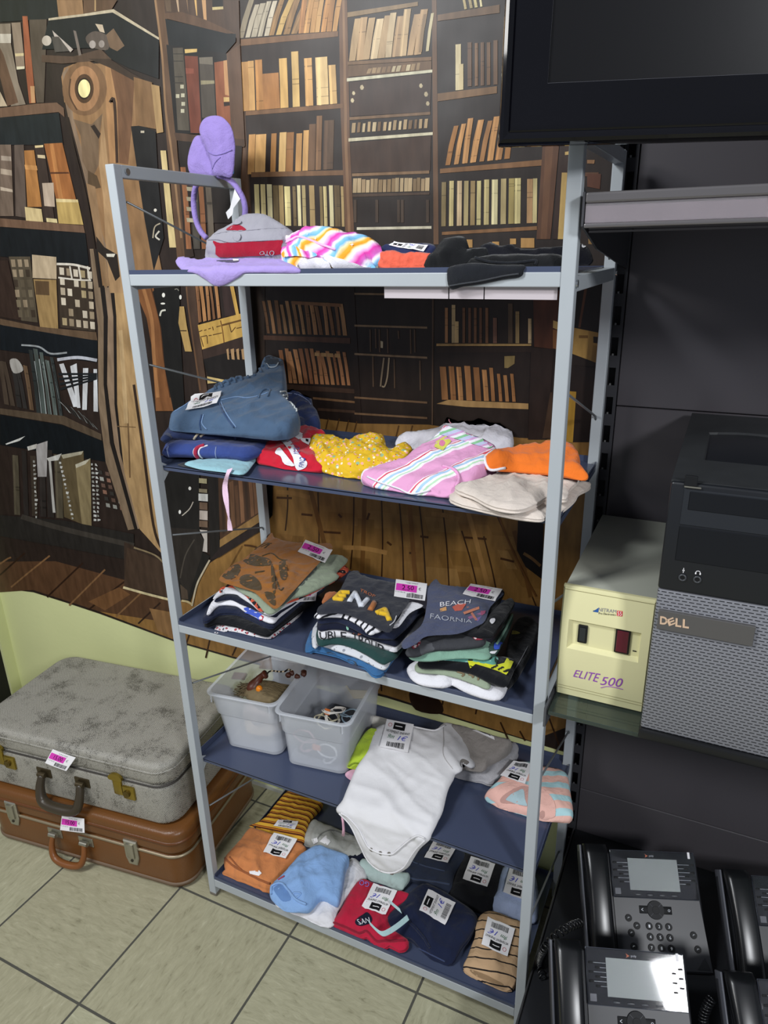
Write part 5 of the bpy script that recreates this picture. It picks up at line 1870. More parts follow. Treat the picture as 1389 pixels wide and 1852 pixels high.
# pink ribbon hanging from the second shelf
rb = MB()
pts = crom(T(*ZJ, [(600, 885), (585, 915), (572, 960), (566, 1010), (572, 1080), (582, 1150), (592, 1215), (596, 1250), (602, 1310)]), 3, closed=False)
wd = [18, 16, 14, 13, 13, 14, 15, 16, 17, 18, 19, 20, 19, 18, 15, 12, 10, 8, 6, 8, 10, 13, 15, 17, 17]
L, R_ = [], []
for i, p in enumerate(pts):
    k = wd[min(i, len(wd) - 1)] / ZJ[2]
    yy = PD - .004 - .004 * math.sin(i * .5)
    L.append(on_y(p[0] - k, p[1], yy))
    R_.append(on_y(p[0] + k, p[1] + (-3 if i == 0 else 0), yy - .003 * math.sin(i * .7)))
vs = L + R_
n = len(pts)
rb.add(vs, [(i, i + 1, n + i + 1, n + i) for i in range(n - 1)])
rb.add([v + Vector((0, .0008, 0)) for v in vs], [(n + i, n + i + 1, i + 1, i) for i in range(n - 1)])
tag(rb.build('pink_ribbon', fab('pink_ribbon', '#e3c3d8', var=.1), smooth=True), 'thin pale pink ribbon hanging below the second shelf, under the jeans', 'ribbon')
# ================================================================== third shelf: three piles of T-shirts
B3 = Z3T + .0012
ZL, ZM, ZS = (340, 940, 4.63), (540, 1010, 5.7875), (710, 1020, 4.79)
GP = 'shirts in the left pile'


def tee(name, m_, Z, pts, base, th, lab, grp, **k):
    k.setdefault('puff', .0025)
    k.setdefault('wr', .0028)
    return cloth(name, m_, T(*Z, pts), base=base, th=th, slab=True, lab=lab, cat='shirt', group=grp, **k)


NVY = fab('night_navy', '#161a2c', var=.2)
NV2 = fab('ink_blue', '#1d2338', var=.2)
BLT = fab('soft_black', '#131418', var=.2)
WHT = fab('white_cotton', '#dedde2', var=.05)
SAGE = fab('sage', '#8d9883', var=.08)
floral = spots('white_floral', '#d9d6da', [('#a85058', 90, .3), ('#3a3a48', 120, .22)])
o = tee('white_floral_shirt', floral, ZL, [(220, 932), (350, 918), (500, 950), (600, 972), (700, 978), (800, 900), (960, 760), (900, 650), (600, 650), (300, 800)], B3, .005, 'white shirt with small red flowers, at the bottom of the left T-shirt pile', GP, seed=40)
o = tee('black_shirt', BLT, ZL, [(148, 852), (250, 832), (390, 850), (520, 890), (650, 932), (705, 905), (900, 760), (1080, 590), (900, 450), (400, 650), (200, 750)], B3 + .006, .015, 'black folded shirt, second from the bottom of the left T-shirt pile', GP, seed=41, layers=2)
o = tee('navy_shirt_folded', NV2, ZL, [(135, 828), (250, 762), (400, 756), (520, 800), (680, 870), (745, 832), (950, 662), (1140, 532), (900, 400), (400, 560), (200, 680)], B3 + .020, .014, 'dark navy folded shirt below the blue striped white shirt, left pile', GP, seed=42, layers=2)
o = tee('white_blue_shirt', WHT, ZL, [(165, 765), (250, 688), (400, 690), (480, 738), (600, 798), (705, 832), (765, 780), (950, 640), (1130, 520), (900, 400), (420, 540), (230, 640)], B3 + .033, .012, 'white shirt with blue and red stripe on its edge, left T-shirt pile', GP, seed=43, layers=1)
patch(o, T(*ZL, [(470, 742), (500, 735), (620, 795), (605, 838), (540, 800), (480, 775)]), fab('royal_blue', '#4058b8'), name='stripe_print', sm=False, off=.0016)
patch(o, T(*ZL, [(606, 800), (636, 812), (628, 840), (602, 836)]), fab('stripe_red', '#b8283c'), name='stripe_print', sm=False, off=.0016)
patch(o, T(*ZL, [(246, 735), (276, 718), (282, 735), (262, 768), (248, 762)]), fab('royal_blue', '#4058b8'), name='stripe_print', sm=False, off=.0016)
o = tee('navy_thin_shirt', NVY, ZL, [(225, 668), (350, 650), (450, 690), (620, 760), (725, 795), (775, 760), (950, 622), (900, 400), (420, 560), (280, 620)], B3 + .045, .007, 'thin navy shirt between two white shirts, left T-shirt pile', GP, seed=44)
o = tee('white_grey_shirt', fab('white_marl', '#cfcfd4', var=.06), ZL, [(215, 640), (300, 598), (400, 600), (450, 630), (540, 690), (600, 740), (690, 775), (770, 730), (960, 610), (1000, 450), (500, 500), (300, 560)], B3 + .052, .009, 'greyish white folded shirt under the coral patterned shirt, left pile', GP, seed=45, layers=1)
pink_label(o, T(*ZL, [(955, 590), (1080, 566), (1062, 690), (880, 700)]), '2.50', seed=9, off=.004)
coral = spots('coral_dark_print', '#c2553f', [('#2a2326', 55, .42), ('#d8b0a0', 95, .16)])
o = tee('coral_print_shirt', coral, ZL, [(275, 592), (280, 552), (380, 556), (450, 590), (520, 660), (585, 735), (620, 750), (720, 720), (1000, 620), (1310, 450), (1322, 378), (1200, 340), (800, 350), (400, 480)], B3 + .060, .006, 'coral shirt with dark print, below the sage shirt in the left pile', GP, seed=46)
o = tee('sage_shirt', SAGE, ZL, [(440, 570), (560, 640), (655, 748), (735, 740), (850, 640), (1000, 590), (1240, 470), (1232, 420), (1322, 330), (1310, 300), (1200, 280), (800, 300), (400, 480)], B3 + .0655, .0115, 'sage green shirt directly under the brown shirt, left T-shirt pile', GP, seed=47, wr=.004)
patch(o, T(*ZL, [(760, 720), (900, 560), (1010, 450), (1070, 390), (1075, 420), (1000, 500), (880, 640), (790, 720)]), fab('sage_shaded', '#4d5650'), name='painted_shadow', off=.0012)  # dark sage paints the brown shirt's shadow along its edge
o = tee('brown_shirt', fab('brown_batik', '#96602a', var=.12), ZL, [(700, 100), (745, 152), (1000, 192), (1178, 188), (1200, 240), (1080, 370), (960, 500), (860, 610), (742, 732), (650, 682), (560, 600), (450, 562), (280, 508), (275, 460), (370, 370), (450, 330), (560, 240), (640, 170)], B3 + .083, .004, 'brown shirt with dark brush print and 2.50 label, topmost of the left pile', GP, seed=48, wr=.004, wf=26)
DKB = fab('brush_print', '#4a3a22', var=.4)
for pts in ([(275, 462), (330, 410), (420, 372), (440, 420), (400, 480), (330, 500)], [(460, 345), (520, 290), (610, 310), (680, 330), (690, 375), (560, 390)], [(440, 480), (520, 460), (600, 520), (610, 590), (520, 580), (440, 540)], [(765, 360), (820, 350), (830, 480), (790, 505), (765, 440)], [(640, 610), (720, 620), (730, 720), (680, 690)], [(695, 395), (715, 395), (735, 590), (712, 610)]):
    patch(o, T(*ZL, pts), DKB, name='brush_print', off=.0009)
for pts in ([(620, 305), (700, 282), (770, 330), (830, 340)], [(700, 400), (740, 500), (770, 590), (800, 570)], [(500, 370), (620, 385), (690, 380)], [(560, 250), (640, 200), (700, 200)], [(560, 450), (640, 430), (560, 440)], [(610, 230), (680, 200), (640, 240)]):
    seam(o, T(*ZL, pts), .0022, DKB, name='brush_print', off=-.0012)
seam(o, T(*ZL, [(748, 155), (850, 172), (1000, 192), (1100, 200)]), .0032, WHT, name='neck_tape')
lettering(o, 'kiabi', T(*ZL, [(818, 178), (886, 194), (880, 208), (814, 192)]), WHT) if False else None
pink_label(o, T(*ZL, [(985, 180), (1212, 266), (1146, 374), (918, 280)]), '2.50', seed=1)

GP = 'shirts in the middle pile'
o = tee('blue_fringed_shirt', fab('mid_blue', '#35628f', var=.3), ZM, [(92, 932), (160, 920), (300, 950), (450, 990), (600, 1060), (720, 1110), (815, 1185), (900, 1110), (1000, 850), (500, 650), (200, 700)], B3, .014, 'blue gathered shirt with dark patches, at the bottom of the middle T-shirt pile', GP, seed=50, layers=2, wr=.006, wf=60, bulge=.009)
for pts in ([(270, 1030), (300, 985), (400, 1010), (415, 1060), (370, 1075)], [(490, 1100), (510, 1060), (600, 1090), (605, 1140), (540, 1140)]):
    patch(o, T(*ZM, pts), fab('slate_patch', '#3a4450'), name='patch', off=.0016)
grs = spots('white_splash', '#c9cbd0', [('#8d9098', 70, .25), ('#5a5a60', 130, .14)])
o = tee('white_grey_print_shirt', grs, ZM, [(165, 885), (220, 860), (400, 920), (600, 985), (720, 1040), (850, 1105), (920, 1090), (1000, 900), (1100, 760), (600, 500), (200, 650)], B3 + .014, .013, 'white shirt with faint grey print, second from the bottom of the middle pile', GP, seed=51, layers=1)
o = tee('dark_green_shirt', fab('bottle_green', '#23403e', var=.12), ZM, [(215, 862), (350, 850), (500, 868), (700, 955), (860, 1050), (930, 1045), (1050, 950), (1150, 700), (700, 500), (250, 650)], B3 + .027, .012, 'dark green folded shirt, below the shirt lettered UBLE TROUB, middle pile', GP, seed=52, layers=1)
o = tee('lettered_shirt', fab('white_print', '#d3d2d6', var=.05), ZM, [(222, 775), (380, 760), (560, 768), (690, 812), (820, 860), (950, 902), (1040, 900), (1200, 720), (1290, 580), (800, 450), (300, 600)], B3 + .039, .015, 'white shirt edge with black letters UBLE TROUB, middle T-shirt pile', GP, seed=53, bulge=.003)
LTB = fab('letter_black', '#1c1d22')
for s_, qd in (('U', [(222, 775), (290, 768), (295, 838), (232, 842)]), ('B', [(300, 768), (360, 766), (370, 842), (308, 840)]), ('L', [(368, 766), (420, 768), (435, 845), (380, 845)]), ('E', [(440, 770), (500, 778), (500, 850), (446, 846)]), ('T', [(560, 785), (625, 800), (625, 880), (570, 860)]), ('R', [(632, 800), (690, 825), (690, 905), (636, 885)]), ('O', [(695, 830), (755, 855), (752, 930), (700, 912)]), ('U', [(765, 858), (820, 880), (818, 955), (768, 935)]), ('B', [(830, 888), (905, 920), (905, 990), (838, 968)])):
    lettering(o, s_, T(*ZM, qd), LTB, off=.0018)
patch(o, T(*ZM, [(950, 960), (1010, 920), (1030, 950), (1010, 1010), (960, 1020)]), WHT, name='side_fold', off=.002)
o = tee('leaf_print_shirt', NVY, ZM, [(212, 704), (350, 695), (480, 706), (640, 760), (760, 800), (960, 858), (1045, 850), (1250, 590), (1285, 530), (800, 400), (300, 550)], B3 + .054, .012, 'navy shirt with small mint leaf print, fourth from the top in the middle pile', GP, seed=54, layers=1)
for pts in ([(500, 710), (520, 720), (528, 750), (505, 742)], [(588, 738), (625, 730), (655, 765), (648, 785), (612, 765)]):
    patch(o, T(*ZM, pts), fab('mint_leaf', '#7fae9a'), name='leaf_print', off=.0015)
patch(o, T(*ZM, [(575, 780), (650, 790), (660, 800), (600, 800)]), fab('rust_leaf', '#8a5240'), name='leaf_print', off=.0015)
o = tee('navy_plain_shirt', NV2, ZM, [(212, 640), (400, 625), (560, 690), (740, 778), (960, 800), (1025, 780), (1240, 570), (1282, 490), (800, 400), (300, 520)], B3 + .066, .011, 'plain navy shirt right under the black and white patterned shirt, middle pile', GP, seed=55, layers=1)
zeb = stripes('zebra_cloth', [(0, '#dcdbe0'), (.55, '#25262b'), (.9, '#dcdbe0')], .016, angle=.5, wob=.05)
o = tee('zebra_shirt', zeb, ZM, [(190, 572), (300, 560), (480, 572), (650, 650), (740, 738), (790, 726), (860, 690), (960, 480), (800, 400), (300, 500)], B3 + .078, .0135, 'black and white patterned shirt under the charcoal lettered shirt, middle pile', GP, seed=56, bulge=.006)
o = tee('white_shirt_corner', WHT, ZM, [(1030, 640), (1080, 560), (1150, 450), (1278, 468), (1292, 492), (1160, 560), (1045, 700), (960, 700)], B3 + .084, .004, 'white shirt whose corner sticks out right of the charcoal shirt, middle pile', GP, seed=57)
o = tee('rust_shirt_sleeve', fab('rust', '#a8663c', var=.12), ZM, [(250, 445), (272, 380), (300, 340), (400, 335), (430, 400), (380, 460)], B3 + .084, .007, 'rust orange shirt sleeve sticking out left of the charcoal shirt, middle pile', GP, seed=58)
o = tee('charcoal_shirt', fab('charcoal', '#2b2d36', var=.12), ZM, [(618, 115), (655, 158), (760, 195), (980, 238), (1030, 250), (1220, 290), (1150, 450), (1030, 612), (952, 758), (800, 702), (560, 590), (400, 558), (212, 570), (205, 505), (270, 450), (420, 330), (470, 250), (530, 140)], B3 + .0945, .004, 'charcoal shirt with padded letters ENIA in yellow, white and brown, middle pile', GP, seed=59, wr=.003)
for s_, c, qd in (('E', '#d8b02e', [(395, 360), (545, 338), (470, 440), (345, 425)]), ('N', '#cfd3dc', [(585, 345), (760, 420), (675, 525), (505, 460)]), ('I', '#a86a3c', [(760, 450), (815, 455), (780, 560), (718, 545)]), ('A', '#d8b02e', [(880, 510), (935, 520), (990, 665), (785, 585)])):
    M_ = fab('letter_' + c[1:], c, bump=.6, bscale=300)
    strokes = {'E': [[(535, 363), (445, 360), (375, 428), (470, 436)], [(412, 397), (492, 398)]], 'N': [[(532, 452), (592, 362), (655, 505), (725, 428)]], 'I': [[(795, 468), (748, 545)]], 'A': [[(812, 578), (905, 537), (950, 652)], [(848, 575), (925, 592)]]}[s_]
    for st in strokes:
        pp = []
        for a, b in zip(st, st[1:]):
            for j in range(6):
                pp.append(T(*ZM, [(a[0] + (b[0] - a[0]) * j / 5, a[1] + (b[1] - a[1]) * j / 5)])[0])
        pts = []
        for p in pp:
            hh = hit(o, *p)
            if hh:
                pts.append(hh[0] + hh[1] * .001)
        if len(pts) > 2:
            t = MB()
            t.tube(pts, .0055 if s_ != 'I' else .0060, 8)
            t.build('padded_letter', M_, o, smooth=True)
lettering(o, 'TROP', T(*ZM, [(650, 320), (808, 390), (795, 415), (640, 350)]), fab('letter_rust', '#b0643c'))
seam(o, T(*ZM, [(660, 158), (760, 165), (880, 195), (960, 230), (985, 250)]), .0030, fab('rust', '#a8663c'), name='neck_tape')
lettering(o, 'Okaidi', T(*ZM, [(735, 200), (880, 225), (870, 258), (725, 225)]), fab('letter_pale', '#a9b0c0')) if False else None
seam(o, T(*ZM, [(955, 700), (1000, 660), (1025, 600)]), .0010, WHT)
pink_label(o, T(*ZM, [(1020, 228), (1346, 275), (1322, 456), (998, 412)]), '2.50', seed=2)

GP = 'shirts in the right pile'
o = tee('white_shirt', WHT, ZS, [(172, 892), (200, 832), (400, 800), (700, 800), (955, 960), (952, 1020), (905, 1095), (780, 1080), (640, 1030), (520, 975), (430, 995), (240, 960)], B3, .022, 'white folded shirt at the bottom of the right T-shirt pile', GP, seed=60, wr=.005, bulge=.010)
o = tee('long_black_top', BLT, ZS, [(1000, 720), (1060, 500), (1150, 440), (1235, 470), (1250, 560), (1180, 730), (1070, 920), (990, 1000), (950, 960)], B3, .026, 'long black garment lying on the shelf to the right of the right pile', GP, seed=61)
seam(o, T(*ZS, [(1040, 940), (1110, 830), (1172, 715)]), .0009, fab('black_piping', '#6a6a70'), name='piping')
patch(o, T(*ZS, [(1005, 585), (1060, 580), (1106, 602), (1050, 612), (1000, 605)]), fab('olive_print', '#9a9440'), name='print')
o = tee('sage_folded_shirt', fab('sage_pale', '#8f9c86', var=.07), ZS, [(204, 890), (240, 832), (500, 800), (830, 960), (840, 1015), (820, 1050), (700, 1005), (560, 955), (430, 925), (250, 910)], B3 + .022, .010, 'sage green shirt above the white shirt, low in the right pile', GP, seed=62, layers=1)
for pts in ([(560, 935), (620, 955), (600, 975)], [(660, 960), (700, 975), (690, 985)], [(740, 985), (745, 1000), (735, 1005)]):
    seam(o, T(*ZS, pts), .0018, fab('brown_print', '#7a6a50'), name='print')
o = tee('black_yellow_shirt', BLT, ZS, [(240, 818), (330, 790), (600, 760), (1000, 800), (1042, 850), (1000, 960), (965, 1008), (840, 970), (680, 895), (430, 855), (262, 850)], B3 + .032, .016, 'black shirt with yellow print showing on its folded edge, right pile', GP, seed=63, layers=1)
YP = fab('acid_yellow', '#cfd22c', var=.08)
for pts in ([(330, 810), (400, 815), (402, 848), (370, 832)], [(640, 822), (760, 850), (900, 880), (970, 862), (990, 820), (1042, 850), (1010, 920), (980, 965), (930, 940), (850, 912), (720, 872), (675, 905), (655, 860)], [(520, 812), (560, 815), (530, 825)]):
    patch(o, T(*ZS, pts), YP, name='yellow_print', sm=False, off=.0018)
for k in range(9):
    x, y = 850 + k * 18, 905 + k * 5 - (k % 3) * 14
    patch(o, T(*ZS, [(x, y), (x + 22, y - 6), (x + 26, y + 8), (x + 4, y + 10)]), BLT, name='black_print', off=.0024)
teal = spots('teal_camo', '#5c978c', [('#2d4038', 40, .38), ('#8fc0b4', 70, .28)])
o = tee('teal_print_shirt', teal, ZS, [(200, 802), (300, 780), (380, 765), (650, 772), (895, 785), (890, 850), (840, 862), (700, 838), (480, 815), (360, 815)], B3 + .048, .006, 'teal patterned shirt below the mint shirt, right T-shirt pile', GP, seed=64)
o = tee('mint_shirt', fab('mint', '#7fa592', var=.07), ZS, [(170, 770), (220, 710), (480, 665), (800, 652), (835, 700), (815, 780), (680, 772), (500, 775), (330, 795), (208, 792)], B3 + .054, .013, 'mint green folded shirt in the middle of the right T-shirt pile', GP, seed=65, bulge=.010)
o = tee('green_shirt', fab('deep_green', '#2c463e', var=.1), ZS, [(800, 720), (900, 620), (1000, 432), (1036, 428), (1040, 470), (990, 590), (900, 760), (830, 780)], B3 + .056, .006, 'dark green shirt edge sticking out at the right of the mint shirt', GP, seed=66)
patch(o, T(*ZS, [(885, 690), (945, 680), (940, 730), (880, 745)]), fab('blue_print', '#3050b8'), name='blue_print', off=.0016)
patch(o, T(*ZS, [(850, 762), (930, 752), (935, 772), (860, 780)]), WHT, name='white_print', off=.0016)
seam(o, T(*ZS, [(900, 700), (980, 560), (1035, 440)]), .0026, fab('mint', '#7fa592'), name='edge')
scal = spots('scallop_cloth', '#3d3e42', [('#55565a', 26, .42)])
o = tee('grey_scallop_shirt', scal, ZS, [(135, 742), (160, 690), (330, 610), (560, 590), (700, 560), (785, 600), (780, 655), (640, 676), (500, 688), (330, 700), (220, 742)], B3 + .067, .0165, 'dark grey scallop patterned shirt with red checked edges, right pile', GP, seed=67, bulge=.004)
RC = spots('red_check', '#8a3440', [('#d8c8c8', 130, .35)])
patch(o, T(*ZS, [(672, 580), (740, 565), (782, 640), (760, 662), (705, 655)]), RC, name='check_print', off=.0016)
patch(o, T(*ZS, [(165, 695), (235, 662), (238, 700), (180, 740)]), RC, name='check_print', off=.0016)
o = tee('black_graphic_shirt', BLT, ZS, [(720, 575), (860, 400), (1000, 290), (1040, 298), (1030, 350), (880, 560), (810, 602), (600, 560), (400, 400), (800, 250), (960, 230)], B3 + .083, .012, 'black shirt with small white motif, under the blue BEACH shirt', GP, seed=68, layers=2)
patch(o, T(*ZS, [(840, 490), (880, 475), (886, 500), (858, 525)]), WHT, name='white_motif', off=.0018)
o = tee('blue_marl_shirt', fab('blue_marl', '#4a5069', var=.25, bscale=900, vscale=400), ZS, [(372, 120), (420, 165), (520, 180), (640, 190), (760, 205), (900, 218), (960, 250), (850, 355), (800, 480), (720, 530), (560, 592), (300, 612), (200, 680), (100, 722), (85, 662), (170, 590), (260, 500), (300, 330), (300, 210)], B3 + .096, .004, 'blue grey marl shirt with BEACH print and 2.50 label, topmost of right pile', GP, seed=69, wr=.0035)
lettering(o, 'BEACH', T(*ZS, [(410, 335), (680, 310), (672, 345), (412, 375)]), WHT)
lettering(o, 'FAORNIA', T(*ZS, [(330, 432), (690, 490), (690, 518), (325, 478)]), fab('letter_grey', '#a9adb8'))
for pts, c in (([(410, 390), (465, 372), (468, 405), (412, 415)], '#d8a060'), ([(515, 375), (570, 345), (640, 345), (600, 405), (540, 410)], '#c05a48'), ([(640, 375), (660, 372), (740, 490), (715, 492)], '#a86a58'), ([(610, 420), (750, 370), (752, 392), (620, 440)], '#c0785a'), ([(650, 462), (770, 420), (775, 440), (665, 482)], '#8a5a80'), ([(760, 410), (805, 405), (800, 430), (770, 450)], '#9a4a6a'), ([(700, 480), (770, 455), (740, 500)], '#6a5a90')):
    patch(o, T(*ZS, pts), fab('palm_' + c[1:], c), name='palm_print', sm=False)
pink_label(o, T(*ZS, [(676, 180), (952, 228), (888, 332), (606, 270)]), '2.50', seed=3)

# ================================================================== fourth shelf clothes
B4 = Z4T + .0012
ZB8, ZG4 = (580, 1270, 4.63), (800, 1290, 5.342)
o = cloth('pink_folded_item', fab('rose', '#d9a9bd', var=.08), [(626, 1396), (643, 1388), (652, 1388), (648, 1400), (640, 1412), (632, 1410)], base=B4, th=.012, slope=.1, seed=70, h=.005,
          lab='small pink folded cloth under the lime green one, beside the right plastic bin', cat='clothing')
o = cloth('lime_green_clothes', fab('lime', '#a9c23a', var=.12), T(*ZB8, [(215, 522), (255, 455), (320, 320), (400, 213), (472, 220), (470, 300), (440, 400), (400, 470), (370, 520), (320, 548), (240, 562)]), base=B4 + .014, th=.03, slope=.2, puff=.004, wr=.005, seed=71,
          lab='lime green folded clothing between the right plastic bin and white bodysuit', cat='clothing')
seam(o, T(*ZB8, [(235, 535), (280, 510), (330, 520), (322, 545)]), .002, fab('lime_dark', '#7d9224'), name='hem')
o = cloth('white_folded_top', fab('ecru', '#d9d5cc', var=.05), T(*ZB8, [(398, 190), (414, 115), (520, 128), (600, 165), (560, 215), (470, 235), (440, 222)]), base=B4, th=.06, slope=.2, puff=.006, wr=.004, seed=72,
          lab='rolled ecru white top behind the white bodysuit, next to the lime clothing', cat='clothing')
GM = fab('grey_marl', '#a5a4a8', var=.2, bscale=900, vscale=300)
GM2 = fab('grey_beige_marl', '#8f8984', var=.15, bscale=900, vscale=300)
o = cloth('grey_folded_leggings', GM, T(*ZG4, [(100, 592), (150, 535), (320, 545), (420, 480), (480, 400), (650, 275), (720, 290), (705, 360), (640, 500), (560, 570), (500, 612), (462, 668), (380, 645), (250, 655), (130, 625)]), base=B4, th=.03, slope=.12, puff=.006, wr=.006, layers=2, seed=73,
          lab='light grey marl trousers, lower of the two grey pieces beside the bodysuit', cat='trousers')
o = cloth('grey_beige_top', GM2, T(*ZG4, [(90, 100), (180, 108), (300, 140), (540, 215), (662, 252), (560, 360), (440, 430), (400, 500), (330, 548), (180, 545), (250, 480), (250, 350), (160, 190)]), base=B4 + .03, th=.03, slope=.16, puff=.005, wr=.004, seed=74,
          lab='grey beige folded top with black printed label, behind bodysuit sleeve', cat='clothing')
white_label(o, T(*ZG4, [(555, 225), (490, 262), (280, 180), (320, 150)][0:4]), seed=5) if False else None
patch(o, T(*ZG4, [(350, 176), (370, 166), (482, 206), (462, 232)]), INK, name='label_print', sm=False, off=.0026)
patch(o, T(*ZG4, [(285, 165), (330, 142), (545, 222), (505, 262)]), WHITE, name='price_label', sm=False, off=.0016)
PE = stripes('peach_stripes', [(0, '#e0b3a6'), (.55, '#a9cdd2'), (1, '#a9cdd2')], .034, angle=math.radians(70))
PCH = fab('peach', '#dfb0a4', var=.06)
o = cloth('peach_striped_shorts', PE, [(880, 1436), (886, 1424), (901, 1410), (912, 1395), (929, 1380), (957, 1376), (983, 1384), (1006, 1387), (1024, 1397), (1028, 1417), (1034, 1464), (1025, 1475), (1006, 1477), (987, 1483), (976, 1482), (953, 1475), (927, 1469), (905, 1464), (897, 1455), (884, 1445)], base=B4, th=.03, slope=.14, puff=.006, wr=.004, seed=75,
          lab='peach and aqua striped garment with white label at the right end of fourth shelf', cat='clothing')
patch(o, T(*ZG4, [(430, 790), (470, 745), (560, 690), (690, 660), (840, 700), (980, 740), (1080, 850), (1090, 990), (1000, 1026), (940, 1020), (820, 986), (680, 950), (565, 925), (530, 870), (470, 830)]), PCH, name='waistband', off=.0016)
patch(o, T(*ZG4, [(560, 850), (590, 800), (700, 730), (800, 710), (850, 740), (850, 900), (700, 880), (600, 870)]), fab('peach_inside', '#b88f86'), name='opening', off=.0024)
patch(o, T(*ZG4, [(610, 830), (700, 770), (780, 740), (800, 830), (820, 900), (700, 870)]), fab('aqua_inside', '#a3b9bf'), name='inner_cloth', off=.0032)
patch(o, T(*ZG4, [(945, 960), (975, 940), (990, 985), (965, 1012), (945, 1000)]), fab('peach_inside', '#b88f86'), name='leg_opening', off=.0024)
white_label(o, T(*ZG4, [(800, 700), (560, 610), (690, 470), (870, 500)]), seed=6)

bo = [(440, 262), (480, 200), (570, 165), (640, 180), (760, 200), (850, 222), (960, 232), (1020, 182), (1060, 165), (1160, 200), (1220, 330), (1272, 490), (1250, 505), (1190, 472), (1165, 492), (1165, 540), (1110, 570), (1090, 620), (1040, 720), (1000, 880), (960, 970), (900, 1092), (880, 1150), (800, 1230), (740, 1330), (700, 1392), (600, 1440), (500, 1420), (400, 1342), (330, 1205), (250, 1040), (180, 950), (140, 925), (135, 900), (190, 820), (240, 700), (310, 540), (380, 442), (405, 380)]
WB = fab('bodysuit_white', '#d9d8da', var=.03, bump=.15)
WB.node_tree.nodes['Principled BSDF'].inputs['Normal'].links[0].from_node.inputs['Strength'].default_value = .10
yfr = PD - .006
bprof = [(yfr - .030, .24), (yfr - .020, .36), (yfr - .012, B4 + .004), (yfr + .010, B4 + .024), (yfr + .10, B4 + .046), (.42, B4 + .075)]
o = cloth('white_bodysuit', WB, T(*ZB8, bo), prof=bprof, thin=.012, puff=.006, pw=.03, wr=.004, wf=13, wang=1.2, seed=77, h=.009, sub=3,
          lab='white baby bodysuit with price label, hanging over the front of the fourth shelf', cat='clothing')
seam(o, T(*ZB8, [(170, 925), (230, 960), (320, 1060), (380, 1180), (420, 1225), (500, 1262), (590, 1270), (640, 1240), (720, 1170), (800, 1120), (870, 1140)]), .0020, WB, name='leg_hem', off=.001)
seam(o, T(*ZB8, [(155, 930), (250, 1030), (330, 1195), (400, 1330), (500, 1408), (600, 1425), (690, 1382), (740, 1310), (800, 1225), (872, 1155)]), .0016, WB, name='leg_hem', off=.0006)
seam(o, T(*ZB8, [(1025, 190), (1030, 330), (1030, 450), (1105, 560)]), .0010, fab('white_seam', '#b5b2b0'))
seam(o, T(*ZB8, [(640, 184), (760, 206), (860, 228), (960, 240), (1040, 196)]), .0022, WB, name='neckband', off=.0008)
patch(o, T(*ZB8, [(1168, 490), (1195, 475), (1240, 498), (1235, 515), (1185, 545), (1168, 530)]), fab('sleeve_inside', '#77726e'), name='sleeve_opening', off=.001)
SN = mat('snap_metal', '#8a8680', rough=.35, metal=.7)
for (x, y) in ((425, 1232), (502, 1262), (575, 1268), (430, 1376), (505, 1412), (595, 1432)):
    hh = hit(o, *T(*ZB8, [(x, y)])[0])
    if hh:
        s_ = MB()
        s_.cyl(hh[0] - hh[1] * .0005, hh[0] + hh[1] * .0022, .0042, 12)
        s_.build('snap', SN, o, smooth=True, sharp=.6)
white_label(o, T(*ZB8, [(555, 150), (780, 195), (730, 430), (495, 385)]), seed=7)

# thin pale cord end hanging beside the bodysuit
hh = [on_y(x, y, .012) for x, y in T(*ZB8, [(180, 960), (188, 1010), (192, 1060), (190, 1112)])]
c = MB()
c.tube(hh, [.0025, .0028, .003, .0042], 8)
tag(c.build('pink_drawcord', fab('rose', '#d9a9bd'), smooth=True), 'short pink cord end hanging under the left edge of the white bodysuit', 'cord')

# ================================================================== bottom shelf clothes
B5 = Z5T + .0012
ZA5, ZB5 = (360, 1400, 4.34), (560, 1500, 3.4725)
OS = stripes('sunny_stripes', [(0, '#d9a93c'), (.38, '#8a3f22'), (.52, '#c98530'), (.64, '#4d2c1c'), (.82, '#8a3f22'), (.9, '#d9a93c')], .0165, angle=math.radians(82))
o = cloth('orange_striped_top', OS, T(*ZA5, [(393, 412), (450, 380), (530, 320), (600, 230), (690, 130), (770, 145), (850, 172), (962, 205), (870, 320), (820, 460), (812, 522), (770, 528), (740, 492), (600, 462), (520, 446)]), base=B5, th=.025, slope=.04, puff=.003, wr=.003, seed=80,
          lab='yellow, orange and brown striped top at the back left of bottom shelf', cat='clothing')
white_label(o, T(*ZA5, [(620, 362), (782, 376), (752, 440), (585, 412)][0:4]), seed=8)
o = cloth('orange_trousers', fab('apricot', '#c8804e', var=.1), T(*ZA5, [(180, 775), (212, 740), (203, 660), (260, 580), (330, 500), (400, 415), (470, 430), (560, 456), (680, 495), (780, 530), (832, 580), (760, 662), (640, 780), (560, 920), (440, 882), (330, 838), (280, 836), (200, 800)]), base=B5, th=.028, slope=.06, puff=.005, wr=.006, wf=18, wang=.4, seed=81, layers=2,
          lab='apricot orange trousers with white label at the front left of bottom shelf', cat='trousers')
seam(o, T(*ZA5, [(205, 660), (230, 690), (300, 740), (400, 790), (500, 840), (560, 860)]), .0026, fab('apricot_dark', '#9a5a34'), name='waist_gather')
seam(o, T(*ZA5, [(240, 650), (300, 720), (340, 760)]), .0022, fab('apricot_dark', '#9a5a34'))
patch(o, T(*ZA5, [(395, 765), (470, 758), (490, 782), (470, 798), (400, 785)]), WHITE, name='care_label', sm=False, off=.002)
white_label(o, T(*ZA5, [(680, 680), (505, 622), (590, 470), (772, 522)]), seed=9)
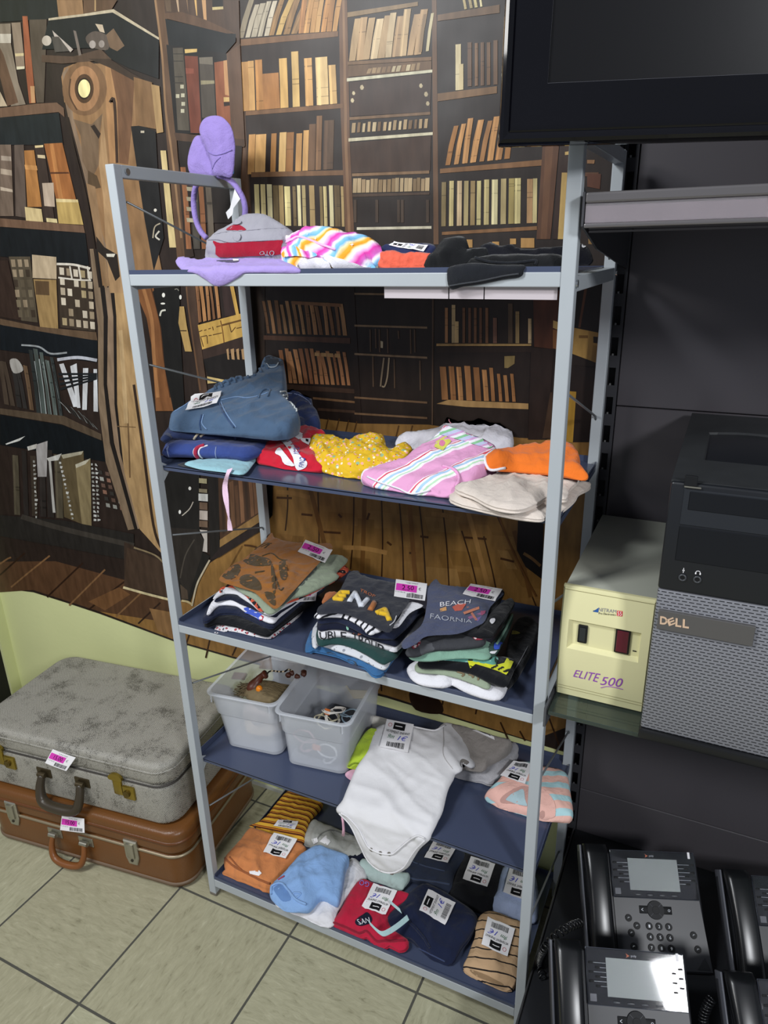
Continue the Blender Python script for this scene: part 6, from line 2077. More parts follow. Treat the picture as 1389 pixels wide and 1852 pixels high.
o = cloth('grey_marl_top', fab('pale_grey_marl', '#b0b1ac', var=.12, vscale=200), T(*ZA5, [(820, 520), (850, 430), (900, 350), (980, 385), (1100, 425), (1230, 488), (1285, 600), (1210, 660), (1140, 630), (1000, 570), (930, 560), (840, 575)]), base=B5, th=.022, slope=.05, puff=.004, wr=.006, seed=82,
          lab='pale grey marl top lying behind the light blue shirt, bottom shelf', cat='clothing')
seam(o, T(*ZA5, [(930, 510), (960, 470), (1040, 440), (1140, 470), (1230, 480)]), .0018, fab('grey_edge', '#7f807c'), name='neckband')
patch(o, T(*ZA5, [(945, 530), (1000, 482), (1032, 530), (1010, 558)]), WHITE, name='care_label', sm=False, off=.002)
patch(o, T(*ZA5, [(888, 510), (930, 500), (936, 535), (900, 548)]), WHITE, name='care_label', sm=False, off=.002)
o = cloth('navy_cap_edge', NVY, T(*ZB5, [(235, 172), (290, 140), (345, 145), (330, 200), (300, 240), (260, 215)]), base=B5, th=.02, slope=.02, seed=83,
          lab='small piece of navy cloth between light blue shirt and mint garment', cat='clothing')
o = cloth('white_shirt_bundle', fab('white_pique', '#d9d8dc', var=.04), T(*ZA5, [(605, 1015), (700, 1000), (860, 960), (1000, 900), (1080, 800), (1150, 740), (1200, 650), (1262, 710), (1288, 770), (1260, 830), (1180, 950), (1075, 1030), (1050, 1100), (1030, 1162), (970, 1192), (880, 1172), (820, 1122), (720, 1088)]), base=B5, th=.022, slope=.02, puff=.006, wr=.005, seed=84, bulge=.009,
          lab='white garment bundled underneath the light blue shirt, front of bottom shelf', cat='clothing')
o = cloth('light_blue_shirt', fab('sky_blue', '#85a8d6', var=.08), T(*ZA5, [(560, 882), (590, 830), (680, 750), (800, 620), (920, 550), (1000, 570), (1150, 620), (1162, 650), (1140, 702), (1120, 830), (1092, 962), (1060, 970), (950, 930), (860, 1030), (780, 1050), (662, 1082), (610, 1010), (570, 950)]), base=B5 + .02, th=.03, slope=.06, puff=.008, wr=.007, wf=16, wang=.8, seed=85,
          lab='light blue rolled shirt lying on a white garment, bottom shelf', cat='shirt')
seam(o, T(*ZA5, [(570, 940), (575, 880), (640, 860), (700, 910), (760, 985), (840, 1025)]), .0032, fab('sky_blue', '#85a8d6'), name='hem', off=.001)
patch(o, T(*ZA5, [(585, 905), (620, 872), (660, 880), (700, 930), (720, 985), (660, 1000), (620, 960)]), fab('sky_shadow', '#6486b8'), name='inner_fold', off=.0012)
seam(o, T(*ZA5, [(735, 960), (750, 930), (800, 940), (760, 975)]), .0022, fab('sky_blue', '#85a8d6'), name='inner_fold')
seam(o, T(*ZA5, [(620, 830), (670, 800)]), .002, fab('trim_red', '#a8485a'), name='red_trim')
o = cloth('mint_grey_garment', fab('mint_grey', '#a9bcb8', var=.06), T(*ZB5, [(310, 235), (330, 175), (400, 200), (560, 260), (620, 270), (590, 330), (560, 372), (480, 345), (400, 335), (342, 292)]), base=B5, th=.03, slope=.05, puff=.004, wr=.006, seed=86,
          lab='pale mint grey garment partly under the hanging white bodysuit', cat='clothing')
o = cloth('denim_shorts_back', fab('dark_denim_shorts', '#2b3243', var=.25), T(*ZB5, [(600, 262), (640, 170), (740, 90), (860, 90), (960, 130), (965, 180), (900, 262), (880, 392), (760, 362), (620, 332)]), base=B5, th=.03, slope=.05, puff=.005, wr=.006, seed=87,
          lab='dark denim shorts with yellowed label, at the back of bottom shelf', cat='shorts')
seam(o, T(*ZB5, [(612, 290), (650, 310), (720, 320), (800, 330), (880, 345)]), .0024, fab('denim_ruffle', '#3d4860'), name='waist_gather')
seam(o, T(*ZB5, [(640, 200), (740, 235), (850, 262)]), .0016, fab('denim_ruffle', '#3d4860'))
white_label(o, T(*ZB5, [(868, 216), (720, 182), (782, 72), (930, 108)]), seed=10)
o = cloth('black_trousers', fab('black_knit', '#1b1c20', var=.15), T(*ZB5, [(888, 385), (960, 190), (1020, 140), (1200, 190), (1212, 270), (1130, 492), (1060, 532), (960, 470), (900, 430)]), base=B5, th=.028, slope=.05, puff=.004, wr=.004, seed=88,
          lab='black folded trousers with white label at the back of bottom shelf', cat='trousers')
white_label(o, T(*ZB5, [(1116, 370), (962, 316), (1014, 175), (1166, 224)]), seed=11)
o = cloth('pale_blue_pants', fab('powder_blue', '#a9b8d8', var=.06), T(*ZB5, [(1128, 482), (1180, 380), (1195, 290), (1230, 225), (1345, 235), (1420, 300), (1420, 540), (1340, 575), (1240, 560)]), base=B5, th=.03, slope=.05, puff=.004, wr=.004, seed=89,
          lab='powder blue folded garment with white label, behind the beige striped one', cat='clothing')
white_label(o, T(*ZB5, [(1368, 460), (1214, 404), (1258, 236), (1400, 270)]), seed=12)
RDJ = fab('crimson', '#b3213c', var=.12)
o = cloth('red_trousers', RDJ, T(*ZB5, [(145, 582), (200, 500), (250, 400), (320, 308), (400, 328), (520, 370), (622, 395), (600, 452), (560, 462), (490, 530), (510, 610), (605, 680), (600, 722), (560, 746), (500, 712), (460, 746), (420, 732), (360, 662), (310, 682), (230, 662), (150, 605)]), base=B5, th=.026, slope=.06, puff=.005, wr=.006, wf=18, seed=90, layers=2,
          lab='crimson red garment with white label and loose pale ribbon, front of bottom shelf', cat='clothing')
lettering(o, 'GO', T(*ZB5, [(372, 368), (308, 350), (318, 318), (376, 336)]), fab('letter_violet', '#8a78c8'), off=.002)
patch(o, T(*ZB5, [(288, 575), (330, 540), (362, 522), (392, 560), (380, 590), (330, 606), (296, 600)]), NVY, name='badge', off=.0016)
lettering(o, 'SAN', T(*ZB5, [(298, 570), (372, 555), (380, 585), (310, 600)]), WHT, off=.0030)
seam(o, T(*ZB5, [(150, 585), (220, 610), (310, 650), (360, 640), (420, 700), (480, 700), (600, 700)]), .0026, fab('crimson_dark', '#8a1a30'), name='waist_gather')
white_label(o, T(*ZB5, [(476, 546), (326, 494), (400, 348), (550, 390)]), seed=13)
RBN = fab('aqua_ribbon', '#a9c6c8', var=.05)
o = cloth('navy_trousers', fab('deep_navy', '#1a2139', var=.18), T(*ZB5, [(498, 540), (600, 440), (640, 380), (740, 335), (900, 420), (1042, 530), (1000, 640), (940, 720), (862, 852), (760, 802), (690, 722), (640, 662), (560, 640)]), base=B5, th=.03, slope=.06, puff=.006, wr=.006, wf=16, seed=91, layers=2,
          lab='navy blue trousers with white label in the middle of bottom shelf', cat='trousers')
seam(o, T(*ZB5, [(600, 560), (660, 620), (720, 690), (760, 740)]), .003, fab('deep_navy', '#1a2139'), name='waist_gather', off=.002)
seam(o, T(*ZB5, [(680, 745), (770, 790), (850, 830)]), .0015, fab('navy_thread', '#3a4668'))
white_label(o, T(*ZB5, [(688, 510), (745, 378), (918, 465), (850, 610)]), seed=14)
for pts in ([(372, 582), (400, 612), (430, 640), (460, 655), (500, 640), (560, 600), (618, 552)], [(505, 455), (540, 485), (572, 512)]):
    P = T(*ZB5, pts)
    P = crom(P, 4, closed=False)
    t = MB()
    L, R_ = [], []
    zz = B5 + .052
    for i, p in enumerate(P):
        L.append(on_z(p[0] - 2.0, p[1] - 4.6, zz + .004))
        R_.append(on_z(p[0] + 2.0, p[1] + 4.6, zz))
    n = len(P)
    vs = L + R_
    t.add(vs, [(i, n + i, n + i + 1, i + 1) for i in range(n - 1)])
    t.add([v - Vector((0, 0, .0008)) for v in vs], [(i + 1, n + i + 1, n + i, i) for i in range(n - 1)])
    rt_ = bpy.data.objects.get('red_trousers')
    t.build('ribbon', RBN, rt_, smooth=True)
BS = stripes('beige_stripes', [(0, '#b99a78'), (.86, '#26211f'), (1, '#26211f')], .0235, angle=math.radians(79))
o = cloth('beige_striped_trousers', BS, T(*ZB5, [(985, 855), (1020, 780), (1060, 655), (1070, 565), (1130, 515), (1250, 550), (1335, 600), (1312, 780), (1292, 880), (1232, 1015), (1150, 990), (1050, 932), (1000, 892)]), base=B5, th=.028, slope=.04, puff=.005, wr=.003, seed=92, layers=2, bulge=.009,
          lab='beige and black striped folded trousers with white label, right front of bottom shelf', cat='trousers')
patch(o, T(*ZB5, [(1010, 880), (1100, 910), (1170, 945), (1215, 970), (1200, 978), (1120, 950), (1040, 915)]), fab('beige_inside', '#8f7558'), name='fold_opening', off=.001)
white_label(o, T(*ZB5, [(1242, 806), (1078, 730), (1118, 558), (1290, 630)]), seed=15)
# ================================================================== suitcases on the floor
YWS = math.radians(7)
DU, DN = Vector((math.cos(YWS), math.sin(YWS), 0)), Vector((-math.sin(YWS), math.cos(YWS), 0))
RZ7 = Matrix.Rotation(YWS, 4, 'Z')
S3 = (0, 1160, 3.02)


def front_uv(v0, px, py):
    """photo point -> (u, z) on a suitcase front standing at depth v0"""
    r = ray(px, py)
    n2, c2 = Vector((DN.x, DN.y, 0)), CAM
    t = (v0 - c2.dot(n2)) / r.dot(n2)
    P = CAM + r * t
    return P.dot(DU), P.z


def shell(u0, u1, v0, v1, z0, z1, rc, re, mb, dz=0.0, n=10):
    rings = []
    W__, D__ = u1 - u0, v1 - v0
    cu, cv = (u0 + u1) / 2, (v0 + v1) / 2
    for k in range(6):
        a = math.radians(90 * k / 5)
        i = re * (1 - math.sin(a))
        rings.append(rrect(W__ - 2 * i, D__ - 2 * i, rc - i * .6, n, cu, cv, z0 + re * (1 - math.cos(a))))
    for k in range(6):
        a = math.radians(90 * k / 5)
        i = re * (1 - math.cos(a))
        rings.append(rrect(W__ - 2 * i, D__ - 2 * i, rc - i * .6, n, cu, cv, z1 - re * (1 - math.sin(a))))
    mb.loft(rings)


def ring_band(u0, u1, v0, v1, z0, z1, rc, out, mb, n=10):
    W__, D__ = u1 - u0, v1 - v0
    cu, cv = (u0 + u1) / 2, (v0 + v1) / 2
    R = [rrect(W__ + 2 * o, D__ + 2 * o, rc + o, n, cu, cv, z) for o, z in ((-.002, z0), (out, z0 + (z1 - z0) * .25), (out, z0 + (z1 - z0) * .75), (-.002, z1))]
    mb.loft(R, cap0=False, cap1=False)


LEATH = mat('tan_leatherette', '#69421f', rough=0.32, spec=0.5, bump=0.25, bscale=260, var=.18, vscale=7)
LEATHD = mat('tan_leather_edge', '#5f3616', rough=0.38, bump=.2, bscale=200)
CHROME = mat('dull_chrome', '#a9a698', rough=.3, metal=.85)
BRASS = mat('aged_brass', '#a08a3e', rough=.28, metal=.9, var=.15, vscale=60)


def tweed():
    M = bpy.data.materials.new('tweed_cloth')
    M.use_nodes = True
    nt = M.node_tree
    b = nt.nodes['Principled BSDF']
    tc = N(nt, 'ShaderNodeTexCoord')
    sp = N(nt, 'ShaderNodeSeparateXYZ')
    nt.links.new(tc.outputs['Object'], sp.inputs[0])
    X = math_n(nt, 'ADD', sp.outputs['X'], math_n(nt, 'MULTIPLY', sp.outputs['Y'], .35))
    a = math_n(nt, 'SINE', math_n(nt, 'MULTIPLY', X, 1700))
    c = math_n(nt, 'SINE', math_n(nt, 'MULTIPLY', math_n(nt, 'ADD', sp.outputs['Y'], sp.outputs['Z']), 1500))
    wv = math_n(nt, 'MULTIPLY_ADD', math_n(nt, 'MULTIPLY', a, c), .5, .5)
    f1 = N(nt, 'ShaderNodeTexNoise')
    f1.inputs['Scale'].default_value = 420
    f1.inputs['Detail'].default_value = 4
    nt.links.new(tc.outputs['Object'], f1.inputs['Vector'])
    big = N(nt, 'ShaderNodeTexNoise')
    big.inputs['Scale'].default_value = 13
    big.inputs['Detail'].default_value = 7
    big.inputs['Roughness'].default_value = .72
    nt.links.new(tc.outputs['Object'], big.inputs['Vector'])
    cr = N(nt, 'ShaderNodeValToRGB')
    e = cr.color_ramp.elements
    e[0].position, e[0].color = .32, (*lin('#2a2824'), 1)
    e[1].position, e[1].color = .74, (*lin('#c9c5b9'), 1)
    nt.links.new(math_n(nt, 'ADD', math_n(nt, 'MULTIPLY', wv, .62), math_n(nt, 'MULTIPLY', f1.outputs['Fac'], .45)), cr.inputs['Fac'])
    c2 = N(nt, 'ShaderNodeValToRGB')
    e = c2.color_ramp.elements
    e[0].position, e[0].color = .46, (0, 0, 0, 1)
    e[1].position, e[1].color = .72, (1, 1, 1, 1)
    nt.links.new(big.outputs['Fac'], c2.inputs['Fac'])
    thr = math_n(nt, 'GREATER_THAN', math_n(nt, 'ADD', math_n(nt, 'MULTIPLY', c2.outputs['Color'], .42), math_n(nt, 'MULTIPLY', f1.outputs['Fac'], 1.5)), .98)
    col = mixc(nt, math_n(nt, 'MULTIPLY', thr, .75), cr.outputs['Color'], lin('#37342f'))
    nt.links.new(col, b.inputs['Base Color'])
    b.inputs['Roughness'].default_value = .5
    bp = N(nt, 'ShaderNodeBump')
    bp.inputs['Strength'].default_value = .4
    bp.inputs['Distance'].default_value = .001
    nt.links.new(wv, bp.inputs['Height'])
    nt.links.new(bp.outputs['Normal'], b.inputs['Normal'])
    return M


def valise(name, lab, u0, u1, v0, v1, z0, z1, m_, zseam, bead):
    c = (DU * ((u0 + u1) / 2) + DN * ((v0 + v1) / 2))
    root = empty(name, (c.x, c.y, z0), lab, 'suitcase')
    b = MB()
    shell(u0, u1, v0, v1, z0, zseam, .055, .012, b)
    b.build('body', m_, root, smooth=True, M=RZ7, sharp=.7)
    b = MB()
    shell(u0, u1, v0, v1, zseam + .001, z1, .055, .017, b)
    b.build('lid', m_, root, smooth=True, M=RZ7, sharp=.7)
    return root


def tag_on_front(root, v0, quad, price, tilt=.0, seed=1):
    P = []
    for (px, py), dv in zip(quad, (.004, .006, .016, .014)):
        u, z = front_uv(v0 - dv, px, py)
        P.append(DU * u + DN * (v0 - dv) + Vector((0, 0, z)))
    tl, tr, br, bl = P
    n_ = (br - bl).cross(tl - bl).normalized()
    q_ = quadS(bl, br, tr, tl)
    S = lambda u, v, d=0.0: q_(u, v) + n_ * (d + .0012 * math.sin(u * 3.1))
    return pink_label(root, None, price, S=S, seed=seed)


# brown leatherette case
bu0, bu1, bv0, bv1, bz1 = -.722, -.056, -.016, .385, .190
brown = valise('brown_suitcase', 'brown leatherette suitcase on the tiled floor, underneath the grey tweed suitcase', bu0, bu1, bv0, bv1, 0, bz1, LEATH, .112, True)
bv1_ = bv1
t = MB()
ring_band(bu0, bu1, bv0, bv1, .106, .1135, .055, .0022, t)
t.build('metal_trim', mat('trim_strip', '#8d8068', rough=.35, metal=.4), brown, smooth=True, M=RZ7)
for z in (.150, .012):
    t = MB()
    ring_band(bu0, bu1, bv0, bv1, z, z + .011, .055, .0035, t)
    t.build('edge_bead', LEATHD if z > .1 else mat('base_bead', '#6d5a48', rough=.5), brown, smooth=True, M=RZ7)


def lat(root, v0, uc, zc, w_, h_, m_):
    b = MB()
    prof = [(-.5, .5), (.5, .5), (.5, -.2), (.3, -.5), (-.3, -.5), (-.5, -.2)]
    pl = [Vector((uc + x * w_, v0 - .004, zc + y * h_)) for x, y in prof]
    b.loft([[p + Vector((0, .006, 0)) for p in pl], pl, [Vector((uc + (p.x - uc) * .88, v0 - .007, zc + (p.z - zc) * .92)) for p in pl]])
    o = b.build('latch', m_, root, M=RZ7)
    b = MB()
    b.rbox(uc - w_ * .27, uc + w_ * .27, v0 - .0105, v0 - .006, zc - h_ * .18, zc + h_ * .40, .0015, 2)
    b.build('latch_lever', m_, o, M=RZ7, smooth=True, sharp=.6)
    b = MB()
    b.cyl((uc, v0 - .0088, zc - h_ * .3), (uc, v0 - .006, zc - h_ * .3), .0042, 12)
    b.build('keyhole', mat('keyhole_dark', '#3a342a', rough=.5, metal=.5), o, M=RZ7)


lat(brown, bv0, -.620, .117, .040, .082, CHROME)
lat(brown, bv0, -.218, .096, .042, .082, CHROME)


def handle(root, v0, ua, ub, zt, zb_, m_, r, out, rigid=False, mm=CHROME):
    h = MB()
    pts = crom([(ua, v0 - .010, zt), (ua - .002, v0 - out * .7, zt - (zt - zb_) * .5), (ua + .012, v0 - out, zb_ + .006), ((ua + ub) / 2, v0 - out - .004, zb_), (ub - .012, v0 - out, zb_ + .006), (ub + .002, v0 - out * .7, zt - (zt - zb_) * .5), (ub, v0 - .010, zt)], 5, closed=False)
    n = len(pts)
    h.tube(pts, [r * (.75 + .45 * math.sin(math.pi * i / (n - 1))) for i in range(n)], 10)
    h.build('handle', m_, root, smooth=True, M=RZ7)
    for u in (ua, ub):
        b = MB()
        b.rbox(u - .024, u + .024, v0 - .003, v0 + .001, zt - .014, zt + .014, .0012, 2)
        o = b.build('handle_mount', mm, root, M=RZ7)
        b = MB()
        b.cyl((u - .012, v0 - .010, zt), (u + .012, v0 - .010, zt), .0075, 12)
        b.build('handle_pin', mm, o, smooth=True, sharp=.6, M=RZ7)


handle(brown, bv0, -.478, -.372, .086, .018, mat('tan_handle', '#7a4a24', rough=.35), .0085, .030)
tag_on_front(brown, bv0, T(*S3, [(338, 948), (460, 968), (462, 1046), (328, 1030)]), '15.00', seed=5)

# grey tweed case on top
gu0, gu1, gv0, gv1, gz0, gz1 = -.730, -.084, .004, .388, .1925, .3855
TW = tweed()
grey = valise('grey_suitcase', 'grey tweed suitcase with brass latches, lying on the brown suitcase', gu0, gu1, gv0, gv1, gz0, gz1, TW, .318, False)
t = MB()
ring_band(gu0, gu1, gv0, gv1, .3155, .3205, .055, .0012, t)
t.build('seam_strip', mat('seam_dark', '#332f2b', rough=.6), grey, smooth=True, M=RZ7)
t = MB()
ring_band(gu0, gu1, gv0, gv1, .3585, .3655, .055, .0022, t)
t.build('edge_bead', TW, grey, smooth=True, M=RZ7)
for uc in (-.632, -.235):
    b = MB()
    b.rbox(uc - .022, uc + .006, gv0 - .005, gv0 + .002, .268, .318, .003, 2)
    o = b.build('latch', BRASS, grey, M=RZ7, smooth=True, sharp=.6)
    b = MB()
    pl = [Vector((uc - .008 + .022 * math.cos(k * math.pi / 8), gv0 - .006 - .003, .322 + .017 * math.sin(k * math.pi / 8))) for k in range(0, 9)]
    pl += [Vector((uc - .026, gv0 - .009, .318)), Vector((uc + .010, gv0 - .009, .318))]
    b.loft([[p + Vector((0, .008, 0)) for p in pl], pl])
    b.build('latch_hasp', BRASS, o, M=RZ7)
    b = MB()
    b.rbox(uc + .008, uc + .044, gv0 - .006, gv0 + .002, .262, .302, .002, 2)
    l2 = b.build('lock_plate', BRASS, o, M=RZ7, smooth=True, sharp=.6)
    b = MB()
    b.cyl((uc + .022, gv0 - .012, .282), (uc + .022, gv0 - .005, .282), .0095, 16, r2=.0105)
    b.cyl((uc + .022, gv0 - .0125, .282), (uc + .022, gv0 - .011, .282), .004, 12)
    b.build('lock_button', mat('brass_dark', '#6d5c2c', rough=.35, metal=.8), o, M=RZ7, smooth=True, sharp=.6)
handle(grey, gv0, -.490, -.362, .276, .200, mat('dark_handle', '#3a3226', rough=.35), .0125, .034, mm=mat('mount_dark', '#4d4330', rough=.35, metal=.6))
tag_on_front(grey, gv0, T(*S3, [(288, 588), (414, 634), (362, 708), (246, 664)]), '15.00', seed=6)

# ================================================================== plastic bins on the fourth shelf
PLA = mat('translucent_plastic', '#dfe3ea', rough=0.3, spec=.5, alpha=.40)


def bin_(name, lab, rl, rr_, bl_, br_, zb_, zt, depth):
    """rl, rr_: front ends of the rim, bl_, br_: front ends of the bottom"""
    yaw = math.atan2(rr_[1] - rl[1], rr_[0] - rl[0])
    d, n = Vector((math.cos(yaw), math.sin(yaw), 0)), Vector((-math.sin(yaw), math.cos(yaw), 0))
    rc = (Vector((*rl, 0)) + Vector((*rr_, 0))) / 2
    bc = (Vector((*bl_, 0)) + Vector((*br_, 0))) / 2
    wr_, wb = (Vector((*rr_, 0)) - Vector((*rl, 0))).length, (Vector((*br_, 0)) - Vector((*bl_, 0))).length + .012
    dep_t, dep_b = depth, depth - .035
    ct = rc + n * dep_t / 2
    cb = bc + n * dep_b / 2
    root = empty(name, (cb.x, cb.y, zb_), lab, 'box')

    def ring(t, grow, z=None):
        c = cb.lerp(ct, t)
        w_, dd = wb + (wr_ - wb) * t + grow * 2, dep_b + (dep_t - dep_b) * t + grow * 2
        z = zb_ + (zt - zb_) * t if z is None else z
        return [c + d * p.x + n * p.y + Vector((0, 0, z)) for p in rrect(w_, dd, .022, 6)]
    m = MB()
    rings = [ring(0.0, -.006, zb_ + .0005), ring(.02, 0), ring(.60, -.003), ring(.625, .0), ring(.985, .0), ring(.97, .005), ring(.985, .0058), ring(1.0, .005), ring(1.0, -.0025), ring(.64, -.0025), ring(.61, -.0052), ring(.05, -.0024), ring(.02, -.008)]
    m.loft(rings)
    m.build('tub', PLA, root, smooth=True, sharp=.5)
    for k in (.25, .75):
        p = ring(.93, .0062)
        c = (Vector((*rl, 0)).lerp(Vector((*rr_, 0)), .93 if k > .5 else .08)) - n * .004
        g = MB()
        g.rbox(-.0012, .0012, -.003, .002, zt - .022, zt - .002, .0006, 1)
        g.build('clip_rib', PLA, root, M=Matrix.Translation(Vector((c.x, c.y, 0))) @ Matrix.Rotation(yaw, 4, 'Z'))
    return root, d, n, cb


ZBN, ZRM = Z4T + .0012, .598
bin1, d1_, n1_, c1_ = bin_('plastic_bin', 'left translucent plastic bin holding straw and brown trinkets, on fourth shelf', (.015, .068), (.199, .091), (.0515, .083), (.188, .101), ZBN, ZRM, .283)
bin2, d2_, n2_, c2_ = bin_('plastic_bin', 'right translucent plastic bin holding tangled cords, next to lime green clothing', (.212, .072), (.394, .096), (.2265, .090), (.3690, .108), ZBN, ZRM, .270)
for b_ in (bin1, bin2):
    b_['group'] = 'translucent bins on the fourth shelf'


def inb(c, d, n, a, b, z):
    return c + d * a + n * b + Vector((0, 0, z))


def blob(m, c, rx, ry, rz, seed=0, amp=.25, n=14, k=10):
    vs = []
    for i in range(k + 1):
        th = math.pi * i / k
        for j in range(n):
            ph = 2 * math.pi * j / n
            v = Vector((math.sin(th) * math.cos(ph), math.sin(th) * math.sin(ph), math.cos(th)))
            f_ = 1 + amp * noise.noise(v * 2.2 + Vector((seed, 0, 0)))
            vs.append(c + Vector((v.x * rx * f_, v.y * ry * f_, v.z * rz * f_)))
    fs = [(i * n + j, i * n + (j + 1) % n, (i + 1) * n + (j + 1) % n, (i + 1) * n + j) for i in range(k) for j in range(n)]
    m.add(vs, fs)


b = MB()
blob(b, inb(c1_, d1_, n1_, .0, -.01, ZBN + .040), .062, .095, .034, 2)
tag(b.build('cream_fabric_bundle', fab('bundle_cream', '#cdb9a4', var=.3), smooth=True), 'cream and pinkish fabric bundle at the bottom of the left plastic bin', 'fabric')
b = MB()
blob(b, inb(c1_, d1_, n1_, -.005, -.055, ZBN + .074), .048, .045, .030, 7)
tag(b.build('mauve_fabric_bundle', fab('bundle_mauve', '#a5938f', var=.3), smooth=True), 'mauve grey fabric piece near the front of the left plastic bin', 'fabric')
st = MB()
rr = random.Random(4)
cst = on_z(478, 1254, .572)
blob(st, cst, .058, .040, .024, 3, .12)
for k in range(90):
    a = rr.uniform(0, 2 * math.pi)
    e_ = rr.uniform(-1, 1)
    P0 = cst + Vector((-.062 + rr.uniform(-.012, .01), rr.uniform(-.03, .0), rr.uniform(-.012, .014)))
    P1 = cst + Vector((rr.uniform(-.02, .02), .041 * math.cos(a) * .8, .026 * abs(math.sin(a)) + .002))
    P2 = cst + Vector((.055 + rr.uniform(-.01, .012), .03 * math.cos(a) + .012, rr.uniform(-.005, .012)))
    st.tube(crom([P0, P1, P2], 3, closed=False), .0009, 4)
tag(st.build('straw_bundle', mat('straw', '#6f6044', rough=.8, var=.3, vscale=90), smooth=True), 'tan straw fibre bundle on top in the left plastic bin', 'straw')
b = MB()
p0 = on_z(468, 1238, .590)
b.tube(crom([p0 + Vector((-.012, -.02, -.012)), p0 + Vector((-.004, -.004, .006)), p0 + Vector((.006, .004, .022)), p0 + Vector((.018, .008, .030))], 4, closed=False), [.012, .015, .017, .016, .014, .012, .010, .009, .008, .008, .009, .011, .011], 12)
tag(b.build('leather_pouch', mat('russet_leather', '#5a2c1c', rough=.4, var=.3, vscale=30), smooth=True), 'russet brown leather pouch standing behind the straw in the left plastic bin', 'pouch')
b = MB()
for k in range(5):
    blob(b, on_z(525 + k * 6, 1222 - (k % 2) * 5, .60) + Vector((rr.uniform(-.01, .01), rr.uniform(-.01, .01), 0)), .008, .007, .007, k + 3, .4, 8, 6)
tag(b.build('brown_beads', mat('beads_brown', '#4d2a1e', rough=.45, var=.3, vscale=50), smooth=True), 'cluster of dark brown beads at the back of the left plastic bin', 'beads', kind='stuff')
b = MB()
pts = [on_z(x, y, .604) for x, y in T(340, 1160, 3.655, [(515, 240), (530, 205), (560, 195), (600, 200), (640, 198), (665, 185), (690, 200)])]
b.tube(crom(pts, 4, closed=False), .0022, 6)
tag(b.build('twisted_cord', stripes('barber_cord', [(0, '#1c1a18'), (.5, '#c9b79a')], .009, coord='Object'), smooth=True), 'black and cream twisted cord lying over the brown trinkets', 'cord')
b = MB()
blob(b, on_z(469, 1246, .594), .0085, .0085, .0095, 1, .08)
tag(b.build('orange_bead', mat('amber_bead', '#e8861e', rough=.25), smooth=True), 'bright orange bead in front of the brown leather pouch', 'bead')

WCORD = mat('white_cord', '#cfcbc4', rough=.7)


def squiggle(name, lab, ctr, m_, rad, r, turns, seed, flat=.4, drift=(0, 0, 0)):
    rr = random.Random(seed)
    pts = []
    for i in range(turns * 14):
        t = i / 14
        a = 2 * math.pi * t
        k = rad * (1 + .35 * math.sin(3.1 * t + seed))
        pts.append(ctr + Vector((k * math.cos(a) + drift[0] * t, k * math.sin(a) * .8 + drift[1] * t, rad * flat * math.sin(a * .5 + seed) + drift[2] * t)) + Vector((rr.uniform(-1, 1), rr.uniform(-1, 1), rr.uniform(-1, 1))) * rad * .06)
    b = MB()
    b.tube(pts, r, 6)
    return tag(b.build(name, m_, smooth=True), lab, 'cord')


squiggle('white_cord_tangle', 'tangle of white cords lying highest in the right plastic bin', on_z(600, 1294, .545), WCORD, .022, .0013, 7, 2, 1.0, (.0012, 0, .001))
squiggle('white_cord_bundle', 'second white cord bundle under the tangle in the right plastic bin', on_z(590, 1302, .530), mat('ivory_cord', '#bdb69c', rough=.7), .026, .0012, 6, 5, .6)
squiggle('looped_cord', 'pale blue looped cord at the right side of the right plastic bin', on_z(630, 1296, .540), mat('pale_blue_cord', '#93a9b8', rough=.6), .018, .0013, 5, 8, .9)
squiggle('clear_tube_coil', 'clear plastic tube coil at the front bottom of the right plastic bin', inb(c2_, d2_, n2_, .025, -.095, ZBN + .030), mat('coil_white', '#dcdfe4', rough=.3), .020, .0022, 5, 3, .9)
squiggle('pink_cord_loop', 'pinkish cord loop near the left front of the right plastic bin', inb(c2_, d2_, n2_, -.035, -.085, ZBN + .050), mat('mauve_cord', '#b08d96', rough=.6), .024, .0025, 3, 9, .9)
b = MB()
c = inb(c2_, d2_, n2_, -.002, -.102, ZBN + .052)
b.rbox(c.x - .011, c.x + .011, c.y - .003, c.y + .003, c.z - .008, c.z + .008, .002, 2)
tag(b.build('orange_sticker_tag', mat('orange_tag', '#e27a3a', rough=.5)), 'small orange tag seen through the front of the right plastic bin', 'tag')
b = MB()
c = on_z(592, 1288, .556)
b.rbox(c.x - .007, c.x + .007, c.y - .004, c.y + .004, c.z - .006, c.z + .008, .002, 2)
tag(b.build('orange_clip', mat('orange_tag', '#e27a3a', rough=.5)), 'small orange clip on top of the white cord tangle', 'clip')
b = MB()
b.rbox(c2_.x - .055, c2_.x + .06, c2_.y - .09, c2_.y + .10, ZBN + .006, ZBN + .030, .006, 2)
tag(b.build('dark_book', mat('dark_card', '#33353c', rough=.5)), 'flat dark package at the bottom of the right plastic bin', 'package')
tl = MB()
yb_ = (c2_ + n2_ * .118)
P = [on_y(x, y, .335) for x, y in T(340, 1160, 3.655, [(990, 310), (1050, 290), (1070, 320), (1188, 325), (1185, 375), (1090, 380), (1040, 420), (1010, 370)])]
tl.poly(P)
tl.poly([p + Vector((0, .0004, 0)) for p in P][::-1])
tl.build('torn_label', mat('torn_paper', '#c9c3b4', rough=.8), bin2)
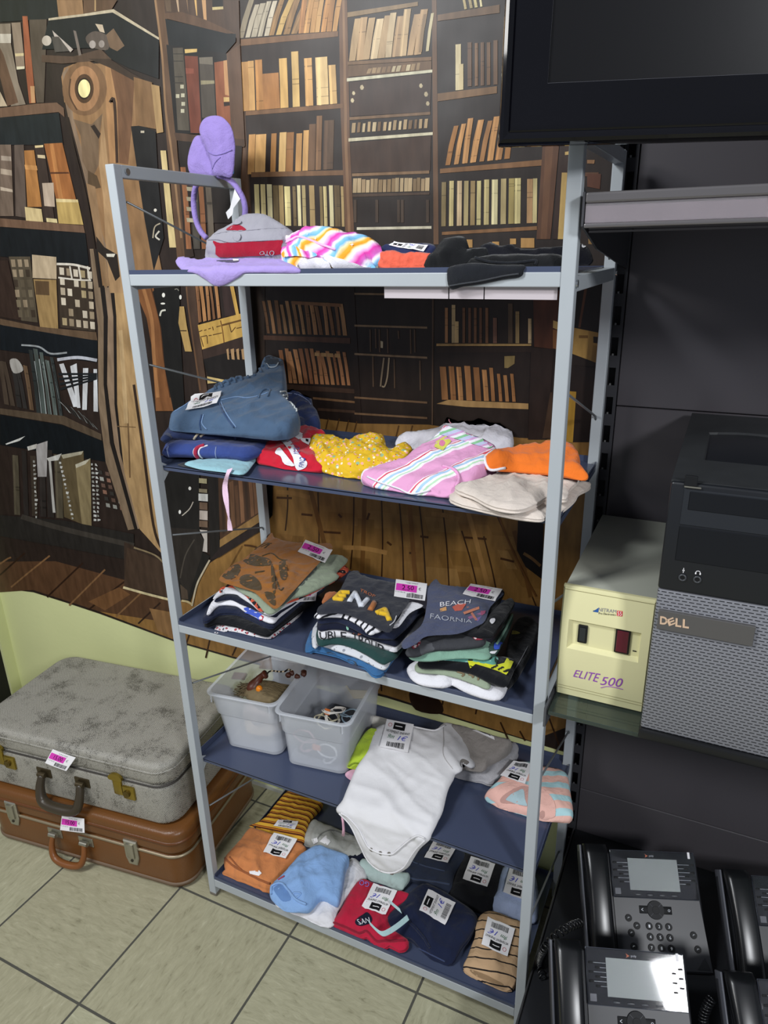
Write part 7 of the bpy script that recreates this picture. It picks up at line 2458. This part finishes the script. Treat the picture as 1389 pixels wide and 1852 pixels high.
# ================================================================== beige power supply (UPS) on the glass shelf
ZG = .856
ux0, ux1, uy0 = .8605, 1.0085, .030
BEI = mat('aged_beige_plastic', '#ddd8a8', rough=.45, spec=.4, var=.04, vscale=14)
BEIG = mat('warm_grey_metal', '#a7a99d', rough=.5, var=.03, vscale=10)
ups = empty('power_supply', ((ux0 + ux1) / 2, .22, ZG), 'yellowed beige power supply box lettered ELITE 500, on the glass shelf beside the computer', 'power supply')
b = MB()
b.rbox(ux0 + .001, ux1 - .001, uy0 + .010, .405, ZG + .004, 1.068, .0025, 2)
b.build('casing', BEIG, ups, smooth=True, sharp=.6)
for x in (ux0 + .02, ux1 - .02):
    for y in (.07, .36):
        b = MB()
        b.cyl((x, y, ZG + .0003), (x, y, ZG + .005), .008, 12)
        b.build('rubber_foot', BLACKP, ups)
# bowed front panel with a recessed window
b = MB()
nx, nz = 16, 22
zlo, zhi = ZG + .0015, 1.0715
zu = lambda px, py: on_y(px, py, uy0)
rx0, rx1 = zu(1030, 1120).x, zu(1158, 1170).x
rz0, rz1 = zu(1028, 1168).z, zu(1030, 1117).z


def bow(z):
    t = (z - zlo) / (zhi - zlo)
    return uy0 - .010 * math.sin(math.pi * min(max(t, 0), 1)) ** .8 + .002


xs = [ux0, ux0 + .003] + [ux0 + .003 + (rx0 - ux0 - .003) * k / 3 for k in (1, 2, 3)] + [rx0 + (rx1 - rx0) * k / 6 for k in range(1, 7)] + [rx1 + (ux1 - .003 - rx1) * k / 2 for k in (1, 2)] + [ux1]
zs_ = [zlo, zlo + .003] + [zlo + .003 + (rz0 - zlo - .003) * k / 8 for k in range(1, 9)] + [rz0 + (rz1 - rz0) * k / 5 for k in range(1, 6)] + [rz1 + (zhi - .003 - rz1) * k / 5 for k in range(1, 6)] + [zhi]
V, idx = [], {}
for j, z in enumerate(zs_):
    for i, x in enumerate(xs):
        e = (i in (0, len(xs) - 1)) or (j in (0, len(zs_) - 1))
        V.append(Vector((x, bow(z) + (.004 if e else 0), z)))
F_ = []
nI = len(xs)
for j in range(len(zs_) - 1):
    for i in range(nI - 1):
        xm, zm = (xs[i] + xs[i + 1]) / 2, (zs_[j] + zs_[j + 1]) / 2
        if rx0 < xm < rx1 and rz0 < zm < rz1:
            continue
        F_.append((j * nI + i, j * nI + i + 1, (j + 1) * nI + i + 1, (j + 1) * nI + i))
b.add(V, F_)
yb = uy0 + .012
# rim back to the casing
for i in range(nI - 1):
    for j, s_ in ((0, 1), (len(zs_) - 1, -1)):
        a, c = V[j * nI + i], V[j * nI + i + 1]
        q_ = [a, c, Vector((c.x, yb, c.z)), Vector((a.x, yb, a.z))]
        b.poly(q_ if s_ < 0 else q_[::-1])
for j in range(len(zs_) - 1):
    for i, s_ in ((0, 1), (nI - 1, -1)):
        a, c = V[j * nI + i], V[(j + 1) * nI + i]
        q_ = [a, c, Vector((c.x, yb, c.z)), Vector((a.x, yb, a.z))]
        b.poly(q_ if s_ > 0 else q_[::-1])
# recess walls and floor
yr = uy0 + .001
m_ = .006
I0 = [(rx0, rz0), (rx1, rz0), (rx1, rz1), (rx0, rz1)]
I1 = [(rx0 + m_, rz0 + m_), (rx1 - m_ * .4, rz0 + m_), (rx1 - m_ * .4, rz1 - m_ * .8), (rx0 + m_, rz1 - m_ * .8)]
for k in range(4):
    (xa, za), (xb, zb_) = I0[k], I0[(k + 1) % 4]
    (xc, zc2), (xd, zd) = I1[k], I1[(k + 1) % 4]
    b.poly([(xa, bow(za), za), (xb, bow(zb_), zb_), (xd, yr, zd), (xc, yr, zc2)])
b.poly([(x, yr, z) for x, z in I1])
fp = b.build('front_panel', BEI, ups, smooth=True, sharp=.5)
for zz in (ZG + .018, ZG + .0235, zhi - .006):
    t = MB()
    t.box(ux0 + .001, ux1 - .001, bow(zz) - .0004, bow(zz) + .002, zz, zz + .0007)
    t.build('groove', mat('groove_brown', '#8d8760', rough=.7), fp)
b = MB()
p0, p1 = zu(1044, 1160), zu(1064, 1132)
b.rbox(p0.x, p1.x, yr - .004, yr + .001, p0.z, p1.z, .0015, 2)
sw = b.build('switch_frame', BLACKP, fp)
b = MB()
b.rbox(p0.x + .003, p1.x - .003, yr - .006, yr - .002, p0.z + .004, p1.z - .004, .001, 2)
b.build('rocker_switch', mat('rocker', '#2a2d2e', rough=.3), sw)
b = MB()
p0, p1 = zu(1110, 1178), zu(1142, 1140)
b.rbox(p0.x, p1.x, yr - .004, yr + .001, p0.z, p1.z, .0015, 2)
dsp = b.build('display_frame', mat('frame_black', '#120e10', rough=.3), fp)
b = MB()
b.rbox(p0.x + .0028, p1.x - .0028, yr - .0050, yr - .003, p0.z + .003, p1.z - .003, .0005, 1)
b.build('display_window', mat('red_window', '#5a1426', rough=.15, spec=.6), dsp)
b = MB()
p0 = zu(1144, 1178)
b.box(p0.x, p0.x + .006, yr - .0008, yr, p0.z, p0.z + .0016)
b.build('mark', INK, fp)


def upsS(quad):
    P = []
    for px, py in quad:
        p = zu(px, py)
        for _ in range(3):
            p = on_y(px, py, bow(p.z) - .0006)
        P.append(p)
    tl, tr, br, bl = P
    return quadS(bl, br, tr, tl)


PUR = mat('purple_ink', '#9046b0', rough=.5)
b = MB()
# read off the enlarged crop (980,900) scale 3.396
E5 = (980, 900, 3.396)
SQ = upsS(T(*E5, [(205, 1058), (355, 1082), (345, 1135), (198, 1100)]))
put_text(b, 'ELITE', SQ, 0, 1, 0, 1, slant=.08)
SQ = upsS(T(*E5, [(372, 1100), (500, 1112), (490, 1165), (362, 1150)]))
put_text(b, '500', SQ, 0, 1, 0, 1, slant=.08)
b.build('lettering', PUR, fp)
b = MB()
pts = []
for px, py in crom(T(*E5, [(362, 1168), (400, 1160), (450, 1166), (498, 1178)]), 4, closed=False):
    p = zu(px, py)
    for _ in range(3):
        p = on_y(px, py, bow(p.z) - .0004)
    pts.append(p)
b.tube(pts, .0006, 5)
b.build('underline', PUR, fp)
b = MB()
SQ = upsS(T(*E5, [(350, 675), (458, 690), (456, 710), (346, 698)]))
put_text(b, 'NITRAM', SQ, 0, 1, 0, 1, 0)
SQ = upsS(T(*E5, [(350, 704), (455, 714), (454, 726), (348, 716)]))
put_text(b, 'Pro Electronics', SQ, 0, 1, 0, 1, 1)
SQ = upsS(T(*E5, [(310, 672), (350, 674), (346, 706), (312, 700)]))
b.add([SQ(0, 0), SQ(1, 0), SQ(1, .95), SQ(.55, .5)], [(0, 1, 2, 3)], 2)
b.add([SQ(0, .12), SQ(.6, .35), SQ(.2, .30)], [(0, 1, 2)], 1)
SQ = upsS(T(*E5, [(462, 694), (496, 698), (494, 730), (460, 726)]))
b.add([SQ(0, 0), SQ(1, 0), SQ(1, 1), SQ(0, 1)], [(0, 1, 2, 3)], 3)
S2 = lambda u, v: SQ(u, v) + Vector((0, -.0003, 0))
put_text(b, '55', S2, .12, .88, .12, .88, 4)
b.build('maker_logo', [INKG, INK, mat('logo_blue', '#2c5a9c', rough=.5), mat('logo_red', '#cf2a2e', rough=.5), WHITE], fp)

# ================================================================== black and grey computer tower
dx0, dx1, dy0 = 1.0095, 1.2080, -.033
dzt = 1.2935
pc = empty('computer_tower', ((dx0 + dx1) / 2, .2, ZG), 'black and grey desktop computer tower lettered DELL, standing on the glass shelf', 'computer')
BLKB = mat('bezel_black', '#1a1c20', rough=.35, var=.08, vscale=9)
BLKT = mat('dusty_black_top', '#2a2c2e', rough=.6, var=.3, vscale=25)
fx = lambda px, py: on_y(px, py, dy0)
fP = lambda px, py, d=0.0: on_y(px, py, dy0 - d)
b = MB()
b.rbox(dx0 + .002, dx1 - .002, dy0 + .03, .425, ZG + .002, dzt - .004, .003, 2)
b.build('casing', BLKB, pc, smooth=True, sharp=.6)
# top cover with handle recess
b = MB()
ht = dzt
hx0, hx1 = on_z(1274, 825, ht).x, dx1 - .030
hy0, hy1 = on_z(1274, 832, ht).y, on_z(1282, 782, ht).y
xs = [dx0, hx0, hx1, dx1]
ys = [dy0 + .012, hy0, hy1, .425]
V = {}
arch = 9
outer = [Vector((dx0, dy0 + .006, ht)), Vector((dx1, dy0 + .006, ht)), Vector((dx1, .425, ht)), Vector((dx0, .425, ht))]
inner = [Vector((hx0, hy0, ht)), Vector((hx1, hy0, ht))] + [Vector((hx1 + (hx0 - hx1) * k / arch, hy1 + .018 * math.sin(math.pi * k / arch), ht)) for k in range(arch + 1)]
res = delaunay_2d_cdt([Vector((p.x, p.y)) for p in outer + inner], [(0, 1), (1, 2), (2, 3), (3, 0)] + [(4 + i, 4 + (i + 1) % len(inner)) for i in range(len(inner))], [], 0, 1e-6)
P2 = [Vector((v.x, v.y, ht)) for v in res[0]]


def in_hole(c):
    return hx0 < c.x < hx1 and hy0 < c.y < hy1 + .018 * math.sin(math.pi * (hx1 - c.x) / (hx1 - hx0))


F_ = []
for f in res[2]:
    c = sum((P2[i] for i in f), Vector((0, 0, 0))) / 3
    if not in_hole(c):
        F_.append(list(f))
b.add(P2, F_)
dpt = .022
low = [Vector((p.x + (.012 if p.x < hx0 + .005 else (-.012 if p.x > hx1 - .005 else 0)), p.y, ht - dpt)) for p in inner]
n = len(inner)
for k in range(n):
    b.poly([inner[k], inner[(k + 1) % n], low[(k + 1) % n], low[k]])
b.poly(low)
for k in range(4):
    a, c = outer[k], outer[(k + 1) % 4]
    b.poly([a, c, c - Vector((0, 0, .012)), a - Vector((0, 0, .012))])
b.build('top_cover', BLKT, pc)
b = MB()
p = on_z(1327, 744, ht + .0005)
b.box(p.x, dx1 - .02, p.y - .004, p.y + .004, ht, ht + .0006)
b.build('sticker_strip', mat('silver_sticker', '#9a9a98', rough=.4, metal=.3), pc)
# upper bezel
zsplit = fP(1193, 1065).z
b = MB()
b.rbox(dx0, dx1, dy0, dy0 + .034, zsplit, dzt - .001, .004, 3)
bz = b.build('bezel', BLKB, pc, smooth=True, sharp=.6)
DK2 = mat('bay_black', '#101216', rough=.3)
DK3 = mat('bay_grey_black', '#23262b', rough=.4)


def panel(quad, name, m_, d0=.0, d1=.002, par=None):
    P = [fP(px, py, d1) for px, py in quad]
    # square up in x / z
    x0_, x1_ = (P[0].x + P[3].x) / 2, min((P[1].x + P[2].x) / 2, dx1 - .008)
    z1_, z0_ = (P[0].z + P[1].z) / 2, (P[2].z + P[3].z) / 2
    b = MB()
    b.rbox(x0_, x1_, dy0 - d1, dy0 - d0 + .002, z0_, z1_, .0008, 1)
    return b.build(name, m_, par or bz)


pn = (1080, 540, 2.806)
o1 = panel(T(*pn, [(438, 972), (900, 1012), (900, 1205), (418, 1150)]), 'drive_bay', DK3, 0, .0012)
panel(T(*pn, [(468, 985), (900, 1022), (900, 1118), (460, 1080)]), 'drive_tray', DK2, 0, .0022, o1)
o1 = panel(T(*pn, [(418, 1162), (900, 1210), (900, 1400), (392, 1330)]), 'drive_bay', DK2, 0, .0012)
o1 = panel(T(*pn, [(446, 900), (512, 902), (508, 955), (440, 952)]), 'power_button', BLACKP, 0, .0025)
b = MB()
P = fP(*T(*pn, [(442, 955)])[0], .003)
b.rbox(P.x, P.x + .022, dy0 - .0035, dy0, P.z - .001, P.z + .0012, .0005, 1)
b.build('chrome_edge', CHROME, o1)
for (x, y) in T(*pn, [(433, 1415), (508, 1425)]):
    P = fP(x, y)
    b = MB()
    b.tube([P + Vector((.0045 * math.cos(k * .524), -.001, .0045 * math.sin(k * .524))) for k in range(12)], .0014, 6, closed=True)
    j = b.build('audio_jack', mat('jack_ring', '#3f4144', rough=.35), bz, smooth=True)
    b = MB()
    b.cyl(P + Vector((0, -.0012, 0)), P + Vector((0, .001, 0)), .0034, 12)
    b.build('jack_hole', mat('hole_black', '#020203', rough=.6), j)
b = MB()
P = fP(*T(*pn, [(438, 1380)])[0], .0006)
b.cyl(P, P + Vector((0, .0003, 0)), .0015, 8)
b.box(P.x - .0004, P.x + .0004, P.y, P.y + .0003, P.z - .004, P.z + .004)
b.build('microphone_icon', WHITE, bz)
b = MB()
P = fP(*T(*pn, [(512, 1392)])[0], .0006)
b.tube([P + Vector((.003 * math.cos(t), 0, .003 * math.sin(t))) for t in (0, .5, 1, 1.57, 2.1, 2.6, 3.14)], .0005, 5)
for s_ in (-1, 1):
    b.box(P.x + s_ * .003 - .0009, P.x + s_ * .003 + .0009, P.y - .0003, P.y + .0003, P.z - .0025, P.z)
b.build('headphone_icon', WHITE, bz)


def grille():
    M = bpy.data.materials.new('slotted_grille')
    M.use_nodes = True
    nt = M.node_tree
    b = nt.nodes['Principled BSDF']
    g = N(nt, 'ShaderNodeNewGeometry')
    sp = N(nt, 'ShaderNodeSeparateXYZ')
    nt.links.new(g.outputs['Position'], sp.inputs[0])
    rowv = math_n(nt, 'DIVIDE', sp.outputs['Z'], .0052)
    ri = math_n(nt, 'FLOOR', rowv)
    X = math_n(nt, 'ADD', math_n(nt, 'DIVIDE', sp.outputs['X'], .0098), math_n(nt, 'MULTIPLY', math_n(nt, 'MODULO', ri, 2.0), .5))
    fx_, fz = math_n(nt, 'FRACT', X), math_n(nt, 'FRACT', rowv)
    a = math_n(nt, 'LESS_THAN', math_n(nt, 'ABSOLUTE', math_n(nt, 'SUBTRACT', fx_, .5)), .36)
    c = math_n(nt, 'LESS_THAN', math_n(nt, 'ABSOLUTE', math_n(nt, 'SUBTRACT', fz, .5)), .13)
    hole = math_n(nt, 'MULTIPLY', a, c)
    nt.links.new(mixc(nt, hole, lin('#85868c'), lin('#1b1c20')), b.inputs['Base Color'])
    b.inputs['Roughness'].default_value = .42
    b.inputs['Metallic'].default_value = .25
    bp = N(nt, 'ShaderNodeBump')
    bp.inputs['Strength'].default_value = 1
    bp.inputs['Distance'].default_value = .002
    nt.links.new(math_n(nt, 'SUBTRACT', 1.0, hole), bp.inputs['Height'])
    nt.links.new(bp.outputs['Normal'], b.inputs['Normal'])
    return M


b = MB()
zlow = fP(1160, 1316).z
b.rbox(dx0 + .0005, dx1 - .0005, dy0 + .001, dy0 + .034, zlow, zsplit - .0008, .003, 2)
gr = b.build('front_grille', grille(), pc, smooth=True, sharp=.6)
P = [fP(x, y, .003) for x, y in T(*pn, [(318, 1585), (808, 1658), (790, 1762), (285, 1675)])]
b = MB()
npz1, npz0 = (P[0].z + P[1].z) / 2, (P[2].z + P[3].z) / 2
b.rbox(dx0 + .006, P[1].x, dy0 - .0045, dy0 + .002, npz0, npz1, .001, 2)
np_ = b.build('name_plate', mat('brushed_plate', '#6f6d6c', rough=.35, metal=.6), gr)
b = MB()
DT = mat('logo_peach', '#e3c3a6', rough=.35, metal=.3)
for ch, (a_, c_) in zip('DELL', ((.0, .25), (.25, .50), (.52, .72), (.76, .97))):
    q0 = [fP(x, y, .0052) for x, y in T(*pn, [(320, 1612), (472, 1632), (470, 1676), (318, 1652)])]
    SQ = quadS(q0[3], q0[2], q0[1], q0[0])
    if ch == 'E':
        cc = SQ((a_ + c_) / 2, .5)
        t = math.radians(28)
        ax, az = (SQ(c_, .5) - SQ(a_, .5)) * .5, (SQ(.3, 1) - SQ(.3, 0)) * .58
        put_text(b, '\x01E', lambda u, v: cc + (ax * math.cos(t) + az * math.sin(t) * .8) * (u * 2 - 1) + (az * math.cos(t) * .9 - ax * math.sin(t)) * (v * 2 - 1) * .8, 0, 1, 0, 1)
    else:
        put_text(b, '\x01' + ch, SQ, a_, c_, 0, 1)
lg = b.build('lettering', DT, np_)
sol = lg.modifiers.new('thick', 'SOLIDIFY')
sol.thickness = .0006
b = MB()
b.rbox(dx0 - .001, dx1 + .001, dy0 - .004, dy0 + .036, ZG + .0006, zlow - .0005, .003, 2)
b.build('base_trim', BLACKP, pc, smooth=True, sharp=.6)

# ================================================================== desk phones on the base deck
ZD_ = .175
TI = math.radians(43)
PH_D = mat('phone_charcoal', '#26272b', rough=.4, spec=.5, var=.08, vscale=20)
PH_B = mat('phone_black', '#0f1012', rough=.28, spec=.6)
PH_G = mat('phone_glossy_panel', '#15161c', rough=.06, spec=.7, coat=.6)
LCD = mat('lcd_grey', '#9ea5a4', rough=.25, spec=.5)
KEY = mat('phone_key', '#0c0d0f', rough=.5, spec=.25)
KEYT = mat('key_print', '#c9cdd3', rough=.5)


def phone(lab, group):
    r = empty('desk_phone', (0, 0, 0), lab, 'phone', group)
    Lw, Wd = .2235, .1805
    # main body
    b = MB()
    b.rbox(-.068, Wd + .006, -.004, Lw - .004, -.020, -.003, .004, 3)
    b.build('body', PH_D, r, smooth=True, sharp=.6)
    b = MB()
    b.rbox(-.0665, -.0625, -.002, Lw + .008, -.022, .010, .0015, 2)
    b.build('cradle_edge', mat('cradle_grey', '#55575e', rough=.3), r, smooth=True, sharp=.6)
    # keypad face, slightly wider at the bottom
    b = MB()
    pts = [(0.0, .0), (Wd * 1.045, .0), (Wd, .1305), (.0, .1305)]
    lo = [Vector((x, y, -.004)) for x, y in pts]
    hi = [Vector((x, y, .0)) for x, y in pts]
    b.loft([lo, hi])
    face = b.build('keypad_face', PH_D, r)
    # display panel
    b = MB()
    b.rbox(0, Wd, .1315, Lw, -.003, .004, .0012, 2)
    dp = b.build('display_panel', PH_G, r, smooth=True, sharp=.6)
    b = MB()
    b.rbox(-.0006, Wd + .0006, .1309, Lw + .0006, .0006, .0030, .0010, 2)
    b.build('panel_edge', mat('panel_edge', '#7d8290', rough=.2, metal=.6), dp, smooth=True, sharp=.6)
    b = MB()
    b.rbox(.0365, .1425, .1460, .2085, .0040, .0046, .0003, 1)
    b.build('lcd_screen', LCD, dp)
    # clear protective film with a raised pull tab
    b = MB()
    b.rbox(.001, Wd - .001, .1325, Lw - .001, .0049, .0052, .0001, 1)
    b.build('protective_film', mat('clear_film', '#ffffff', rough=.05, spec=.5, trans=1.0, ior=1.35), dp)
    b = MB()
    b.rbox(Wd - .014, Wd - .009, Lw - .012, Lw + .001, .0053, .0062, .0003, 1)
    b.build('film_tab', WHITE, dp)
    for side in (0, 1):
        for k in range(6):
            y = .199 - k * .0075
            far = (k % 2 == 0)
            x = (.008 if far else .020) if side == 0 else (Wd - .008 if far else Wd - .020)
            b = MB()
            b.rbox(x - .0045, x + .0045, y - .0019, y + .0019, .0038, .0054, .0008, 2)
            kk = b.build('line_key', KEY, dp, smooth=True, sharp=.6)
            b = MB()
            xa, xb = (x + .005, .036) if side == 0 else (.143, x - .005)
            b.box(xa, xb, y - .0003, y + .0003, .0040, .0044)
            b.build('line_mark', KEYT, kk)
    for k in range(4):
        x = .052 + k * .0255
        b = MB()
        b.rbox(x - .0065, x + .0065, .1362, .1398, .0038, .0054, .0008, 2)
        b.build('soft_key', mat('soft_key', '#34363b', rough=.35), dp, smooth=True, sharp=.6)
    b = MB()
    Sx = lambda u, v: Vector((u, v, .0048))
    put_text(b, 'poly', Sx, .0840, .0940, .2115, .2165, 0)
    b.add([Vector((.0745, .2105, .0048)), Vector((.0815, .2140, .0048)), Vector((.0745, .2180, .0048)), Vector((.0765, .2142, .0048))], [(0, 1, 2, 3)], 1)
    b.build('maker_logo', [KEYT, mat('logo_orange', '#c9683c', rough=.5)], dp)
    b = MB()
    b.box(.004, .016, .137, .149, .0042, .0046)
    b.build('standards_mark', INKG, dp)
    # navigation cluster
    cx_, cy_ = .086, .1095
    b = MB()
    b.rbox(cx_ - .034, cx_ + .034, cy_ - .0075, cy_ + .0075, -.001, .0016, .001, 2)
    nv = b.build('navigation_bar', KEY, face, smooth=True, sharp=.6)
    b = MB()
    b.cyl((cx_, cy_, -.001), (cx_, cy_, .0030), .0185, 28, r2=.0175)
    b.build('navigation_ring', mat('nav_ring', '#121316', rough=.5, spec=.25), face, smooth=True, sharp=.6)
    b = MB()
    b.cyl((cx_, cy_, .002), (cx_, cy_, .0036), .0080, 22, r2=.0072)
    b.build('select_button', KEY, nv, smooth=True, sharp=.6)
    b = MB()
    for k in range(4):
        t = math.pi / 4 + k * math.pi / 2
        b.tube([Vector((cx_ + .0085 * math.cos(t), cy_ + .0085 * math.sin(t), .0034)), Vector((cx_ + .0170 * math.cos(t), cy_ + .0170 * math.sin(t), .0032))], .0004, 4)
    b.build('ring_lines', mat('nav_line', '#4b4d52', rough=.4), nv)
    b = MB()
    Sx = lambda u, v: Vector((u, v, .0019))
    put_text(b, '<', Sx, cx_ - .030, cx_ - .026, cy_ - .003, cy_ + .003)
    b.tube([Vector((cx_ + .028 + .0022 * math.cos(k), cy_ + .0022 * math.sin(k), .0019)) for k in (0, 1, 2, 3, 4, 5)], .0006, 4, closed=True)
    b.build('key_print', KEYT, nv)
    nums = '123456789*0#'
    for k, ch in enumerate(nums):
        x, y = .0690 + (k % 3) * .0203, .0790 - (k // 3) * .0198
        b = MB()
        b.cyl((x, y, -.001), (x, y, .0022), .0076, 18, r2=.0070)
        kk = b.build('number_key', KEY, face, smooth=True, sharp=.6)
        b = MB()
        Sx = lambda u, v: Vector((u, v, .0024))
        put_text(b, ch, Sx, x - .0018, x + .0018, y - .0028, y + .0028)
        b.build('key_print', KEYT, kk)
    for (x, y) in ((.0275, .0925), (.0435, .0785), (.0305, .0650), (.0325, .0400), (.0350, .018), (.1590, .0660), (.1640, .0405)):
        b = MB()
        b.cyl((x, y, -.001), (x, y, .0022), .0074, 18, r2=.0068)
        kk = b.build('feature_key', KEY, face, smooth=True, sharp=.6)
        b = MB()
        b.tube([Vector((x - .002, y - .001, .0024)), Vector((x - .001, y + .0015, .0024)), Vector((x + .002, y + .001, .0024))], .0005, 4)
        b.build('key_print', KEYT, kk)
    b = MB()
    tri = [Vector((.158, .004, 0)), Vector((.183, .004, 0)), Vector((.175, .026, 0))]
    b.loft([[p + Vector((0, 0, -.001)) for p in tri], [p + Vector((0, 0, .0016)) for p in tri]])
    b.build('speaker_key', mat('tri_key', '#1d1e21', rough=.35), face)
    # handset: arched bar with thicker ear and mouth ends
    b = MB()
    rings = []
    ns = 26
    for i in range(ns + 1):
        t = i / ns
        y = -.006 + t * (Lw + .016)
        hc = .006 + .022 * math.sin(math.pi * t) ** .7
        th = .020 - .006 * math.sin(math.pi * t)
        hw = .0265 - .0035 * math.sin(math.pi * t)
        if i in (0, ns):
            th *= .72
            hw *= .94
        ring = []
        for k in range(20):
            a = 2 * math.pi * k / 20
            ca, sa = math.cos(a), math.sin(a)
            ring.append(Vector((-.0345 + hw * math.copysign(abs(ca) ** .55, ca), y, hc + th * math.copysign(abs(sa) ** .6, sa))))
        rings.append(ring)
    b.loft(rings)
    b.build('handset', PH_B, r, smooth=True, sharp=.7)
    # stand wedge behind
    b = MB()
    ca, sa = math.cos(TI), math.sin(TI)
    # local frame: floor direction is rotated by -TI about x
    fl = lambda d, h: Vector((0, d * ca + h * sa, -d * sa + h * ca))
    A = [fl(.055, -.0045), fl(.130, -.0045), fl(.130, .060), fl(.100, .062)]
    A = [fl(.030, -.0045), fl(.135, -.0045), Vector((0, .165, -.020)), Vector((0, .040, -.020))]
    b.loft([[Vector((.01, p.y, p.z)) for p in A], [Vector((.155, p.y, p.z)) for p in A]])
    b.build('stand', PH_B, r)
    return r


def place(r, x, y, yaw):
    r.matrix_world = Matrix.Translation((x, y, ZD_ + .012)) @ Matrix.Rotation(yaw, 4, 'Z') @ Matrix.Rotation(TI, 4, 'X')


def copy_thing(o, parent=None):
    c = o.copy()
    COL.objects.link(c)
    if parent is not None:
        c.parent = parent
    for ch in list(o.children):
        copy_thing(ch, c)
    return c


GPH = 'black desk phones on the base deck'
ph = phone('black desk phone at the back, next to the shelf rack, its keypad fully visible', GPH)
labs = ['black desk phone at the front left of deck, its screen covered by glare', 'black desk phone at the back right, cut by the right edge of photo', 'black desk phone at the front right, mostly its handset visible']
pos = [(1.0153, -.1715, .3392), (1.3054, .140, .35), (1.3134, -.1057, .35)]
cps = [copy_thing(ph) for _ in pos]
place(ph, 1.0249, .0887, .3712)
for c, l, p in zip(cps, labs, pos):
    c['label'] = l
    place(c, *p)
bpy.context.view_layer.update()


def coil(owner, px, depth, r=.0075, turns=26):
    P = [Vector(p) for p in px]
    C_ = crom([tuple(p) for p in P], 24, closed=False)
    C_ = [Vector(p) for p in C_]
    L = [0]
    for a, c in zip(C_, C_[1:]):
        L.append(L[-1] + (c - a).length)
    pts = []
    steps = turns * 10
    for i in range(steps + 1):
        s_ = L[-1] * i / steps
        k = 0
        while k < len(L) - 2 and L[k + 1] < s_:
            k += 1
        t = (s_ - L[k]) / max(L[k + 1] - L[k], 1e-9)
        p = C_[k].lerp(C_[k + 1], t)
        d = (C_[k + 1] - C_[k]).normalized()
        u = d.cross(Vector((0, 0, 1))).normalized()
        v = d.cross(u)
        a = 2 * math.pi * i / 10
        pts.append(p + u * r * math.cos(a) + v * r * math.sin(a))
    b = MB()
    inv = owner.matrix_world.inverted()
    b.tube([inv @ p for p in pts], .0019, 6)
    WPOS[owner.name] = Vector((0, 0, 0))
    return b.build('coiled_cord', PH_B, owner, smooth=True)


coil(ph, [on_y(1050, 1668, .06), on_y(1030, 1676, .02), on_y(1008, 1690, -.01), on_y(985, 1716, -.03), on_z(976, 1742, ZD_ + .012), on_z(982, 1770, ZD_ + .010)], .0)
coil(cps[1], [on_y(1287, 1806, .0), on_y(1278, 1822, -.01), on_y(1272, 1845, -.02), on_y(1278, 1870, -.03)], 0, turns=12)

# ================================================================== television above the right end
tv = empty('television', (1.15, -.05, 1.727), 'black flat television with glossy bezel, mounted above the metal shelf', 'television')
P0 = Vector((.7622, -.10, 1.7267))
ya_, ro_ = math.radians(14), math.radians(-1.1)
ex = Vector((math.cos(ya_) * math.cos(ro_), math.sin(ya_) * math.cos(ro_), math.sin(ro_)))
ey = Vector((-math.sin(ya_), math.cos(ya_), 0))
ez = ex.cross(ey).normalized()
MT = Matrix((ex, ey, ez)).transposed().to_4x4()
MT.translation = P0
TW_, TH_ = .80, .50
GLOSS = mat('tv_gloss_black', '#08080d', rough=.06, spec=.35, coat=.2, var=.3, vscale=6)
b = MB()
bl, bb = .056, .066


def rect_ring(x0_, x1_, z0_, z1_, y):
    return [Vector((x0_, y, z0_)), Vector((x1_, y, z0_)), Vector((x1_, y, z1_)), Vector((x0_, y, z1_))]


# bezel profile from outside back to the screen
rg = [rect_ring(0, TW_, 0, TH_, .030), rect_ring(0, TW_, 0, TH_, .006), rect_ring(.002, TW_ - .002, .002, TH_ - .002, .001), rect_ring(.006, TW_ - .006, .006, TH_ - .006, -.001), rect_ring(.010, TW_ - .010, .010, TH_ - .010, .001), rect_ring(.013, TW_ - .013, .014, TH_ - .013, .0040), rect_ring(.0145, TW_ - .0145, .0165, TH_ - .0145, .0026), rect_ring(.018, TW_ - .018, .021, TH_ - .018, .0020), rect_ring(.023, TW_ - .023, .027, TH_ - .023, .0021),
      rect_ring(.030, TW_ - .030, .036, TH_ - .030, .0030), rect_ring(bl, TW_ - bl, bb, TH_ - bl, .0060), rect_ring(bl + .001, TW_ - bl - .001, bb + .001, TH_ - bl - .001, .0085)]
b.loft(rg, cap0=True, cap1=False)
b.build('bezel', GLOSS, tv, M=MT, smooth=True, sharp=.5)
b = MB()
b.box(bl, TW_ - bl, .0082, .010, bb, TH_ - bl)
b.build('screen', mat('tv_screen', '#141416', rough=.32, spec=.2), tv, M=MT)
b = MB()
b.tube([Vector((bl, .0068, TH_ - bl)), Vector((bl, .0068, bb)), Vector((TW_ - bl, .0068, bb))], .0006, 5)
b.build('screen_edge', mat('dust_line', '#4a4a50', rough=.6), tv, M=MT)
b = MB()
b.rbox(.08, TW_ - .08, .030, .060, .06, TH_ - .06, .008, 2)
b.build('back_casing', BLACKP, tv, M=MT)
b = MB()
q0 = MT @ Vector((.5, .06, .25))
b.rbox(q0.x - .10, q0.x + .10, q0.y, YG - .001, q0.z - .05, q0.z + .05, .004, 1)
b.build('wall_mount', DGREY, tv)
